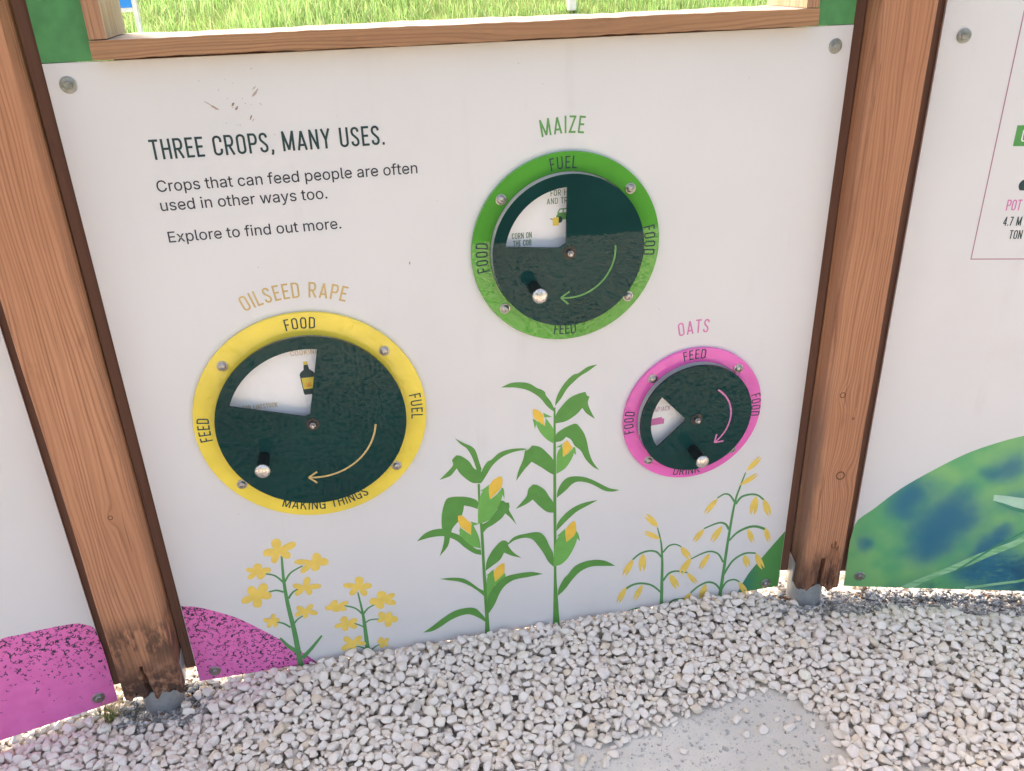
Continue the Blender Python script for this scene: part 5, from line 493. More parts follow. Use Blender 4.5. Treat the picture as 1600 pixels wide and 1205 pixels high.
GLY = {' ':(188,[],[]),'.':(188,[131,6,114,-5,95,-9,76,-5,60,6,49,22,45,41,49,60,60,76,76,87,95,91,114,87,131,76,141,60,145,41,141,22],[9,11,10,9,12,11,8,12,9,7,12,8,7,13,12,6,13,7,6,14,13,6,15,14,5,15,6,5,0,15,4,0,5,4,1,0,3,1,4,2,1,3]),'C':(510,[342,1,306,-8,267,-11,204,-3,148,21,101,61,66,113,44,178,36,254,44,330,66,395,101,448,148,487,204,511,267,520,305,517,341,508,375,494,405,474,430,450,451,420,467,387,478,344,405,344,397,371,386,392,372,410,355,425,336,437,314,445,291,450,267,452,224,446,186,429,153,401,129,362,113,313,107,254,113,195,129,146,154,108,186,80,224,63,267,57,291,59,314,64,336,72,355,84,372,99,386,117,397,138,405,164,478,164,467,122,452,89,431,59,405,35,375,15],[13,15,14,13,16,15,12,16,13,12,17,16,12,18,17,11,18,12,11,31,18,31,19,18,11,32,31,30,19,31,29,19,30,29,20,19,10,32,11,10,33,32,28,20,29,27,20,28,10,34,33,26,20,27,26,21,20,25,21,26,10,35,34,9,35,10,24,21,25,24,22,21,23,22,24,9,36,35,8,36,9,8,37,36,8,38,37,7,38,8,7,39,38,6,39,7,50,52,51,50,53,52,6,40,39,49,53,50,49,54,53,48,54,49,5,40,6,5,41,40,47,54,48,47,55,54,46,55,47,5,42,41,45,55,46,44,55,45,5,43,42,4,43,5,44,56,55,43,56,44,4,56,43,4,57,56,3,57,4,3,0,57,3,1,0,2,1,3]),'E':(419,[379,-4,56,-4,56,513,376,513,376,448,129,448,129,290,359,290,359,225,129,225,129,61,379,61],[1,5,2,5,3,2,5,4,3,1,6,5,1,9,6,9,7,6,9,8,7,1,10,9,1,11,10,1,0,11]),'a':(389,[217,-3,191,-10,160,-13,125,-9,93,1,65,19,44,42,31,72,26,108,30,139,40,163,55,182,75,197,99,207,124,215,151,220,178,224,209,228,233,231,251,234,263,238,269,245,272,255,272,257,269,278,263,295,253,308,238,318,219,325,196,327,171,325,151,319,134,309,121,298,111,285,102,269,35,289,54,324,76,349,102,367,132,379,163,386,194,388,216,387,240,383,264,376,288,364,309,346,326,322,337,291,341,251,341,-4,273,-4,273,48,275,48,267,36,255,22,238,8,131,56,149,51,170,49,201,53,226,62,246,77,260,95,269,116,272,138,272,182,272,182,261,178,247,175,232,172,216,169,201,167,187,166,176,164,155,160,136,155,119,147,107,137,99,123,96,105,98,88,105,75,116,64],[41,43,42,41,44,43,40,44,41,40,45,44,39,45,40,39,46,45,38,46,39,38,47,46,37,47,38,37,29,47,29,48,47,37,30,29,28,48,29,37,31,30,27,48,28,36,31,37,27,49,48,36,32,31,26,49,27,36,33,32,25,49,26,36,34,33,24,49,25,24,50,49,35,34,36,23,50,24,22,50,23,21,50,22,21,51,50,20,51,21,19,67,20,67,51,20,18,67,19,17,67,18,16,67,17,15,67,16,14,67,15,13,67,14,12,67,13,11,67,12,10,67,11,10,68,67,66,51,67,10,69,68,10,70,69,10,71,70,10,72,71,10,73,72,10,74,73,10,75,74,10,76,75,9,76,10,9,77,76,9,78,77,9,79,78,8,79,9,65,51,66,8,80,79,8,81,80,64,51,65,7,81,8,7,82,81,63,51,64,7,83,82,62,54,63,54,51,63,7,84,83,6,84,7,6,58,84,61,54,62,6,59,58,60,54,61,6,60,59,6,53,60,53,54,60,6,55,53,55,52,53,55,51,54,5,55,6,5,56,55,52,51,55,5,57,56,4,57,5,4,0,57,3,0,4,3,1,0,2,1,3]),'c':(396,[262,-5,235,-10,207,-12,158,-6,115,13,79,43,52,83,36,132,30,187,36,244,52,293,79,333,115,363,158,382,207,388,235,387,261,381,285,372,307,359,327,343,343,324,356,302,367,274,300,257,294,275,287,287,278,298,267,307,255,315,241,321,225,325,207,326,174,321,148,307,127,285,112,257,103,224,100,187,103,152,112,119,127,91,148,69,174,55,207,50,225,52,241,55,256,61,268,69,279,79,288,91,295,104,302,122,368,105,358,76,345,54,328,34,309,18,286,5],[13,15,14,13,16,15,12,16,13,12,17,16,12,18,17,11,18,12,11,19,18,11,20,19,10,32,11,32,31,11,31,20,11,30,20,31,29,20,30,29,21,20,10,33,32,28,21,29,27,21,28,26,21,27,10,34,33,26,22,21,25,22,26,9,34,10,24,22,25,9,35,34,23,22,24,9,36,35,8,36,9,8,37,36,8,38,37,7,38,8,7,39,38,6,39,7,50,52,51,6,40,39,50,53,52,49,53,50,6,41,40,48,53,49,5,41,6,47,53,48,47,54,53,46,54,47,5,42,41,45,54,46,44,54,45,5,43,42,44,55,54,43,55,44,5,55,43,4,55,5,4,56,55,4,57,56,3,57,4,3,0,57,3,1,0,2,1,3]),'d':(424,[254,0,228,-9,195,-12,149,-6,109,13,76,43,51,83,35,132,30,189,35,245,51,294,76,334,110,364,150,382,196,388,229,385,255,376,275,363,290,348,302,334,308,323,307,323,307,513,376,513,376,-4,309,-4,309,55,309,55,302,44,290,29,274,13,148,69,173,55,205,51,235,55,261,68,281,89,296,117,305,150,308,189,305,228,296,261,281,288,261,309,235,321,205,326,173,321,147,308,127,287,112,260,103,227,100,189,103,152,112,118,127,90],[21,23,22,21,20,23,20,24,23,13,15,14,13,16,15,12,16,13,12,17,16,11,17,12,11,18,17,11,19,18,10,46,11,46,45,11,45,19,11,45,20,19,44,20,45,44,43,20,43,42,20,42,41,20,41,24,20,10,47,46,10,48,47,9,48,10,9,49,48,40,24,41,9,50,49,8,50,9,39,24,40,8,51,50,38,24,39,8,52,51,7,52,8,7,53,52,37,24,38,6,53,7,6,54,53,36,24,37,6,31,54,35,27,36,27,24,36,5,31,6,5,32,31,34,27,35,5,33,32,33,26,34,26,27,34,33,28,26,28,25,26,28,24,27,5,28,33,5,29,28,25,24,28,4,29,5,4,30,29,4,0,30,3,0,4,3,1,0,2,1,3]),'e':(404,[284,1,250,-9,212,-12,160,-6,115,13,79,43,52,83,36,131,30,187,35,243,52,291,78,332,113,363,156,382,205,388,237,386,267,378,296,364,322,344,344,317,361,283,372,242,375,194,375,165,71,165,71,225,351,225,306,195,303,237,294,267,280,292,260,310,235,322,205,326,174,322,149,310,128,291,113,268,103,240,100,211,100,178,104,140,114,108,131,83,153,65,180,54,212,50,233,52,252,57,269,64,283,76,294,90,303,110,370,94,357,61,338,36,314,16],[13,15,14,13,16,15,12,16,13,12,17,16,12,18,17,11,18,12,11,33,18,33,19,18,10,34,11,34,33,11,32,19,33,31,19,32,10,35,34,31,20,19,30,20,31,10,36,35,29,20,30,10,37,36,9,37,10,29,21,20,9,38,37,28,21,29,8,25,9,25,38,9,28,26,21,26,22,21,25,39,38,27,26,28,8,24,25,39,26,25,39,22,26,40,22,39,40,23,22,7,24,8,41,23,40,7,41,24,41,23,24,7,42,41,6,42,7,51,53,52,6,43,42,51,54,53,50,54,51,5,43,6,5,44,43,49,54,50,5,45,44,48,54,49,48,55,54,47,55,48,5,46,45,46,55,47,5,55,46,4,55,5,4,56,55,4,0,56,3,0,4,3,1,0,2,1,3]),'f':(254,[2,383,232,383,232,323,2,323,146,-4,77,-4,77,432,80,462,92,488,110,508,133,522,160,531,187,534,207,533,223,531,235,528,248,524,230,463,221,466,214,468,205,469,195,470,172,467,157,457,149,441,146,418],[11,13,12,11,14,13,10,14,11,10,15,14,10,16,15,10,17,16,9,17,10,8,19,9,19,18,9,18,17,9,7,21,8,21,20,8,20,19,8,7,22,21,7,23,22,6,23,7,6,24,23,6,25,24,5,25,6,5,4,25,3,1,0,3,2,1]),'h':(410,[130,281,121,256,118,226,118,-4,49,-4,49,513,118,513,118,283,96,283,120,335,150,365,186,383,227,388,265,384,297,372,324,351,344,323,357,286,361,241,361,-4,292,-4,292,235,286,273,270,302,244,319,210,325,185,322,163,314,144,300],[4,6,5,4,8,6,8,7,6,11,13,12,11,14,13,10,14,11,10,15,14,9,15,10,9,16,15,8,27,9,27,26,9,26,25,9,25,16,9,24,16,25,24,17,16,23,17,24,8,28,27,22,17,23,8,0,28,22,18,17,4,1,8,1,0,8,21,18,22,4,2,1,21,19,18,20,19,21,4,3,2]),'i':(167,[117,452,102,442,84,439,66,442,51,452,41,466,37,483,41,500,51,515,66,525,84,528,102,525,117,515,127,500,130,483,127,466,118,-4,49,-4,49,383,118,383],[17,19,18,17,16,19,9,11,10,9,12,11,8,12,9,8,13,12,7,13,8,6,13,7,6,14,13,5,14,6,5,15,14,4,15,5,4,0,15,3,0,4,3,1,0,2,1,3]),'l':(189,[162,-5,151,-6,139,-6,100,-1,71,17,54,46,49,84,49,513,118,513,118,99,119,77,124,65,132,58,146,56,154,56,160,57,164,57,173,59,185,0,173,-3],[6,8,7,6,9,8,6,10,9,5,10,6,5,11,10,5,12,11,16,18,17,5,13,12,15,18,16,14,18,15,13,18,14,5,18,13,4,18,5,3,18,4,3,19,18,2,19,3,2,0,19,2,1,0]),'m':(610,[118,-4,49,-4,49,383,116,383,116,291,102,291,114,325,129,348,148,367,170,380,194,388,219,390,259,384,290,364,312,333,326,291,307,291,318,323,334,346,355,365,379,379,407,387,437,390,469,386,499,375,524,357,544,330,557,296,561,255,561,-4,492,-4,492,253,486,287,470,310,446,322,418,326,396,324,376,316,360,304,349,288,342,269,339,247,339,-4,270,-4,270,259,265,287,250,308,228,322,199,326,179,324,159,317,143,304,129,287,121,265,118,238],[10,12,11,21,23,22,9,12,10,20,23,21,20,24,23,9,13,12,1,3,2,1,5,3,5,6,3,6,4,3,8,13,9,19,24,20,19,25,24,7,13,8,18,25,19,7,14,13,18,26,25,6,14,7,17,35,18,35,26,18,6,48,14,48,47,14,47,15,14,35,34,26,34,27,26,17,36,35,6,49,48,4,50,6,50,49,6,17,37,36,16,37,17,33,27,34,46,15,47,4,51,50,16,38,37,32,27,33,45,16,46,16,15,46,4,52,51,16,39,38,32,28,27,1,4,5,1,53,4,53,52,4,45,39,16,45,40,39,31,28,32,44,40,45,44,41,40,1,54,53,43,41,44,31,29,28,30,29,31,43,42,41,1,0,54]),'n':(410,[130,281,121,256,118,226,118,-4,49,-4,49,383,116,383,116,283,96,283,120,335,150,365,186,383,227,388,265,384,297,372,324,351,344,323,357,286,361,241,361,-4,292,-4,292,235,286,273,270,302,244,319,210,325,185,322,163,314,144,300],[11,13,12,11,14,13,4,8,5,8,6,5,8,7,6,10,14,11,10,15,14,9,15,10,9,16,15,8,27,9,27,26,9,26,25,9,25,16,9,24,16,25,24,17,16,23,17,24,8,28,27,22,17,23,8,0,28,22,18,17,4,1,8,1,0,8,21,18,22,4,2,1,21,19,18,20,19,21,4,3,2]),'o':(415,[301,13,257,-6,207,-12,158,-6,115,13,79,43,52,83,36,132,30,187,36,244,52,293,79,333,115,363,158,382,207,388,257,382,301,363,336,333,363,293,380,244,385,187,380,132,363,83,336,43,148,69,174,55,207,50,241,55,268,69,289,91,303,119,312,152,315,187,312,224,303,257,289,285,268,307,241,321,207,326,174,321,148,307,127,285,112,257,103,224,100,187,103,152,112,119,127,91],[13,15,14,13,16,15,12,16,13,12,17,16,11,17,12,11,38,17,38,37,17,37,18,17,10,39,11,39,38,11,10,40,39,36,18,37,10,41,40,35,18,36,9,41,10,35,19,18,9,42,41,34,19,35,9,43,42,33,19,34,8,43,9,33,20,19,8,44,43,32,20,33,8,45,44,31,20,32,31,21,20,7,45,8,7,46,45,30,21,31,30,22,21,6,46,7,29,22,30,6,47,46,28,22,29,6,24,47,28,23,22,5,24,6,27,23,28,5,25,24,26,23,27,5,26,25,5,23,26,4,23,5,4,0,23,3,0,4,3,1,0,2,1,3]),'p':(424,[118,-147,49,-147,49,383,116,383,116,323,116,323,123,334,134,348,149,363,170,376,196,385,229,388,275,382,315,364,348,334,373,294,389,245,394,189,389,132,374,83,349,43,315,13,275,-6,230,-12,197,-9,171,0,150,13,135,29,123,44,116,55,118,55,164,68,190,55,220,51,251,55,277,69,297,90,312,118,321,152,324,189,321,227,312,260,298,287,277,308,252,321,220,326,189,321,164,309,143,288,129,261,120,228,117,189,120,150,129,117,144,89],[10,12,11,9,12,10,1,3,2,1,4,3,9,13,12,8,13,9,8,14,13,7,14,8,6,14,7,6,45,14,45,44,14,44,15,14,5,45,6,5,46,45,1,5,4,1,50,5,50,49,5,49,48,5,48,47,5,47,46,5,43,15,44,42,15,43,42,16,15,41,16,42,40,16,41,40,17,16,1,51,50,39,17,40,1,52,51,38,17,39,38,18,17,37,18,38,1,53,52,37,19,18,36,19,37,1,29,53,29,54,53,35,19,36,29,31,54,35,20,19,34,20,35,29,32,31,33,20,34,29,30,32,30,33,32,1,28,29,0,28,30,28,33,30,28,20,33,1,0,28,27,20,28,27,21,20,26,21,27,25,21,26,25,22,21,24,22,25,24,23,22]),'r':(259,[118,-4,49,-4,49,383,116,383,116,325,113,325,127,349,150,371,180,384,213,389,221,389,229,388,238,388,247,388,247,318,238,319,229,320,219,321,207,322,183,319,161,311,143,298,129,281,121,261,118,237],[8,10,9,8,11,10,8,12,11,8,13,12,8,14,13,7,14,8,1,3,2,1,5,3,5,4,3,6,14,7,5,17,6,17,16,6,16,15,6,15,14,6,1,23,5,23,22,5,22,21,5,21,20,5,20,19,5,19,18,5,18,17,5,1,24,23,1,0,24]),'s':(365,[261,3,224,-8,182,-12,144,-9,111,0,82,15,59,35,42,62,30,97,96,111,109,82,126,64,151,53,181,49,216,54,242,66,259,83,264,103,261,119,251,133,235,143,211,151,148,166,102,182,69,205,49,236,43,274,47,306,62,334,84,357,113,374,148,385,187,388,224,385,255,376,281,361,302,342,317,318,329,287,266,273,255,295,240,312,218,324,187,329,157,325,133,314,118,297,113,277,116,260,127,246,145,235,173,227,231,213,276,197,309,174,329,144,335,107,330,74,316,45,292,21],[31,33,32,31,34,33,30,34,31,30,35,34,29,35,30,29,36,35,28,36,29,28,43,36,43,37,36,27,44,28,44,43,28,42,37,43,27,45,44,41,37,42,41,38,37,27,46,45,40,38,41,26,46,27,26,47,46,39,38,40,26,48,47,25,48,26,25,49,48,25,50,49,24,50,25,24,51,50,24,52,51,24,53,52,23,53,24,23,54,53,22,54,23,22,55,54,21,55,22,20,55,21,20,56,55,19,56,20,18,56,19,17,56,18,8,10,9,17,57,56,16,57,17,7,10,8,15,57,16,7,11,10,15,58,57,14,58,15,7,12,11,6,12,7,13,58,14,6,13,12,6,58,13,6,59,58,5,59,6,5,0,59,4,0,5,4,1,0,3,1,4,3,2,1]),'t':(227,[2,383,208,383,208,323,2,323,61,93,61,475,130,475,130,98,132,77,139,64,151,57,171,54,177,54,185,55,193,56,205,58,218,-1,204,-5,192,-7,180,-8,168,-8,123,-2,89,18,68,50],[4,6,5,4,7,6,3,1,0,3,2,1,4,8,7,23,8,4,23,9,8,23,10,9,14,16,15,23,11,10,13,16,14,12,16,13,11,16,12,23,16,11,22,16,23,21,16,22,21,17,16,20,17,21,20,18,17,20,19,18]),'u':(410,[259,14,223,-3,182,-9,145,-5,113,7,86,28,66,57,53,94,49,139,49,383,118,383,118,144,123,106,140,78,166,60,200,54,225,57,247,66,266,79,280,99,289,123,292,153,292,383,361,383,361,-4,294,-4,294,96,314,96,289,44],[8,10,9,8,11,10,21,23,22,21,24,23,20,27,21,27,24,21,8,12,11,7,12,8,19,27,20,7,13,12,18,26,19,26,27,19,18,28,26,28,25,26,28,24,27,6,13,7,17,28,18,6,14,13,16,28,17,6,15,14,15,28,16,5,15,6,5,28,15,5,0,28,25,24,28,4,0,5,4,1,0,3,1,4,3,2,1]),'w':(567,[202,-4,135,-4,17,383,90,383,137,215,147,178,158,138,168,92,180,37,160,37,171,91,182,136,192,177,202,215,249,383,320,383,365,215,375,177,385,137,396,92,407,37,386,37,398,91,409,136,420,177,430,215,477,383,550,383,432,-4,365,-4,315,171,308,197,301,224,294,251,287,279,280,308,271,342,296,342,288,308,281,280,274,251,266,224,259,197,252,171],[1,3,2,1,4,3,13,36,14,36,15,14,36,37,15,37,16,15,25,27,26,25,28,27,13,35,36,38,16,37,39,34,38,34,16,38,13,39,35,39,34,35,13,40,39,33,16,34,32,16,33,13,41,40,31,16,32,13,42,41,1,5,4,24,28,25,12,42,13,31,17,16,30,17,31,12,43,42,1,6,5,30,18,17,23,28,24,11,43,12,29,18,30,11,0,43,1,7,6,29,19,18,22,28,23,10,0,11,1,9,7,9,8,7,29,21,19,21,20,19,21,28,22,9,0,10,1,0,9,29,28,21]),'x':(379,[94,-4,13,-4,175,231,175,158,21,383,102,383,151,308,168,281,183,255,197,231,214,202,168,202,186,231,199,255,213,281,230,308,280,383,359,383,205,156,205,227,365,-4,285,-4,227,83,211,109,196,134,183,157,166,186,212,186,194,157,182,134,168,109,152,83],[3,26,4,26,5,4,26,6,5,15,17,16,15,10,17,10,27,17,27,18,17,14,10,15,26,7,6,26,11,7,11,2,7,2,8,7,13,10,14,2,9,8,12,9,13,9,19,13,19,10,13,2,12,9,12,10,9,2,11,12,1,11,2,11,3,2,18,10,19,10,20,19,1,26,11,26,3,11,18,27,10,27,20,10,1,25,26,28,20,27,29,24,28,24,20,28,1,29,25,29,24,25,1,30,29,23,20,24,1,31,30,22,20,23,21,20,22,1,0,31]),'y':(389,[64,-147,53,-145,43,-141,59,-81,72,-83,89,-86,103,-85,116,-80,127,-71,138,-56,147,-34,158,-1,12,383,87,383,169,156,181,122,191,88,200,54,211,17,178,17,189,54,199,88,209,122,220,156,302,383,377,383,208,-60,195,-87,180,-110,162,-127,141,-139,118,-147,92,-149,77,-149],[11,13,12,11,14,13,23,25,24,23,26,25,11,15,14,22,18,23,18,26,23,21,18,22,11,16,15,20,17,21,17,18,21,11,20,16,20,17,16,11,19,20,11,18,19,11,26,18,10,26,11,9,26,10,8,26,9,8,27,26,7,27,8,6,27,7,2,4,3,2,5,4,5,27,6,2,27,5,2,28,27,2,29,28,2,30,29,2,31,30,1,31,2,0,31,1,0,32,31,33,32,0])}
def body_text(name, t, parent, x, z, width, mat):
    """lower case lettering from outline triangles, one line as one print"""
    k = .0388; adv = 0; V = []; F = []
    for c in t:
        a, vs_, tr = GLY[c]; b0 = len(V)
        V += [(adv + vs_[i], vs_[i + 1]) for i in range(0, len(vs_), 2)]
        F += [tuple(b0 + q for q in tr[i:i + 3]) for i in range(0, len(tr), 3)]; adv += a
    lo = min(q[0] for q in V); hi = max(q[0] for q in V); kx = width / (hi - lo)
    me = bpy.data.meshes.new(name); me.from_pydata([(x + (a - lo) * kx, -.0004, z + b_ * k / 1000) for a, b_ in V], [], F); me.update()
    return link(name, me, mat, parent)
mm = lambda pts: [(u / 1000, v / 1000) for u, v in pts]

# ------------------------------------------------------------------ setting: ground, meadow
PAN_TOP, PAN_BOT = 1.3842, .0395
bm = bmesh.new()
vs = [bm.verts.new(p) for p in ((-60, -60, 0), (60, -60, 0), (60, 2.6, 0), (-60, 2.6, 0))]; bm.faces.new(vs)
tag(bmobj('ground', bm, M['ground']), kind='structure')
bm = bmesh.new()
vs = [bm.verts.new(p) for p in ((-60, -60, .004), (60, -60, .004), (60, -1.75, .004), (-60, -1.75, .004))]; bm.faces.new(vs)
tag(bmobj('added_lawn', bm, M['added_lawn']), kind='structure')  # unseen grass sheet added behind the camera, dark for the dial reflections
bm = bmesh.new()      # added dark sheet, paints the shade between stones away from the worn patch
for x0_, x1_, y0_, y1_ in ((-2.7, 3.4, -1.74, .80), (-2.7, -1.14, .80, 1.25), (1.94, 3.4, .80, 1.25)):
    vs = [bm.verts.new(p) for p in ((x0_, y0_, .002), (x1_, y0_, .002), (x1_, y1_, .002), (x0_, y1_, .002))]; bm.faces.new(vs)
tag(bmobj('gravel_gap_shade', bm, M['gap_shade']), kind='structure')
def bank(x, y):
    b = np.where(y < 2.6, -.004, (y - 2.6) * .40)
    b = np.where(y > 16, 5.36 + (y - 16) * .05, b)
    return b + np.where(y > 2.8, .06 * np.sin(x * 1.3 + y) + .05 * np.sin(x * .5 - y * 1.9), 0)
def grid_mesh(name, xs, ys, fn, mat):
    X, Y = np.meshgrid(xs, ys); Z = fn(X, Y); v_ = np.stack([X, Y, Z], -1).reshape(-1, 3)
    nx, ny = len(xs), len(ys); i = np.arange(ny - 1)[:, None] * nx + np.arange(nx - 1)[None]
    f = np.stack([i, i + 1, i + nx + 1, i + nx], -1).reshape(-1, 4)
    me = bpy.data.meshes.new(name); me.from_pydata(v_.tolist(), [], f.tolist()); me.shade_smooth()
    return link(name, me, mat)
tag(grid_mesh('meadow', np.concatenate([[-200, -60, -20], np.linspace(-9, 12, 60), [20, 60, 200]]), np.concatenate([np.linspace(2.602, 17, 50), [30, 60, 140]]), bank, M['soil']), kind='structure')

def big_mesh(name, V, F, mat, tint=None, smooth=True):
    """V (n,3), F (m,3) triangles, tint (n,3)"""
    me = bpy.data.meshes.new(name); me.vertices.add(len(V)); me.vertices.foreach_set('co', V.astype(np.float32).ravel())
    me.loops.add(F.size); me.loops.foreach_set('vertex_index', F.astype(np.int32).ravel())
    me.polygons.add(len(F)); me.polygons.foreach_set('loop_start', np.arange(0, F.size, F.shape[1], dtype=np.int32))
    me.polygons.foreach_set('loop_total', np.full(len(F), F.shape[1], dtype=np.int32))
    me.update(calc_edges=True)
    if tint is not None:
        a = me.attributes.new('tint', 'FLOAT_COLOR', 'POINT')
        a.data.foreach_set('color', np.concatenate([tint, np.ones((len(tint), 1))], 1).astype(np.float32).ravel())
    if smooth: me.shade_smooth()
    return link(name, me, mat)

# ------------------------------------------------------------------ timber posts with battens and steel shoes
def post_mesh(w_, d_, z0, z1, cracks, seed):
    """cracks: fn(x, z) -> inward depth on the front; front lies on y=0, body goes to +y"""
    ch = .007; fx = np.linspace(-w_ / 2 + ch, w_ / 2 - ch, 44)
    loop = [(x, 0.0) for x in fx] + [(w_ / 2 - ch * .3, ch * .3), (w_ / 2, ch)] + [(w_ / 2, d_ - ch), (w_ / 2 - ch, d_)] + [(-w_ / 2 + ch, d_), (-w_ / 2, d_ - ch)] + [(-w_ / 2, ch), (-w_ / 2 + ch * .3, ch * .3)]
    zs = np.concatenate([np.linspace(z0, z0 + .30, 100), np.linspace(z0 + .32, z1, 70)])
    rn = np.random.default_rng(seed); ph = rn.random(8) * 6
    V = []; n = len(loop)
    for j, z in enumerate(zs):
        for i, (x, y) in enumerate(loop):
            zz = z; dy = 0; dx = 0
            dx += .0014 * math.sin(z * 2.3 + ph[0]) + .0006 * math.sin(z * 11 + ph[1])
            if j < 12:
                rag = .007 * math.sin(x * 95 + ph[2]) + .005 * math.sin(x * 240 + y * 60 + ph[3]) + .003 * math.sin(x * 700 + ph[4])
                zz += rag * (1 - j / 12)
            if y < ch: dy = cracks(x, z)
            if abs(x) > w_ / 2 - ch * 1.1 and y < ch * 1.1:
                dy += .0018 * (math.sin(z * 7 + ph[5]) + math.sin(z * 23 + ph[6])) * .5 + .0012
            V.append((x + dx, y + dy, zz))
    F = [(j * n + i, j * n + (i + 1) % n, (j + 1) * n + (i + 1) % n, (j + 1) * n + i) for j in range(len(zs) - 1) for i in range(n)]
    me = bpy.data.meshes.new('timber'); me.from_pydata(V, [], F + [tuple(range(n))[::-1], tuple((len(zs) - 1) * n + i for i in range(n))])
    me.shade_smooth(); me.set_sharp_from_angle(angle=math.radians(40)); return me
def sst(a, b, x):
    t = min(1, max(0, (x - a) / (b - a))); return t * t * (3 - 2 * t)
def cracks_l(x, z):
    d = 0.0; h = z - .08
    if h < .085:
        cxx = -.006 - h * .05 + .0015 * math.sin(h * 160); hw = .0055 * (1 - h / .085) + .0008
        d += .016 * sst(hw + .0025, hw * .4, abs(x - cxx))
    if h < .055 and x < -.012: d += .0025 * sst(.055, .045, h + .004 * math.sin(x * 300))
    return d
def cracks_r(x, z):
    d = 0.0; h = z - .08
    cxx = .000 + .03 * h; top = .088
    if h < top: d += .020 * sst(.0065, .0035, abs(x - cxx - .001))
    ztop = .075 + .055 * max(0, math.sin((x - .008) * 95)) + .012 * math.sin(x * 800)
    if .008 < x < .04 and h < ztop and h > .028 + .02 * math.sin(x * 500): d += .0045
    return d
def gap_batten(side, P0, w_, ang): pass
def make_post(label, name_mat, front, ang, w_, cracks, battens, seed, shoe_dx=0.0):
    """front = midpoint of the front face on plan; battens = list of plan rectangles (x0,x1,y0,y1) in post space"""
    root = empty('timber_post', (front[0], front[1], 0), ang); tag(root, label, 'post', 'timber posts between the display panels')
    me = post_mesh(w_, .112, .078, 2.06, cracks, seed)
    o = link('timber', me, name_mat, root)
    for x0, x1, y0, y1 in battens:
        b = bmesh.new(); add_box(b, x0, x1, y0, y1, .074 + .004 * random.random(), 2.05, .0015); o = bmobj('batten', b, M['batten'], root)
        tag(o, 'dark stained batten beside the post')
    b = bmesh.new()
    lathe_z(b, [(.0001, .0755), (.043, .0755), (.0435, .074), (.0435, -.05), (.040, -.05), (.040, .070), (.0001, .070)], 40, shoe_dx, .060)
    add_box(b, -w_ / 2 + .004, w_ / 2 - .004, .012, .104, .0715, .0765, .0006)
    add_box(b, w_ / 2 - .001, w_ / 2 + .003, .03, .09, .0715, .130, .0008)
    add_box(b, -w_ / 2 - .003, -w_ / 2 + .001, .03, .09, .0715, .130, .0008)
    o = bmobj('post_shoe', b, M['galv'], root, smooth=40)
    return root
A_, B2 = Vector((-.6025, 1.533)), Vector((-.4806, 1.541)); C_, D_ = Vector((.9996, 1.543)), Vector((1.1023, 1.520))
angL = math.atan2((B2 - A_).y, (B2 - A_).x); angR = math.atan2((D_ - C_).y, (D_ - C_).x)
wl, wr = (B2 - A_).length, (D_ - C_).length
make_post('left of the two big posts, straight grained with dark rotted foot beside the pink speckle', M['post_l'], (A_ + B2) / 2, angL, wl, cracks_l,
          [(wl / 2 + .0035, .130, .067, .105), (-.130, -wl / 2 - .0035, .061, .100)], 3, .005)
make_post('right of the two big posts, with small ringed knots and a splintered foot', M['post_r'], (C_ + D_) / 2, angR, wr, cracks_r,
          [(-.115, -wr / 2 - .003, .069, .106), (wr / 2 + .003, .120, .062, .100)], 8, -.01)

# ------------------------------------------------------------------ display panels
def hexbolt(parent, name, x, z, wr_=.0135, y=0.0):
    b = bmesh.new(); lathe_y(b, [(.0001, y - .0002), (wr_, y - .0002), (wr_, y - .0016), (wr_ * .93, y - .0024), (wr_ * .7, y - .0026), (.0001, y - .0026)], 28, x, z)
    o = bmobj('bolt', b, M['steel'], parent, smooth=35)
    b = bmesh.new(); a0 = random.random()
    lathe_y(b, [(.0001, y - .0022), (.0073, y - .0022), (.0073, y - .0068), (.0062, y - .0080), (.0001, y - .0080)], 6, x, z)
    bmesh.ops.rotate(b, cent=(x, y, z), matrix=Matrix.Rotation(a0, 3, 'Y'), verts=b.verts)
    bmobj('bolt_head', b, M['steel'], o); return o
def panel(label, loc, rz, x0, x1, z0, z1):
    r = empty('display_panel', loc, rz); tag(r, label, 'panel', 'display panels fixed between the posts')
    b = bmesh.new(); add_box(b, x0, x1, 0, .008, z0, z1, .0007); bmobj('board', b, M['board'], r); return r
pm = panel('white central panel lettered about three crops, carrying the three round dials', (0, 1.6, 0), 0, -.4578, .9838, PAN_BOT, PAN_TOP)
s = Sheet(); caps(s, 'THREE CROPS, MANY USES.', -.3205, EYE - .2872, .0345, .4020); s.obj('heading', [M['ink']], pm)
body_text('text_line', 'Crops that can feed people are often', pm, -.3225, EYE - .3425, .4585, M['inkgrey'])
body_text('text_line', 'used in other ways too.', pm, -.3230, EYE - .3765, .2910, M['inkgrey'])
body_text('text_line', 'Explore to find out more.', pm, -.3210, EYE - .4342, .3075, M['inkgrey'])
DY, DG, DP = (-.1165, EYE - .8216), (.4189, EYE - .5126), (.7109, EYE - .9240)
s = Sheet(); caps_arc(s, 'OILSEED RAPE', *DY, .2597, -.3, .0312, 42.5); s.obj('crop_title', [M['gold']], pm)
s = Sheet(); caps_arc(s, 'MAIZE', *DG, .2240, -1.6, .0318, 21.0); s.obj('crop_title', [M['greenp']], pm)
s = Sheet(); caps_arc(s, 'OATS', *DP, .1968, -2.6, .0318, 19.5); s.obj('crop_title', [M['pinkp']], pm)
CI = {'D': 0, 'L': 1, 'Y': 2, 'G': 3, 'F': 4}; CMATS = [M['leafd'], M['leafl'], M['corn'], M['stem'], M['flower']]
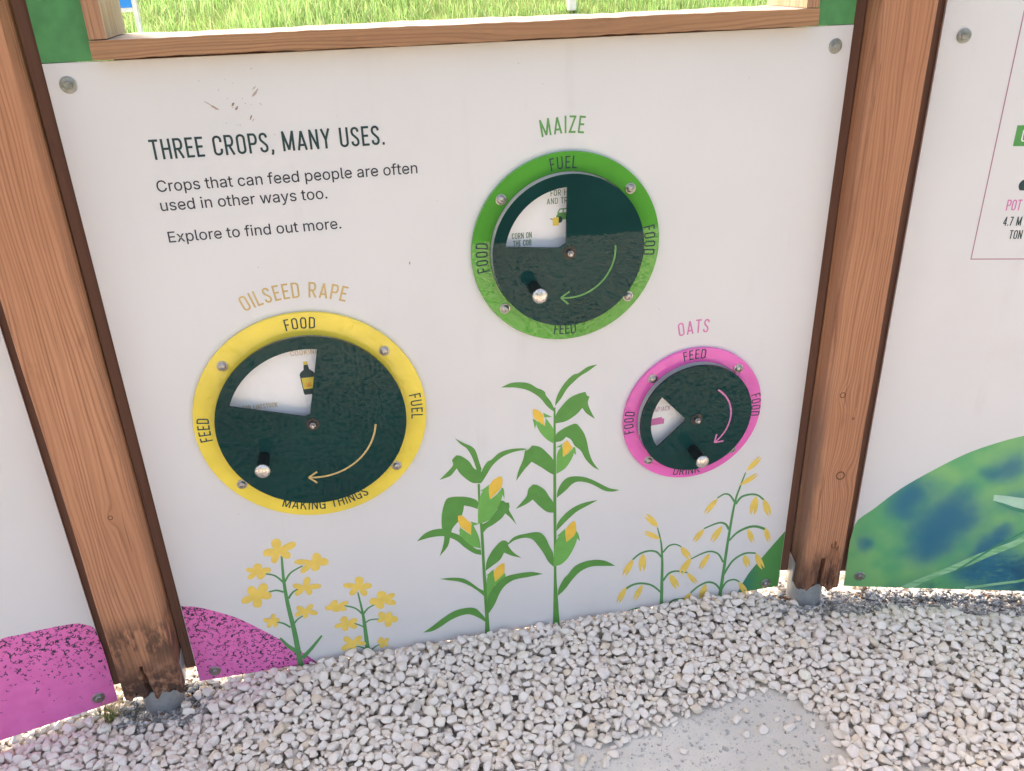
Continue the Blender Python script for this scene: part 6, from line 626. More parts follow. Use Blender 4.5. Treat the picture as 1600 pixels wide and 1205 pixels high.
def art(name, data, label, smooth=True):
    s_ = Sheet(); s_.k = 12
    for c, pts in data: s_.poly(mm(pts), CI[c], smooth=smooth)
    o = s_.obj(name, CMATS, pm); o['label'] = label
s = Sheet(); s.poly([(-.4565, PAN_BOT + .001)] + [(-.4565, .2618)] + mm(PINK_M)[1:] + [(-.1865, PAN_BOT + .001)], 0, y=-.0003, smooth=True); s.obj('pink_print', [M['pink_main']], pm)
s = Sheet(); s.poly([(.9828, PAN_BOT + .001)] + [(.9828, GREEN_M[0][1] / 1000 + .004)] + mm(GREEN_M)[1:] + [(mm(GREEN_M)[-1][0] - .018, PAN_BOT + .001)], 0, y=-.0003, smooth=True); s.obj('green_print', [M['green_corner']], pm)
art('rape_picture', RAPE_A, 'taller printed rape plant with seven yellow flowers'); art('rape_picture', RAPE_B, 'shorter printed rape plant with yellow flowers')
art('maize_picture', MAIZE_A, 'shorter printed maize plant with three cobs'); art('maize_picture', MAIZE_B, 'taller printed maize plant')
art('oat_picture', OAT_A, 'shorter printed oat plant'); art('oat_picture', OAT_B, 'taller printed oat plant')
for u, v in BOLT_M: hexbolt(pm, 'bolt', u / 1000, v / 1000)
# dried mud flecks on the board
s = Sheet()
def fleck(s_, u, v, L, W, a, mat):
    pts = []
    for k in range(12):
        t = 2 * math.pi * k / 12; r = 1 + random.uniform(-.35, .35)
        x, z = L * math.cos(t) * r, W * math.sin(t) * r; pts.append((u + x * math.cos(a) - z * math.sin(a), v + x * math.sin(a) + z * math.cos(a)))
    s_.poly(pts, mat, smooth=True)
(m0, m1, m2, m3, m4, m5, m6, m7) = mm(MARKS)
fleck(s, m0[0] - .003, m0[1] + .001, .0125, .0012, -.62, 1); fleck(s, m0[0] + .0055, m0[1] - .006, .0028, .0010, .15, 0); fleck(s, m0[0] + .002, m0[1] - .003, .004, .0013, -.6, 0)
fleck(s, m1[0], m1[1], .0042, .0018, .9, 0); fleck(s, m2[0], m2[1] - .001, .0045, .0016, .9, 0)
fleck(s, m3[0], m3[1], .0085, .0018, .85, 1); fleck(s, m3[0] - .001, m3[1] + .008, .004, .0010, .7, 1); fleck(s, m3[0] + .006, m3[1] - .019, .003, .0006, -1, 1)
fleck(s, m4[0], m4[1], .004, .0013, 1.1, 0); fleck(s, m4[0] + .003, m4[1] - .004, .003, .0008, .9, 1)
fleck(s, m6[0], m6[1], .003, .0013, 1.3, 0)
for k in range(26): fleck(s, random.uniform(-.42, .95), random.uniform(.15, 1.36), random.uniform(.0006, .0014), random.uniform(.0004, .0008), random.uniform(0, 3), random.choice((0, 1)))
for k in range(16): fleck(s, m1[0] + random.gauss(0, .04), m1[1] + random.gauss(0, .03), random.uniform(.0006, .0016), random.uniform(.0004, .0007), random.uniform(0, 3), 1)
tag(s.obj('mud_flecks', [M['mud'], M['mudfaint']], pm), kind='stuff')

LA = math.atan2(.0621, .2293); RA = math.atan2(-.1235, .4277)
pl = panel('pale panel left of the left post, pink speckled arc along its foot', (-.6323, 1.5811, 0), LA, -1.45, 0, PAN_BOT, 2.0)
lp = mm(PINK_L); mir = [(-.62, .05), (-.56, .12), (-.50, .165)]
s = Sheet(); s.poly([(-.001, PAN_BOT + .001), (-.001, .2475)] + [p for p in lp[::-1][1:]] + [(-.31, .185), (-.38, .150), (-.46, .09), (-.51, PAN_BOT + .001)], 0, y=-.0003, smooth=True); s.obj('pink_print', [M['pink_left']], pl)
for u, v in BOLT_L: hexbolt(pl, 'bolt', u / 1000, v / 1000)
hexbolt(pl, 'bolt', -.035, 1.355)
pr = panel('pale panel right of the right post, blue and green leaf photo arc at its foot', (1.1460, 1.5612, 0), RA, 0, 1.45, PAN_BOT, 2.0)
gr = mm(GREEN_R)
far = [(.44, .512), (.55, .524), (.68, .512), (.82, .470), (.96, .395), (1.08, .29), (1.18, .15), (1.22, PAN_BOT + .001)]
s = Sheet(); s.poly([(.001, PAN_BOT + .001), (.001, gr[0][1])] + gr[1:] + far, 0, y=-.0003, smooth=True); s.obj('leaf_photo_print', [M['photo']], pr)
s = Sheet(); s.k = 6
def clampz(pts): return [(x, max(z, PAN_BOT + .001)) for x, z in pts]
s.poly(clampz(mm(BLADE1)), 0, smooth=True); s.poly(mm(BLADE2), 1); s.poly(mm(BLADE3), 2)
s.stroke([(.27, .10), (.34, .17), (.42, .235)], .006, 2); s.stroke([(.30, .045), (.42, .07), (.55, .11)], .008, 0)
s.obj('blade_print', [M['blade'], M['blade_pale'], M['blade_dark']], pr)
s = Sheet(); bx, bz0 = BOX[1][0] / 1000, BOX[1][1] / 1000
s.stroke([(bx, 1.56), (bx, bz0), (bx + 1.02, bz0), (bx + 1.02, 1.56), (bx, 1.56)], .0022); s.obj('box_outline', [M['pinkline']], pr)
s = Sheet(); s.poly([(.1757, 1.1515), (.34, 1.1515), (.34, 1.1918), (.1757, 1.1918)]); s.obj('green_tag', [M['grntag']], pr)
s = Sheet(); s.k = 4; caps(s, 'U', .1885, 1.1600, .0230); s.obj('tag_letter', [M['edge']], pr)
s = Sheet(); caps(s, 'POT', .1895, 1.0215, .0225); s.obj('crop_title', [M['pinkp']], pr)
s = Sheet(); caps(s, '4.7 M', .1905, .9895, .0190); s.obj('text_line', [M['ink']], pr)
s = Sheet(); caps(s, 'TON', .2085, .9610, .0190); s.obj('text_line', [M['ink']], pr)
s = Sheet(); s.poly([(.2045, 1.071), (.206, 1.0795), (.215, 1.086), (.232, 1.087), (.246, 1.079), (.249, 1.068), (.240, 1.060), (.222, 1.062), (.208, 1.063)], smooth=True); s.obj('potato_picture', [M['ink']], pr)
for u, v in BOLT_R: hexbolt(pr, 'bolt', u / 1000, v / 1000)

# ------------------------------------------------------------------ green board above, with the timber window in it
gb = empty('upper_board', (0, 1.6, 0)); tag(gb, 'green board above the central panel, cut out round the timber window', 'panel')
b = bmesh.new()
WX0, WX1, WZT = -.355, .873, 1.93
add_box(b, -.4578, WX0, .0015, .0095, PAN_TOP + .001, 2.0); add_box(b, WX1, .9838, .0015, .0095, PAN_TOP + .001, 2.0); add_box(b, WX0, WX1, .0015, .0095, WZT + .02, 2.0)
bmobj('board', b, M['greenboard'], gb)
wf = empty('window_frame', (0, 1.57, 0)); tag(wf, 'rough timber window frame over the central panel, open to the meadow', 'window frame')
SZ0, SZ1 = EYE - .1195, EYE - .0905
def rough_bar(name, x0, x1, y0, y1, z0, z1, mat, n=60, axis='x', amp=.0012, seed=0, mat2=None):
    """sawn bar with uneven arrises; mat2 goes on its top (axis x) or inner sides (axis z)"""
    rn = np.random.default_rng(seed); ph = rn.random(12) * 6.28; bmm = bmesh.new(); rings = []
    L0, L1 = (x0, x1) if axis == 'x' else (z0, z1)
    for i in range(n + 1):
        t = L0 + (L1 - L0) * i / n
        def wob(k): return amp * (.5 * math.sin(t * 9 + ph[k]) + .3 * math.sin(t * 41 + ph[k + 1]) + .35 * math.sin(t * 130 + ph[k + 2]) * math.sin(t * 17 + ph[k + 3]))
        if axis == 'x': c = [(t, y0, z0 + wob(0)), (t, y1, z0), (t, y1, z1 + wob(3)), (t, y0 + wob(6) * .5, z1 + wob(4) * .7)]
        else: c = [(x0 + wob(0), y0, t), (x1 + wob(2), y0, t), (x1 + wob(4), y1, t), (x0, y1, t)]
        rings.append([bmm.verts.new(q) for q in c])
    for a, c in zip(rings[:-1], rings[1:]):
        for k in range(4):
            f = bmm.faces.new((a[k], a[(k + 1) % 4], c[(k + 1) % 4], c[k]))
            if mat2 and ((axis == 'x' and k in (1, 2)) or (axis == 'z' and k in (1, 3))): f.material_index = 1
    bmm.faces.new(rings[0]); bmm.faces.new(rings[-1])
    return bmobj(name, bmm, [mat] + ([mat2] if mat2 else []), wf)
rough_bar('sill', -.3720, .8930, 0, .160, SZ0, SZ1, M['rail'], 150, 'x', .0016, 1, M['silltop'])
rough_bar('stile', -.3710, -.3445, .001, .158, SZ1 + .0015, 1.92, M['stile'], 80, 'z', .0009, 2, M['reveal'])
rough_bar('stile', .8660, .8920, .001, .158, SZ1 + .0015, 1.92, M['stile'], 80, 'z', .0009, 3, M['reveal'])
b = bmesh.new(); add_box(b, -.35, .87, .046, .10, SZ0 - .03, SZ0 - .003); bmobj('gap_backing', b, M['batten'], wf)  # added dark backing, keeps daylight out of the gap under the sill
rough_bar('head', -.3720, .8930, 0, .160, 1.9215, 1.950, M['rail'], 80, 'x', .0012, 4)

# ------------------------------------------------------------------ the three dials
def annulus(bmx, r0, r1, y0, y1, n=96, bev=.0007):
    prof = [(r0, y1), (r0, y0 + bev), (r0 + bev, y0), (r1 - bev, y0), (r1, y0 + bev), (r1, y1)]
    lathe_y(bmx, prof + [(r0, y1)], n)
def disc_with_window(r, ya, yb, wr0, a0, a1, tip, n=120):
    """dark disc with a wedge opening between clockwise angles a0..a1 out to wr0, tip = list of (r, angle) nearest the hub"""
    hole = [(wr0 * math.sin(math.radians(a)), wr0 * math.cos(math.radians(a))) for a in np.linspace(a0, a1, 28)]
    hole += [(q * math.sin(math.radians(a)), q * math.cos(math.radians(a))) for q, a in tip]
    rim = [(r * math.cos(2 * math.pi * k / n), r * math.sin(2 * math.pi * k / n)) for k in range(n)]
    tri = tessellate_polygon([[Vector((x, z, 0)) for x, z in rim], [Vector((x, z, 0)) for x, z in hole]])
    P_ = rim + hole; bmx = bmesh.new()
    f_ = [bmx.verts.new((x, ya, z)) for x, z in P_]; k_ = [bmx.verts.new((x, yb, z)) for x, z in P_]
    for t in tri:
        try: bmx.faces.new([f_[i] for i in t]); bmx.faces.new([k_[i] for i in t][::-1])
        except ValueError: pass
    nr, nh = len(rim), len(hole)
    for k in range(nr): bmx.faces.new((f_[k], f_[(k + 1) % nr], k_[(k + 1) % nr], k_[k]))
    for k in range(nh): bmx.faces.new((f_[nr + k], f_[nr + (k + 1) % nh], k_[nr + (k + 1) % nh], k_[nr + k]))
    return bmx
def dome_bolt(parent, x, z, y):
    bmx = bmesh.new(); lathe_y(bmx, [(.0001, y), (.0108, y), (.0108, y - .0012), (.0100, y - .0016), (.0085, y - .0016), (.0080, y - .0030), (.0066, y - .0052), (.0046, y - .0064), (.0032, y - .0066), (.0028, y - .0045), (.0001, y - .0042)], 24, x, z)
    return bmobj('dome_bolt', bmx, M['steel'], parent, smooth=50)
def dial(label, c, R_, Ri, rd, mat, matname, texts, boltr, bolts, win, arrow, knob, hub_art):
    root = empty('crop_dial', (c[0], 1.6, c[1])); tag(root, label, 'dial', 'turning dials on the central panel')
    bmx = bmesh.new(); annulus(bmx, Ri, R_, -.008, -.0004)
    ring = bmobj('ring', bmx, mat, root, smooth=35)
    for t, r, mid, hgt, span, inw in texts:
        sh = Sheet(); caps_arc(sh, t, 0, 0, r, mid, hgt, span, 0, inw); sh.obj('ring_word', [M['ink']], ring, (0, -.0080, 0))
    bmx = bmesh.new(); lathe_y(bmx, [(.0001, -.0004), (Ri - .0008, -.0004), (Ri - .0008, -.003), (.0001, -.003)], 96)
    base = bmobj('underlay', bmx, M['under'], root)
    if hub_art: hub_art(base)
    bmx = disc_with_window(rd, -.028, -.0225, *win)
    d_ = bmobj('disc', bmx, M['disc'], root)
    bmesh_e = bmesh.new()
    sh = Sheet(); ar, aa0, aa1, aw, am = arrow
    pts = [(ar * math.sin(math.radians(a)), ar * math.cos(math.radians(a))) for a in np.linspace(aa0, aa1, 40)]
    sh.stroke(pts, aw, 0)
    e_ = Vector(pts[-1]); t_ = (Vector(pts[-1]) - Vector(pts[-4])).normalized(); n_v = Vector((-t_.y, t_.x)); e_ = e_ + t_ * aw * .6
    for sg in (1, -1): sh.stroke([tuple(e_), tuple(e_ - t_ * .017 + n_v * sg * .0135)], aw, 0)
    sh.obj('arrow_print', [am], d_, (0, -.028, 0))
    bmx = bmesh.new(); lathe_y(bmx, [(.0001, -.028), (.0135, -.028), (.0135, -.0292), (.0001, -.0292)], 28); h1 = bmobj('hub_washer', bmx, M['rod'], d_, smooth=30)
    bmx = bmesh.new();     lathe_y(bmx, [(.0001, -.0293), (.0066, -.0293), (.0066, -.0360), (.0058, -.0368), (.0001, -.0368)], 6)
    lathe_y(bmx, [(.0001, -.036), (.0040, -.0360), (.0040, -.0415), (.0030, -.0428), (.0001, -.0431)], 16)
    bmobj('hub_bolt', bmx, M['steel'], root, smooth=35)
    for a in bolts: dome_bolt(root, boltr * math.sin(math.radians(a)), boltr * math.cos(math.radians(a)), -.008)
    kx, kz = knob[0] - c[0], knob[1] - c[1]
    bmx = bmesh.new(); lathe_y(bmx, [(.0001, -.028), (.0118, -.028), (.0118, -.0820), (.0001, -.0820)], 28, kx, kz); kn = bmobj('knob', bmx, M['rod'], root, smooth=40)
    bmx = bmesh.new(); lathe_y(bmx, [(.0001, -.0815), (.0140, -.0815), (.0150, -.0830), (.0150, -.0850), (.0138, -.0872), (.0105, -.0888), (.0001, -.0896)], 36, kx, kz); bmobj('knob_cap', bmx, M['cap'], kn, smooth=40)
    return root
def dial_word(base, t, x, z, h, wd, m_):
    s_ = Sheet(); caps(s_, t, x, z, h, wd, 0); s_.obj('dial_word', [m_], base, (0, -.003, 0))
def art_yellow(base):
    WM = M['gold']
    sh = Sheet(); cx, cz = DY
    dial_word(base, 'COOKING OIL', -.1409 - cx, EYE - .6795 - cz, .0105, .0790, WM)
    dial_word(base, 'FOR LIVESTOCK', -.2485 - cx, EYE - .7862 - cz, .0105, .0674, WM)
    x, z = -.1150 - cx, EYE - .7676 - cz
    bot = [(-.010, .001), (.010, .001), (.0125, .004), (.0135, .030), (.0145, .046), (.012, .051), (.0055, .056), (.0040, .0665), (-.0040, .0665), (-.0055, .056), (-.012, .051), (-.0145, .046), (-.0135, .030), (-.0115, .004)]
    sh.poly([(x + a, z + b_) for a, b_ in bot], 1); sh.poly([(x - .0042, z + .0668), (x + .0042, z + .0668), (x + .0042, z + .0735), (x - .0042, z + .0735)], 2)
    sh.poly([(x - .0108, z + .0135), (x + .0115, z + .0135), (x + .0128, z + .0385), (x - .0120, z + .0385)], 2)
    for k in range(5):
        a = math.pi * (k + .5) / 5 ; sh.stroke([(x, z + .018), (x + .0075 * math.cos(a), z + .018 + .011 * math.sin(a))], .002, 3)
    sh.obj('dial_picture', [M['gold'], M['ink'], M['yellowp'], M['orangep']], base, (0, -.003, 0))
def art_green(base):
    WM = M['greendk']
    sh = Sheet(); cx, cz = DG
    dial_word(base, 'FOR HEATING', .3871 - cx, EYE - .4045 - cz, .0118, .0760, WM); dial_word(base, 'AND TRANSPORT', .3795 - cx, EYE - .4200 - cz, .0118, .0940, WM)
    dial_word(base, 'CORN ON', .3092 - cx, EYE - .4830 - cz, .0118, .0395, WM); dial_word(base, 'THE COB', .3112 - cx, EYE - .4980 - cz, .0118, .0365, WM)
    x, z = .3970 - cx, EYE - .4560 - cz
    sh.poly([(x + .002, z + .004), (x + .060, z + .004), (x + .064, z + .010), (x + .062, z + .016), (x + .048, z + .018), (x + .006, z + .018), (x + .001, z + .012)], 1)
    sh.stroke([(x + .004, z + .017), (x + .0085, z + .025), (x + .034, z + .0255), (x + .048, z + .017)], .0022, 1); sh.stroke([(x + .0145, z + .017), (x + .016, z + .025)], .0022, 1)
    sh.poly([(x + .008 + .0058 * math.cos(t), z + .0045 + .0068 * math.sin(t)) for t in np.linspace(0, 6.28, 17)[:-1]], 3)
    sh.poly([(x - .006, z - .007), (x + .006, z - .007), (x + .0065, z + .0095), (x - .006, z + .009)], 2); sh.stroke([(x - .011, z + .008), (x - .006, z + .0055)], .0014, 3)
    sh.obj('dial_picture', [M['greendk'], M['greenp'], M['yellowp'], M['ink']], base, (0, -.003, 0))
def art_pink(base):
    WM = M['pinkpale']
    sh = Sheet(); cx, cz = DP
    dial_word(base, 'FLAPJACK', .6097 - cx, EYE - .9065 - cz, .0118, .0475, WM)
    x, z = .6125 - cx, EYE - .9400 - cz
    q = [(-.004, .000), (.032, .001), (.032, .0145), (.027, .0145), (.026, .019), (.004, .017), (-.004, .016)]
    sh.poly([(x + a, z + b_) for a, b_ in q], 1); sh.stroke([(x + .008, z + .006), (x + .008, z + .012), (x + .016, z + .0125), (x + .017, z + .006)], .0012, 2)
    sh.stroke([(x - .002, z - .0005), (x + .0005, z - .002), (x + .002, z + .001)], .0016, 3)
    sh.obj('dial_picture', [M['pinkpale'], M['pinkart'], M['pinkline'], M['ink']], base, (0, -.003, 0))
M['yellowp'] = print_mat('yellow print', (.74, .56, .09)); M['orangep'] = print_mat('orange print', (.72, .30, .05)); M['greendk'] = print_mat('grey green print', (.10, .19, .11))
M['pinkpale'] = print_mat('pale mauve print', (.50, .30, .40)); M['pinkart'] = print_mat('magenta print', (.62, .16, .38))
dial('largest dial, yellow ring marked FOOD, FUEL, MAKING THINGS and FEED under OILSEED RAPE', DY, .232, .1845, .1885, M['yellow'], 'yellow',
     [('FOOD', .1990, .7, .0238, 16.2, False), ('FUEL', .2005, 89.3, .0238, 15.8, False), ('FEED', .2010, -88.8, .0238, 14.6, False), ('MAKING THINGS', .2175, 179.4, .0238, 50.5, True)],
     .2075, (-48, 49.5, 130, -129), (.1640, -69.0, 10.2, [(.021, -8), (.0225, -38)]), (.1255, 98, 190, .0038, M['gold']), (-.2212, EYE - .8830), art_yellow)
dial('middle sized dial, green ring marked FUEL and FOOD under the word MAIZE', DG, .1917, .1545, .1530, M['green'], 'green',
     [('FUEL', .1600, -2.3, .0238, 18.2, False), ('FOOD', .1600, 88.5, .0238, 21, False), ('FOOD', .1600, -90.4, .0238, 20.5, False), ('FEED', .1805, -178.4, .0238, 15.8, True)],
     .1702, (-49.5, 48.5, 130.5, -130.5), (.1295, -80.0, -2.0, [(.021, -20), (.0235, -62)]), (.0935, 86, 190, .0036, M['greenp']), (.3450, EYE - .5750), art_green)
dial('smallest dial, pink ring marked FEED, FOOD and DRINK under the word OATS', DP, .1637, .1310, .1310, M['pink'], 'pink',
     [('FEED', .1390, -2.3, .0228, 20.5, False), ('FOOD', .1400, 87.5, .0228, 22, False), ('FOOD', .1400, -89.6, .0228, 21.6, False), ('DRINK', .1565, -177.4, .0228, 25, True)],
     .1442, (-44, 43.5, 135.5, -135.5), (.1065, -124.0, -52.0, [(.0262, -81), (.0262, -95)]), (.0815, 34, 143, .0036, M['pinkp']), (.7070, EYE - 1.0008), art_pink)

# ------------------------------------------------------------------ outer posts at the far ends of the side panels
for sgn, base, an in ((-1, (-.6323, 1.5811), LA), (1, (1.1460, 1.5612), RA)):
    d = 1.45 + .085; fx, fy = base[0] + sgn * d * math.cos(an), base[1] + sgn * d * math.sin(an)
    make_post('outer post past the end of the %s panel, outside the picture' % ('left' if sgn < 0 else 'right'), M['post_o'], (fx, fy - .05), an + sgn * -.13, .12, lambda x, z: 0.0,
              [(-.0645, -.0625, .06, .098)] if 0 else [(.064, .12, .066, .098) if sgn < 0 else (-.12, -.064, .066, .098)], 20 + sgn)

# ------------------------------------------------------------------ gravel: stones dropped one by one on to a height map
def ico(sub):
    bmx = bmesh.new(); bmesh.ops.create_icosphere(bmx, subdivisions=sub, radius=1.0)
    v_ = np.array([q.co[:] for q in bmx.verts]); f = np.array([[q.index for q in t.verts] for t in bmx.faces]); bmx.free(); return v_, f
def stone_shapes(sub, n, rng, planes=(9, 14), lo=.42, hi=.80):
    v0, f0 = ico(sub); out_ = []
    for _ in range(n):
        v_ = v0.copy(); k = rng.integers(*planes)
        d = rng.normal(size=(k, 3)); d /= np.linalg.norm(d, axis=1)[:, None]; r = rng.uniform(lo, hi, k)
        for a, q in zip(d, r):
            h = v_ @ a; over = np.clip(h - q, 0, None); v_ = v_ - a[None] * (over * .97)[:, None]
        v_ *= (1 + rng.normal(size=3) * .05); v_ += rng.normal(size=v_.shape) * (.012 if sub > 2 else .02)
        v_ -= (v_.max(0) + v_.min(0)) / 2; v_ /= np.abs(v_).max(0)
        out_.append(v_)
    return out_, f0
HI, HF = stone_shapes(3, 30, RNG); LO, LF = stone_shapes(2, 20, RNG)
def rotm(rng, tilt=.35):
    a = rng.uniform(0, 2 * np.pi); b_ = rng.normal(0, tilt); c = rng.normal(0, tilt)
    ca, sa, cb, sb, cc, sc = math.cos(a), math.sin(a), math.cos(b_), math.sin(b_), math.cos(c), math.sin(c)
    return np.array([[ca, -sa, 0], [sa, ca, 0], [0, 0, 1]]) @ np.array([[1, 0, 0], [0, cb, -sb], [0, sb, cb]]) @ np.array([[cc, 0, sc], [0, 1, 0], [-sc, 0, cc]])
def stone_tint(rng, n=1):
    k = rng.normal(.84, .02, (n, 1)); warm = rng.normal(0, .012, (n, 1))
    t = np.concatenate([k * (1.035 + warm), k * (.94 + warm * .3), k * (.835 - warm)], 1)
    odd = rng.random(n); t[odd < .03] *= .84; t[(odd > .05) & (odd < .09)] *= np.array([.93, .87, .78]); return np.clip(t, .05, .88)
def inpoly(px, py, poly):
    c = np.zeros(px.shape, bool); n = len(poly); j = n - 1
    for i in range(n):
        xi, yi = poly[i]; xj, yj = poly[j]
        m_ = ((yi > py) != (yj > py)) & (px < (xj - xi) * (py - yi) / (yj - yi + 1e-12) + xi); c ^= m_; j = i
    return c
GX0, GX1, GY0, GY1, GR = -1.15, 1.95, .80, 1.72, .002
nx, ny = int((GX1 - GX0) / GR), int((GY1 - GY0) / GR)
gx, gy = np.meshgrid(GX0 + (np.arange(nx) + .5) * GR, GY0 + (np.arange(ny) + .5) * GR)
def wallline(x):      # y of the panels' front on plan
    return np.where(x < -.6, 1.5811 + (x + .6323) * .271, np.where(x > 1.1, 1.5612 - (x - 1.146) * .289, 1.60))
def lown(x, y, s_, a): return np.sin(x * s_ + a) * np.sin(y * s_ * 1.3 + a * 2.1) + .6 * np.sin(x * s_ * 2.3 + a * 3) * np.sin(y * s_ * 2.1 - a)
wob = .006 * lown(gx, gy, 38, 1.0)
T = .026 + .003 * lown(gx, gy, 9, .4)
dist = wallline(gx) - gy
mid = np.clip((gx + .40) / .25, 0, 1) * np.clip((.93 - gx) / .15, 0, 1)
T += mid * .022 * np.clip(1 - dist / .35, 0, 1)
T *= 1 - .93 * np.clip((gx - 1.03) / .10, 0, 1) * np.clip((.105 + .02 * lown(gx, gy, 14, 2.) - dist) / .035, 0, 1)          # thin along the foot of the right panel
T -= .016 * np.clip((-.33 - gx) / .1, 0, 1) * np.clip(1 - (dist - .02) / .05, 0, 1)
bare = np.zeros(gx.shape, bool)
for P_ in PATCH: bare |= inpoly(gx + wob, gy + wob * .8, P_)
def blur(a, n):
    for ax in (0, 1):
        k = np.ones(n) / n; a = np.apply_along_axis(lambda m_: np.convolve(m_, k, mode='same'), ax, a)
    return a
bs = blur(bare[::4, ::4].astype(float), 11); bs = np.kron(bs, np.ones((4, 4)))[:ny, :nx]
T = T * np.clip(1.08 - bs * 1.32, 0, 1); T[bare & (bs > .66)] = 0
Hm = np.zeros((ny, nx)); Hm[dist < -.105] = .2; T[dist < -.004] = .027; T[(dist < -.004) & (gx > 1.08)] = .003
for sx_, sy_ in ((-.530, 1.56), (1.035, 1.555)):
    ds_ = np.sqrt((gx - sx_) ** 2 + ((gy - sy_)) ** 2); T = T * np.clip((ds_ - .055) / .11, .12, 1)
stones = []          # (x, y, z, rot, axes)
def deposit(x, y, ax, R3):
    """returns centre height and footprint"""
    r = max(ax) * 1.02; i0, i1 = int((y - r - GY0) / GR), int((y + r - GY0) / GR) + 1; j0, j1 = int((x - r - GX0) / GR), int((x + r - GX0) / GR) + 1
    if i0 < 0 or j0 < 0 or i1 >= ny or j1 >= nx: return None
    X = gx[i0:i1, j0:j1] - x; Y = gy[i0:i1, j0:j1] - y
    A3 = R3 @ np.diag(1 / np.array(ax) ** 2) @ R3.T
    a = A3[2, 2]; b_ = A3[0, 2] * X + A3[1, 2] * Y; c = A3[0, 0] * X * X + 2 * A3[0, 1] * X * Y + A3[1, 1] * Y * Y - 1
    disc_ = b_ * b_ - a * c; m_ = disc_ > 0
    if not m_.any(): return None
    sq = np.sqrt(np.where(m_, disc_, 0)); lo = (-b_ - sq) / a; hi = (-b_ + sq) / a
    S_ = Hm[i0:i1, j0:j1]; core = m_ & (sq > .62 * sq.max())
    zc = (S_ - lo)[core].max()
    return zc, (i0, i1, j0, j1), m_, hi
def run(tries, smin, smax, passT, cand):
    X = RNG.uniform(GX0 + .03, GX1 - .03, tries); Y = RNG.uniform(GY0 + .03, GY1 - .03, tries)
    for x, y in zip(X, Y):
        i, j = int((y - GY0) / GR), int((x - GX0) / GR)
        if Hm[i, j] >= T[i, j] * passT or T[i, j] < .003: continue
        if y > wallline(np.array(x)) + .095: continue
        if (x + .536) ** 2 + (y - 1.597) ** 2 < .053 ** 2 or (x - 1.045) ** 2 + (y - 1.590) ** 2 < .053 ** 2: continue
        s_ = RNG.uniform(smin, smax); el = RNG.uniform(.68, 1.0); fl = RNG.uniform(.50, .72)
        ax = (s_ * 1.12, s_ * el, s_ * fl); R3 = rotm(RNG, .20); best = None
        for k in range(cand):
            xx, yy = (x, y) if k == 0 else (x + RNG.normal(0, .008), y + RNG.normal(0, .008))
            if yy > wallline(np.array(xx)) + .095: continue
            d = deposit(xx, yy, ax, R3)
            if d and (best is None or d[0] < best[1][0]): best = ((xx, yy), d)
        if best is None: continue
        (xx, yy), (zc, (i0, i1, j0, j1), m_, hi) = best
        if zc > T[i, j] + .012 + s_ * .4: continue
        if -.03 < wallline(np.array(xx)) - yy < .012 and zc + s_ > .048: continue
        zc -= .0020; S_ = Hm[i0:i1, j0:j1]; np.maximum(S_, np.where(m_, zc + hi, 0), out=S_)
        stones.append((xx, yy, zc, R3, ax))
run(9000, .0085, .0135, .55, 3)
nlow = len(stones)
run(34000, .0082, .0142, .90, 5)
run(30000, .0060, .0100, 1.0, 5)
run(22000, .0035, .0065, 1.03, 4)
# skip the buried ones; the rest joined into one mesh
def join_stones(lst, shapes, F0, name, tints=None):
    Vs, Fs, Ts = [], [], []; b_ = 0
    for k, (x, y, z, R3, ax) in enumerate(lst):
        v_ = shapes[RNG.integers(len(shapes))] * np.array(ax) @ R3.T + np.array([x, y, z])
        Vs.append(v_); Fs.append(F0 + b_); b_ += len(v_); Ts.append(np.repeat(stone_tint(RNG), len(v_), 0))
    return np.concatenate(Vs), np.concatenate(Fs), np.concatenate(Ts)
vis, bur = [], []
for q in stones:
    i, j = int((q[1] - GY0) / GR), int((q[0] - GX0) / GR); sub = Hm[i - 2:i + 3, j - 2:j + 3]
    (vis if sub.min() < q[2] + q[4][2] * 1.15 + .002 else bur).append(q)
print('stones', len(stones), 'visible', len(vis), 'buried', len(bur))
Va, Fa, Ta = join_stones(vis, HI, HF, 'a'); Vb, Fb, Tb = join_stones(bur, LO, LF, 'b') if bur else (np.zeros((0, 3)), np.zeros((0, 3), int), np.zeros((0, 3)))
# the same gravel carried on behind and beside the camera, one layer of coarser stones
far_ = []
sp = .0195
for y in np.arange(-1.72, GY1, sp):
    for x in np.arange(-2.6, 3.3, sp):
        xx, yy = x + RNG.uniform(-.006, .006), y + RNG.uniform(-.006, .006)
        if GX0 + .03 < xx < GX1 - .03 and yy > GY0 + .03: continue
        if yy > float(wallline(np.array(xx))) - .01: continue
        if .45 * math.sin(xx * 1.7 + .6) + .45 * math.sin(yy * 2.1 + xx) + .2 * math.sin(xx * 5 + yy * 4) > 1.0: continue
        s_ = RNG.uniform(.009, .0135); far_.append((xx, yy, RNG.uniform(.003, .020), rotm(RNG, .3), (s_ * 1.15, s_ * RNG.uniform(.75, 1), s_ * .75)))
IC, IF_ = stone_shapes(1, 16, RNG, (5, 8), .6, .9)
Vc, Fc, Tc = join_stones(far_, IC, IF_, 'c')
tag(big_mesh('gravel', np.concatenate([Va, Vb, Vc]), np.concatenate([Fa, Fb + len(Va), Fc + len(Va) + len(Vb)]), M['stone'], np.concatenate([Ta, Tb, Tc])),
    'pale angular gravel banked against the foot of the panels', 'gravel', kind='stuff')
print('tris', len(Fa) + len(Fb) + len(Fc), 'far', len(far_))

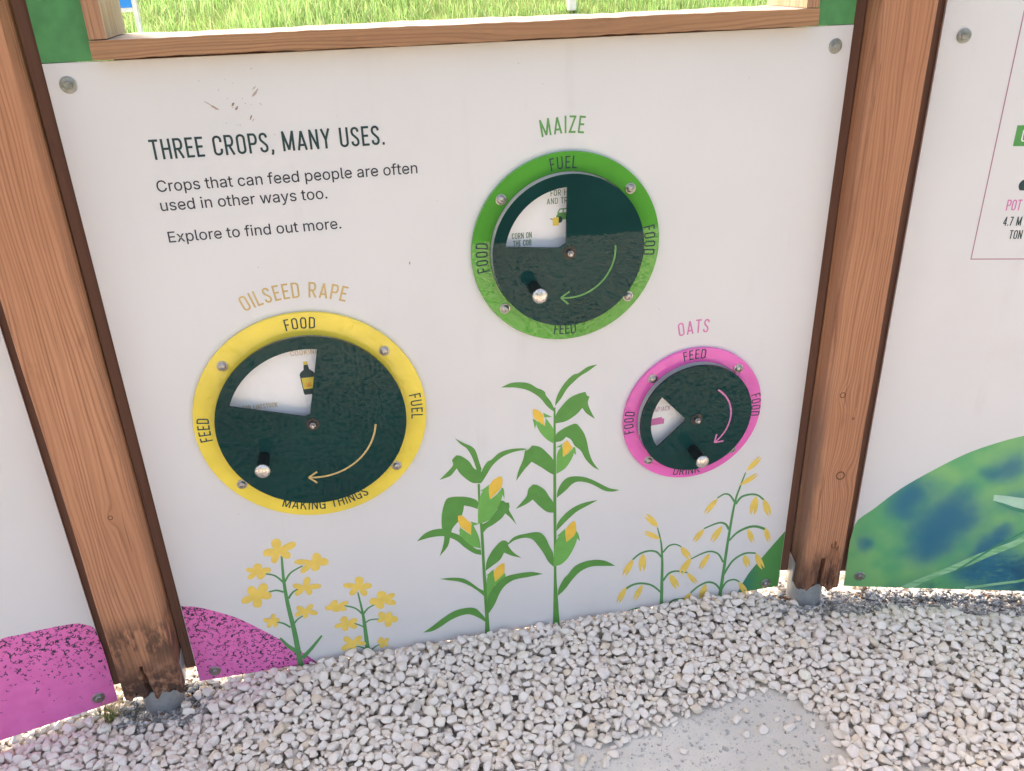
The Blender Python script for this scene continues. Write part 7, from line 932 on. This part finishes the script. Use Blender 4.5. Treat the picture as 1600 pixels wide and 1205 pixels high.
# grey stone chippings in the thin strips at the foot of panels and posts
chips = []
def chip_area(poly, n, hmax=.02):
    P_ = np.array(poly); lo, hi = P_.min(0), P_.max(0); k = 0
    while k < n:
        x, y = RNG.uniform(lo, hi)
        if not inpoly(np.array([x]), np.array([y]), poly)[0]: continue
        k += 1
        if y > float(wallline(np.array(x))) + .05: continue
        i, j = int((y - GY0) / GR), int((x - GX0) / GR)
        hz = Hm[i, j] if 0 <= i < ny and 0 <= j < nx and Hm[i, j] < .1 else 0
        if hz > hmax: continue
        s_ = RNG.uniform(.003, .0085); chips.append((x, y, hz + s_ * .2, rotm(RNG, .4), (s_ * 1.2, s_ * RNG.uniform(.5, .9), s_ * RNG.uniform(.22, .4))))
for P_, n in zip(SLATE, (2600, 1100, 160)): chip_area(P_, n)
chip_area([(-.62, 1.50), (-.44, 1.50), (-.42, 1.66), (-.62, 1.66)], 500); chip_area([(.95, 1.50), (1.15, 1.50), (1.15, 1.68), (.95, 1.68)], 350)
SV, SF = stone_shapes(1, 16, RNG, (4, 7), .5, .8)
Vs, Fs, Ts = [], [], []; b_ = 0
for x, y, z, R3, ax in chips:
    v_ = SV[RNG.integers(16)] * np.array(ax) @ R3.T + np.array([x, y, z]); Vs.append(v_); Fs.append(SF + b_); b_ += len(v_)
    if RNG.random() < .04: Ts.append(np.repeat(np.array([[.20, .11, .06]]), len(v_), 0)); continue
    g_ = RNG.choice([.16, .24, .33, .45, .55, .62], p=[.14, .2, .2, .18, .16, .12]) * RNG.uniform(.85, 1.15); Ts.append(np.repeat(np.array([[g_, g_ * .99, g_ * .97]]), len(v_), 0))
tag(big_mesh('chippings', np.concatenate(Vs), np.concatenate(Fs), M['slate'], np.concatenate(Ts), smooth=False), 'small grey and pale chippings in the thin strip at the foot of the panels', 'chippings', kind='stuff')

# loose pebbles on the bare concrete, each a thing of its own
pm_ = []
for k in range(10):
    v_ = HI[k] * np.array([1.12, .85, .6]); me = bpy.data.meshes.new('loose_pebble'); me.from_pydata(v_.tolist(), [], HF.tolist()); me.shade_smooth()
    a = me.attributes.new('tint', 'FLOAT_COLOR', 'POINT'); t_ = stone_tint(RNG)[0]
    a.data.foreach_set('color', np.tile([*t_, 1.0], len(v_)).astype(np.float32)); me.materials.append(M['stone']); pm_.append(me)
for k, (x, y) in enumerate(LOOSE):
    r = random.uniform(.0065, .0125); i, j = int((y - GY0) / GR), int((x - GX0) / GR)
    if Hm[i, j] > .004: continue
    o = bpy.data.objects.new('loose_pebble', pm_[k % 10]); COL.objects.link(o); o.scale = (r, r, r); o.rotation_euler = (random.uniform(-.15, .15), random.uniform(-.15, .15), random.uniform(0, 6.28))
    o.location = (x, y, r * .52)
    tag(o, 'pale loose pebble lying by itself on the bare dusty concrete', 'pebble', 'loose pebbles strayed on to the bare concrete')
# sand-sized crumbs on the concrete
cr = []
for k in range(6500):
    x, y = RNG.uniform(-.1, 1.3), RNG.uniform(.85, 1.40); i, j = int((y - GY0) / GR), int((x - GX0) / GR)
    if Hm[i, j] > .003: continue
    s_ = .0008 + .0026 * RNG.random() ** 2.2; cr.append((x, y, s_ * .4, rotm(RNG, .3), (s_ * 1.2, s_, s_ * .7)))
if cr:
    Vs, Fs, Ts = [], [], []; b_ = 0
    for x, y, z, R3, ax in cr:
        v_ = SV[RNG.integers(16)] * np.array(ax) @ R3.T + np.array([x, y, z]); Vs.append(v_); Fs.append(SF + b_); b_ += len(v_)
        g_ = RNG.choice([.25, .45, .52, .6, .66], p=[.07, .2, .23, .25, .25]) ; Ts.append(np.repeat(np.array([[g_, g_ * .97, g_ * .92]]), len(v_), 0))
    tag(big_mesh('stone_crumbs', np.concatenate(Vs), np.concatenate(Fs), M['slate'], np.concatenate(Ts)), 'tiny stone crumbs scattered on the bare concrete', 'crumbs', kind='stuff')

# ------------------------------------------------------------------ grass
def blades(xy, z, h, wd, rng, lean=.35, cols=None):
    n = len(xy); a = rng.uniform(0, 2 * np.pi, n); d = np.stack([np.cos(a), np.sin(a)], 1); ln = np.abs(rng.normal(0, lean, n))
    f = rng.uniform(0, 2 * np.pi, n); sd_ = np.stack([np.cos(f), np.sin(f)], 1) * (wd * rng.uniform(.6, 1.3, n))[:, None]
    hh = h * rng.uniform(.5, 1.25, n); V = []
    for t, wk in ((0, 1.0), (.4, .9), (.75, .6), (1.0, 0)):
        c = xy + d * (ln * hh * t * t)[:, None]; zz = z + hh * t * (1 - .25 * ln * t)
        if wk: V += [np.concatenate([c - sd_ * wk, zz[:, None]], 1), np.concatenate([c + sd_ * wk, zz[:, None]], 1)]
        else: V += [np.concatenate([c, zz[:, None]], 1)]
    V = np.stack(V, 1); b0 = (np.arange(n) * 7)[:, None]
    F = np.concatenate([b0 + np.array([q]) for q in ((0, 1, 3), (0, 3, 2), (2, 3, 5), (2, 5, 4), (4, 5, 6))])
    if cols is None: cols = np.array([(.36, .60, .20), (.44, .68, .26), (.50, .70, .30), (.62, .70, .42), (.25, .48, .15)])
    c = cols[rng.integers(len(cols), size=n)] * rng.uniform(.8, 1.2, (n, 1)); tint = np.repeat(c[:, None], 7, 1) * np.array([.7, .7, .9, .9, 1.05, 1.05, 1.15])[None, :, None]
    return V.reshape(-1, 3), F, tint.reshape(-1, 3)
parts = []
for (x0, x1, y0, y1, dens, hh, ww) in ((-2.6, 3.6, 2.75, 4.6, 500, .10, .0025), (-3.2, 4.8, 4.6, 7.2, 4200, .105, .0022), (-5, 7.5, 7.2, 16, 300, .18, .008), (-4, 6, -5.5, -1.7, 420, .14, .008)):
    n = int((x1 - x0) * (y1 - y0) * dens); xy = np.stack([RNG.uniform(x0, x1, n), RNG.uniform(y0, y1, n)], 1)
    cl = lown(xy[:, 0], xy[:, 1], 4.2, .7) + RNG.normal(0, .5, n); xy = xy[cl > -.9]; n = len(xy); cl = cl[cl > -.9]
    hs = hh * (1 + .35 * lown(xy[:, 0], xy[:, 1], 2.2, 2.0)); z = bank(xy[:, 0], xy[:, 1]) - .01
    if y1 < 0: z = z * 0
    parts.append(blades(xy, z, hs, ww, RNG, .45, np.array([(.05, .09, .02), (.07, .12, .03)]) if y1 < 0 else None))  # added rear blades get dark tints so the reflected strip stays dark
o_ = 0; Vs, Fs, Ts = [], [], []
for V_, F_, T_ in parts: Vs.append(V_); Fs.append(F_ + o_); Ts.append(T_); o_ += len(V_)
tag(big_mesh('meadow_grass', np.concatenate(Vs), np.concatenate(Fs), M['grass'], np.concatenate(Ts)), 'tall sunlit meadow grass beyond the window, with added dark grass behind the camera', 'grass', kind='stuff')
print('grass tris', sum(map(len, Fs)))
# weed in the gravel by the left post
wx, wy = WEED[0]
n = 46; xy = np.stack([RNG.normal(wx, .012, n), RNG.normal(wy, .010, n)], 1)
V_, F_, T_ = blades(xy, np.full(n, .018), np.full(n, .05), .0012, RNG, .9, np.array([(.20, .30, .08), (.30, .36, .12), (.40, .38, .20), (.14, .24, .06)]))
tag(big_mesh('grass_tuft', V_, F_, M['grass'], T_), 'small grass tuft growing in the gravel left of the left post shoe', 'weed')

# blue board with a white edge, and a white marker, out in the meadow
by = 5.3; bxx = -.1935 * by; bz = EYE - .0285 * by
bd = empty('blue_board', (bxx, by, float(bank(np.array(bxx), np.array(by))))); tag(bd, 'bright blue board with white edge standing in the grass beyond the window', 'board'); zb = bz - bd.location.z
b = bmesh.new(); add_box(b, -.060, .028, 0, .03, zb, zb + .55, .002); bmobj('board', b, M['blue'], bd)
b = bmesh.new(); add_box(b, .029, .052, -.005, .035, -.05, zb + .56, .002); bmobj('edge_post', b, M['whitepaint'], bd)
b = bmesh.new(); add_box(b, -.084, -.061, -.005, .035, -.05, zb + .56, .002); bmobj('edge_post', b, M['whitepaint'], bd)
b = bmesh.new(); add_box(b, -.060, .028, -.004, .034, zb - .022, zb - .001, .002); bmobj('bottom_rail', b, M['whitepaint'], bd)
by = 5.52; bxx = .2685 * by
mk = empty('marker_post', (bxx, by, float(bank(np.array(bxx), np.array(by))))); tag(mk, 'white square marker post half hidden in the meadow grass', 'marker post')
b = bmesh.new(); add_box(b, -.025, .025, -.025, .025, 0, .55, .005); bmobj('shaft', b, M['whitepaint'], mk)
b = bmesh.new(); add_box(b, -.031, .031, -.031, .031, .552, .575, .005); bmobj('cap', b, M['whitepaint'], mk)
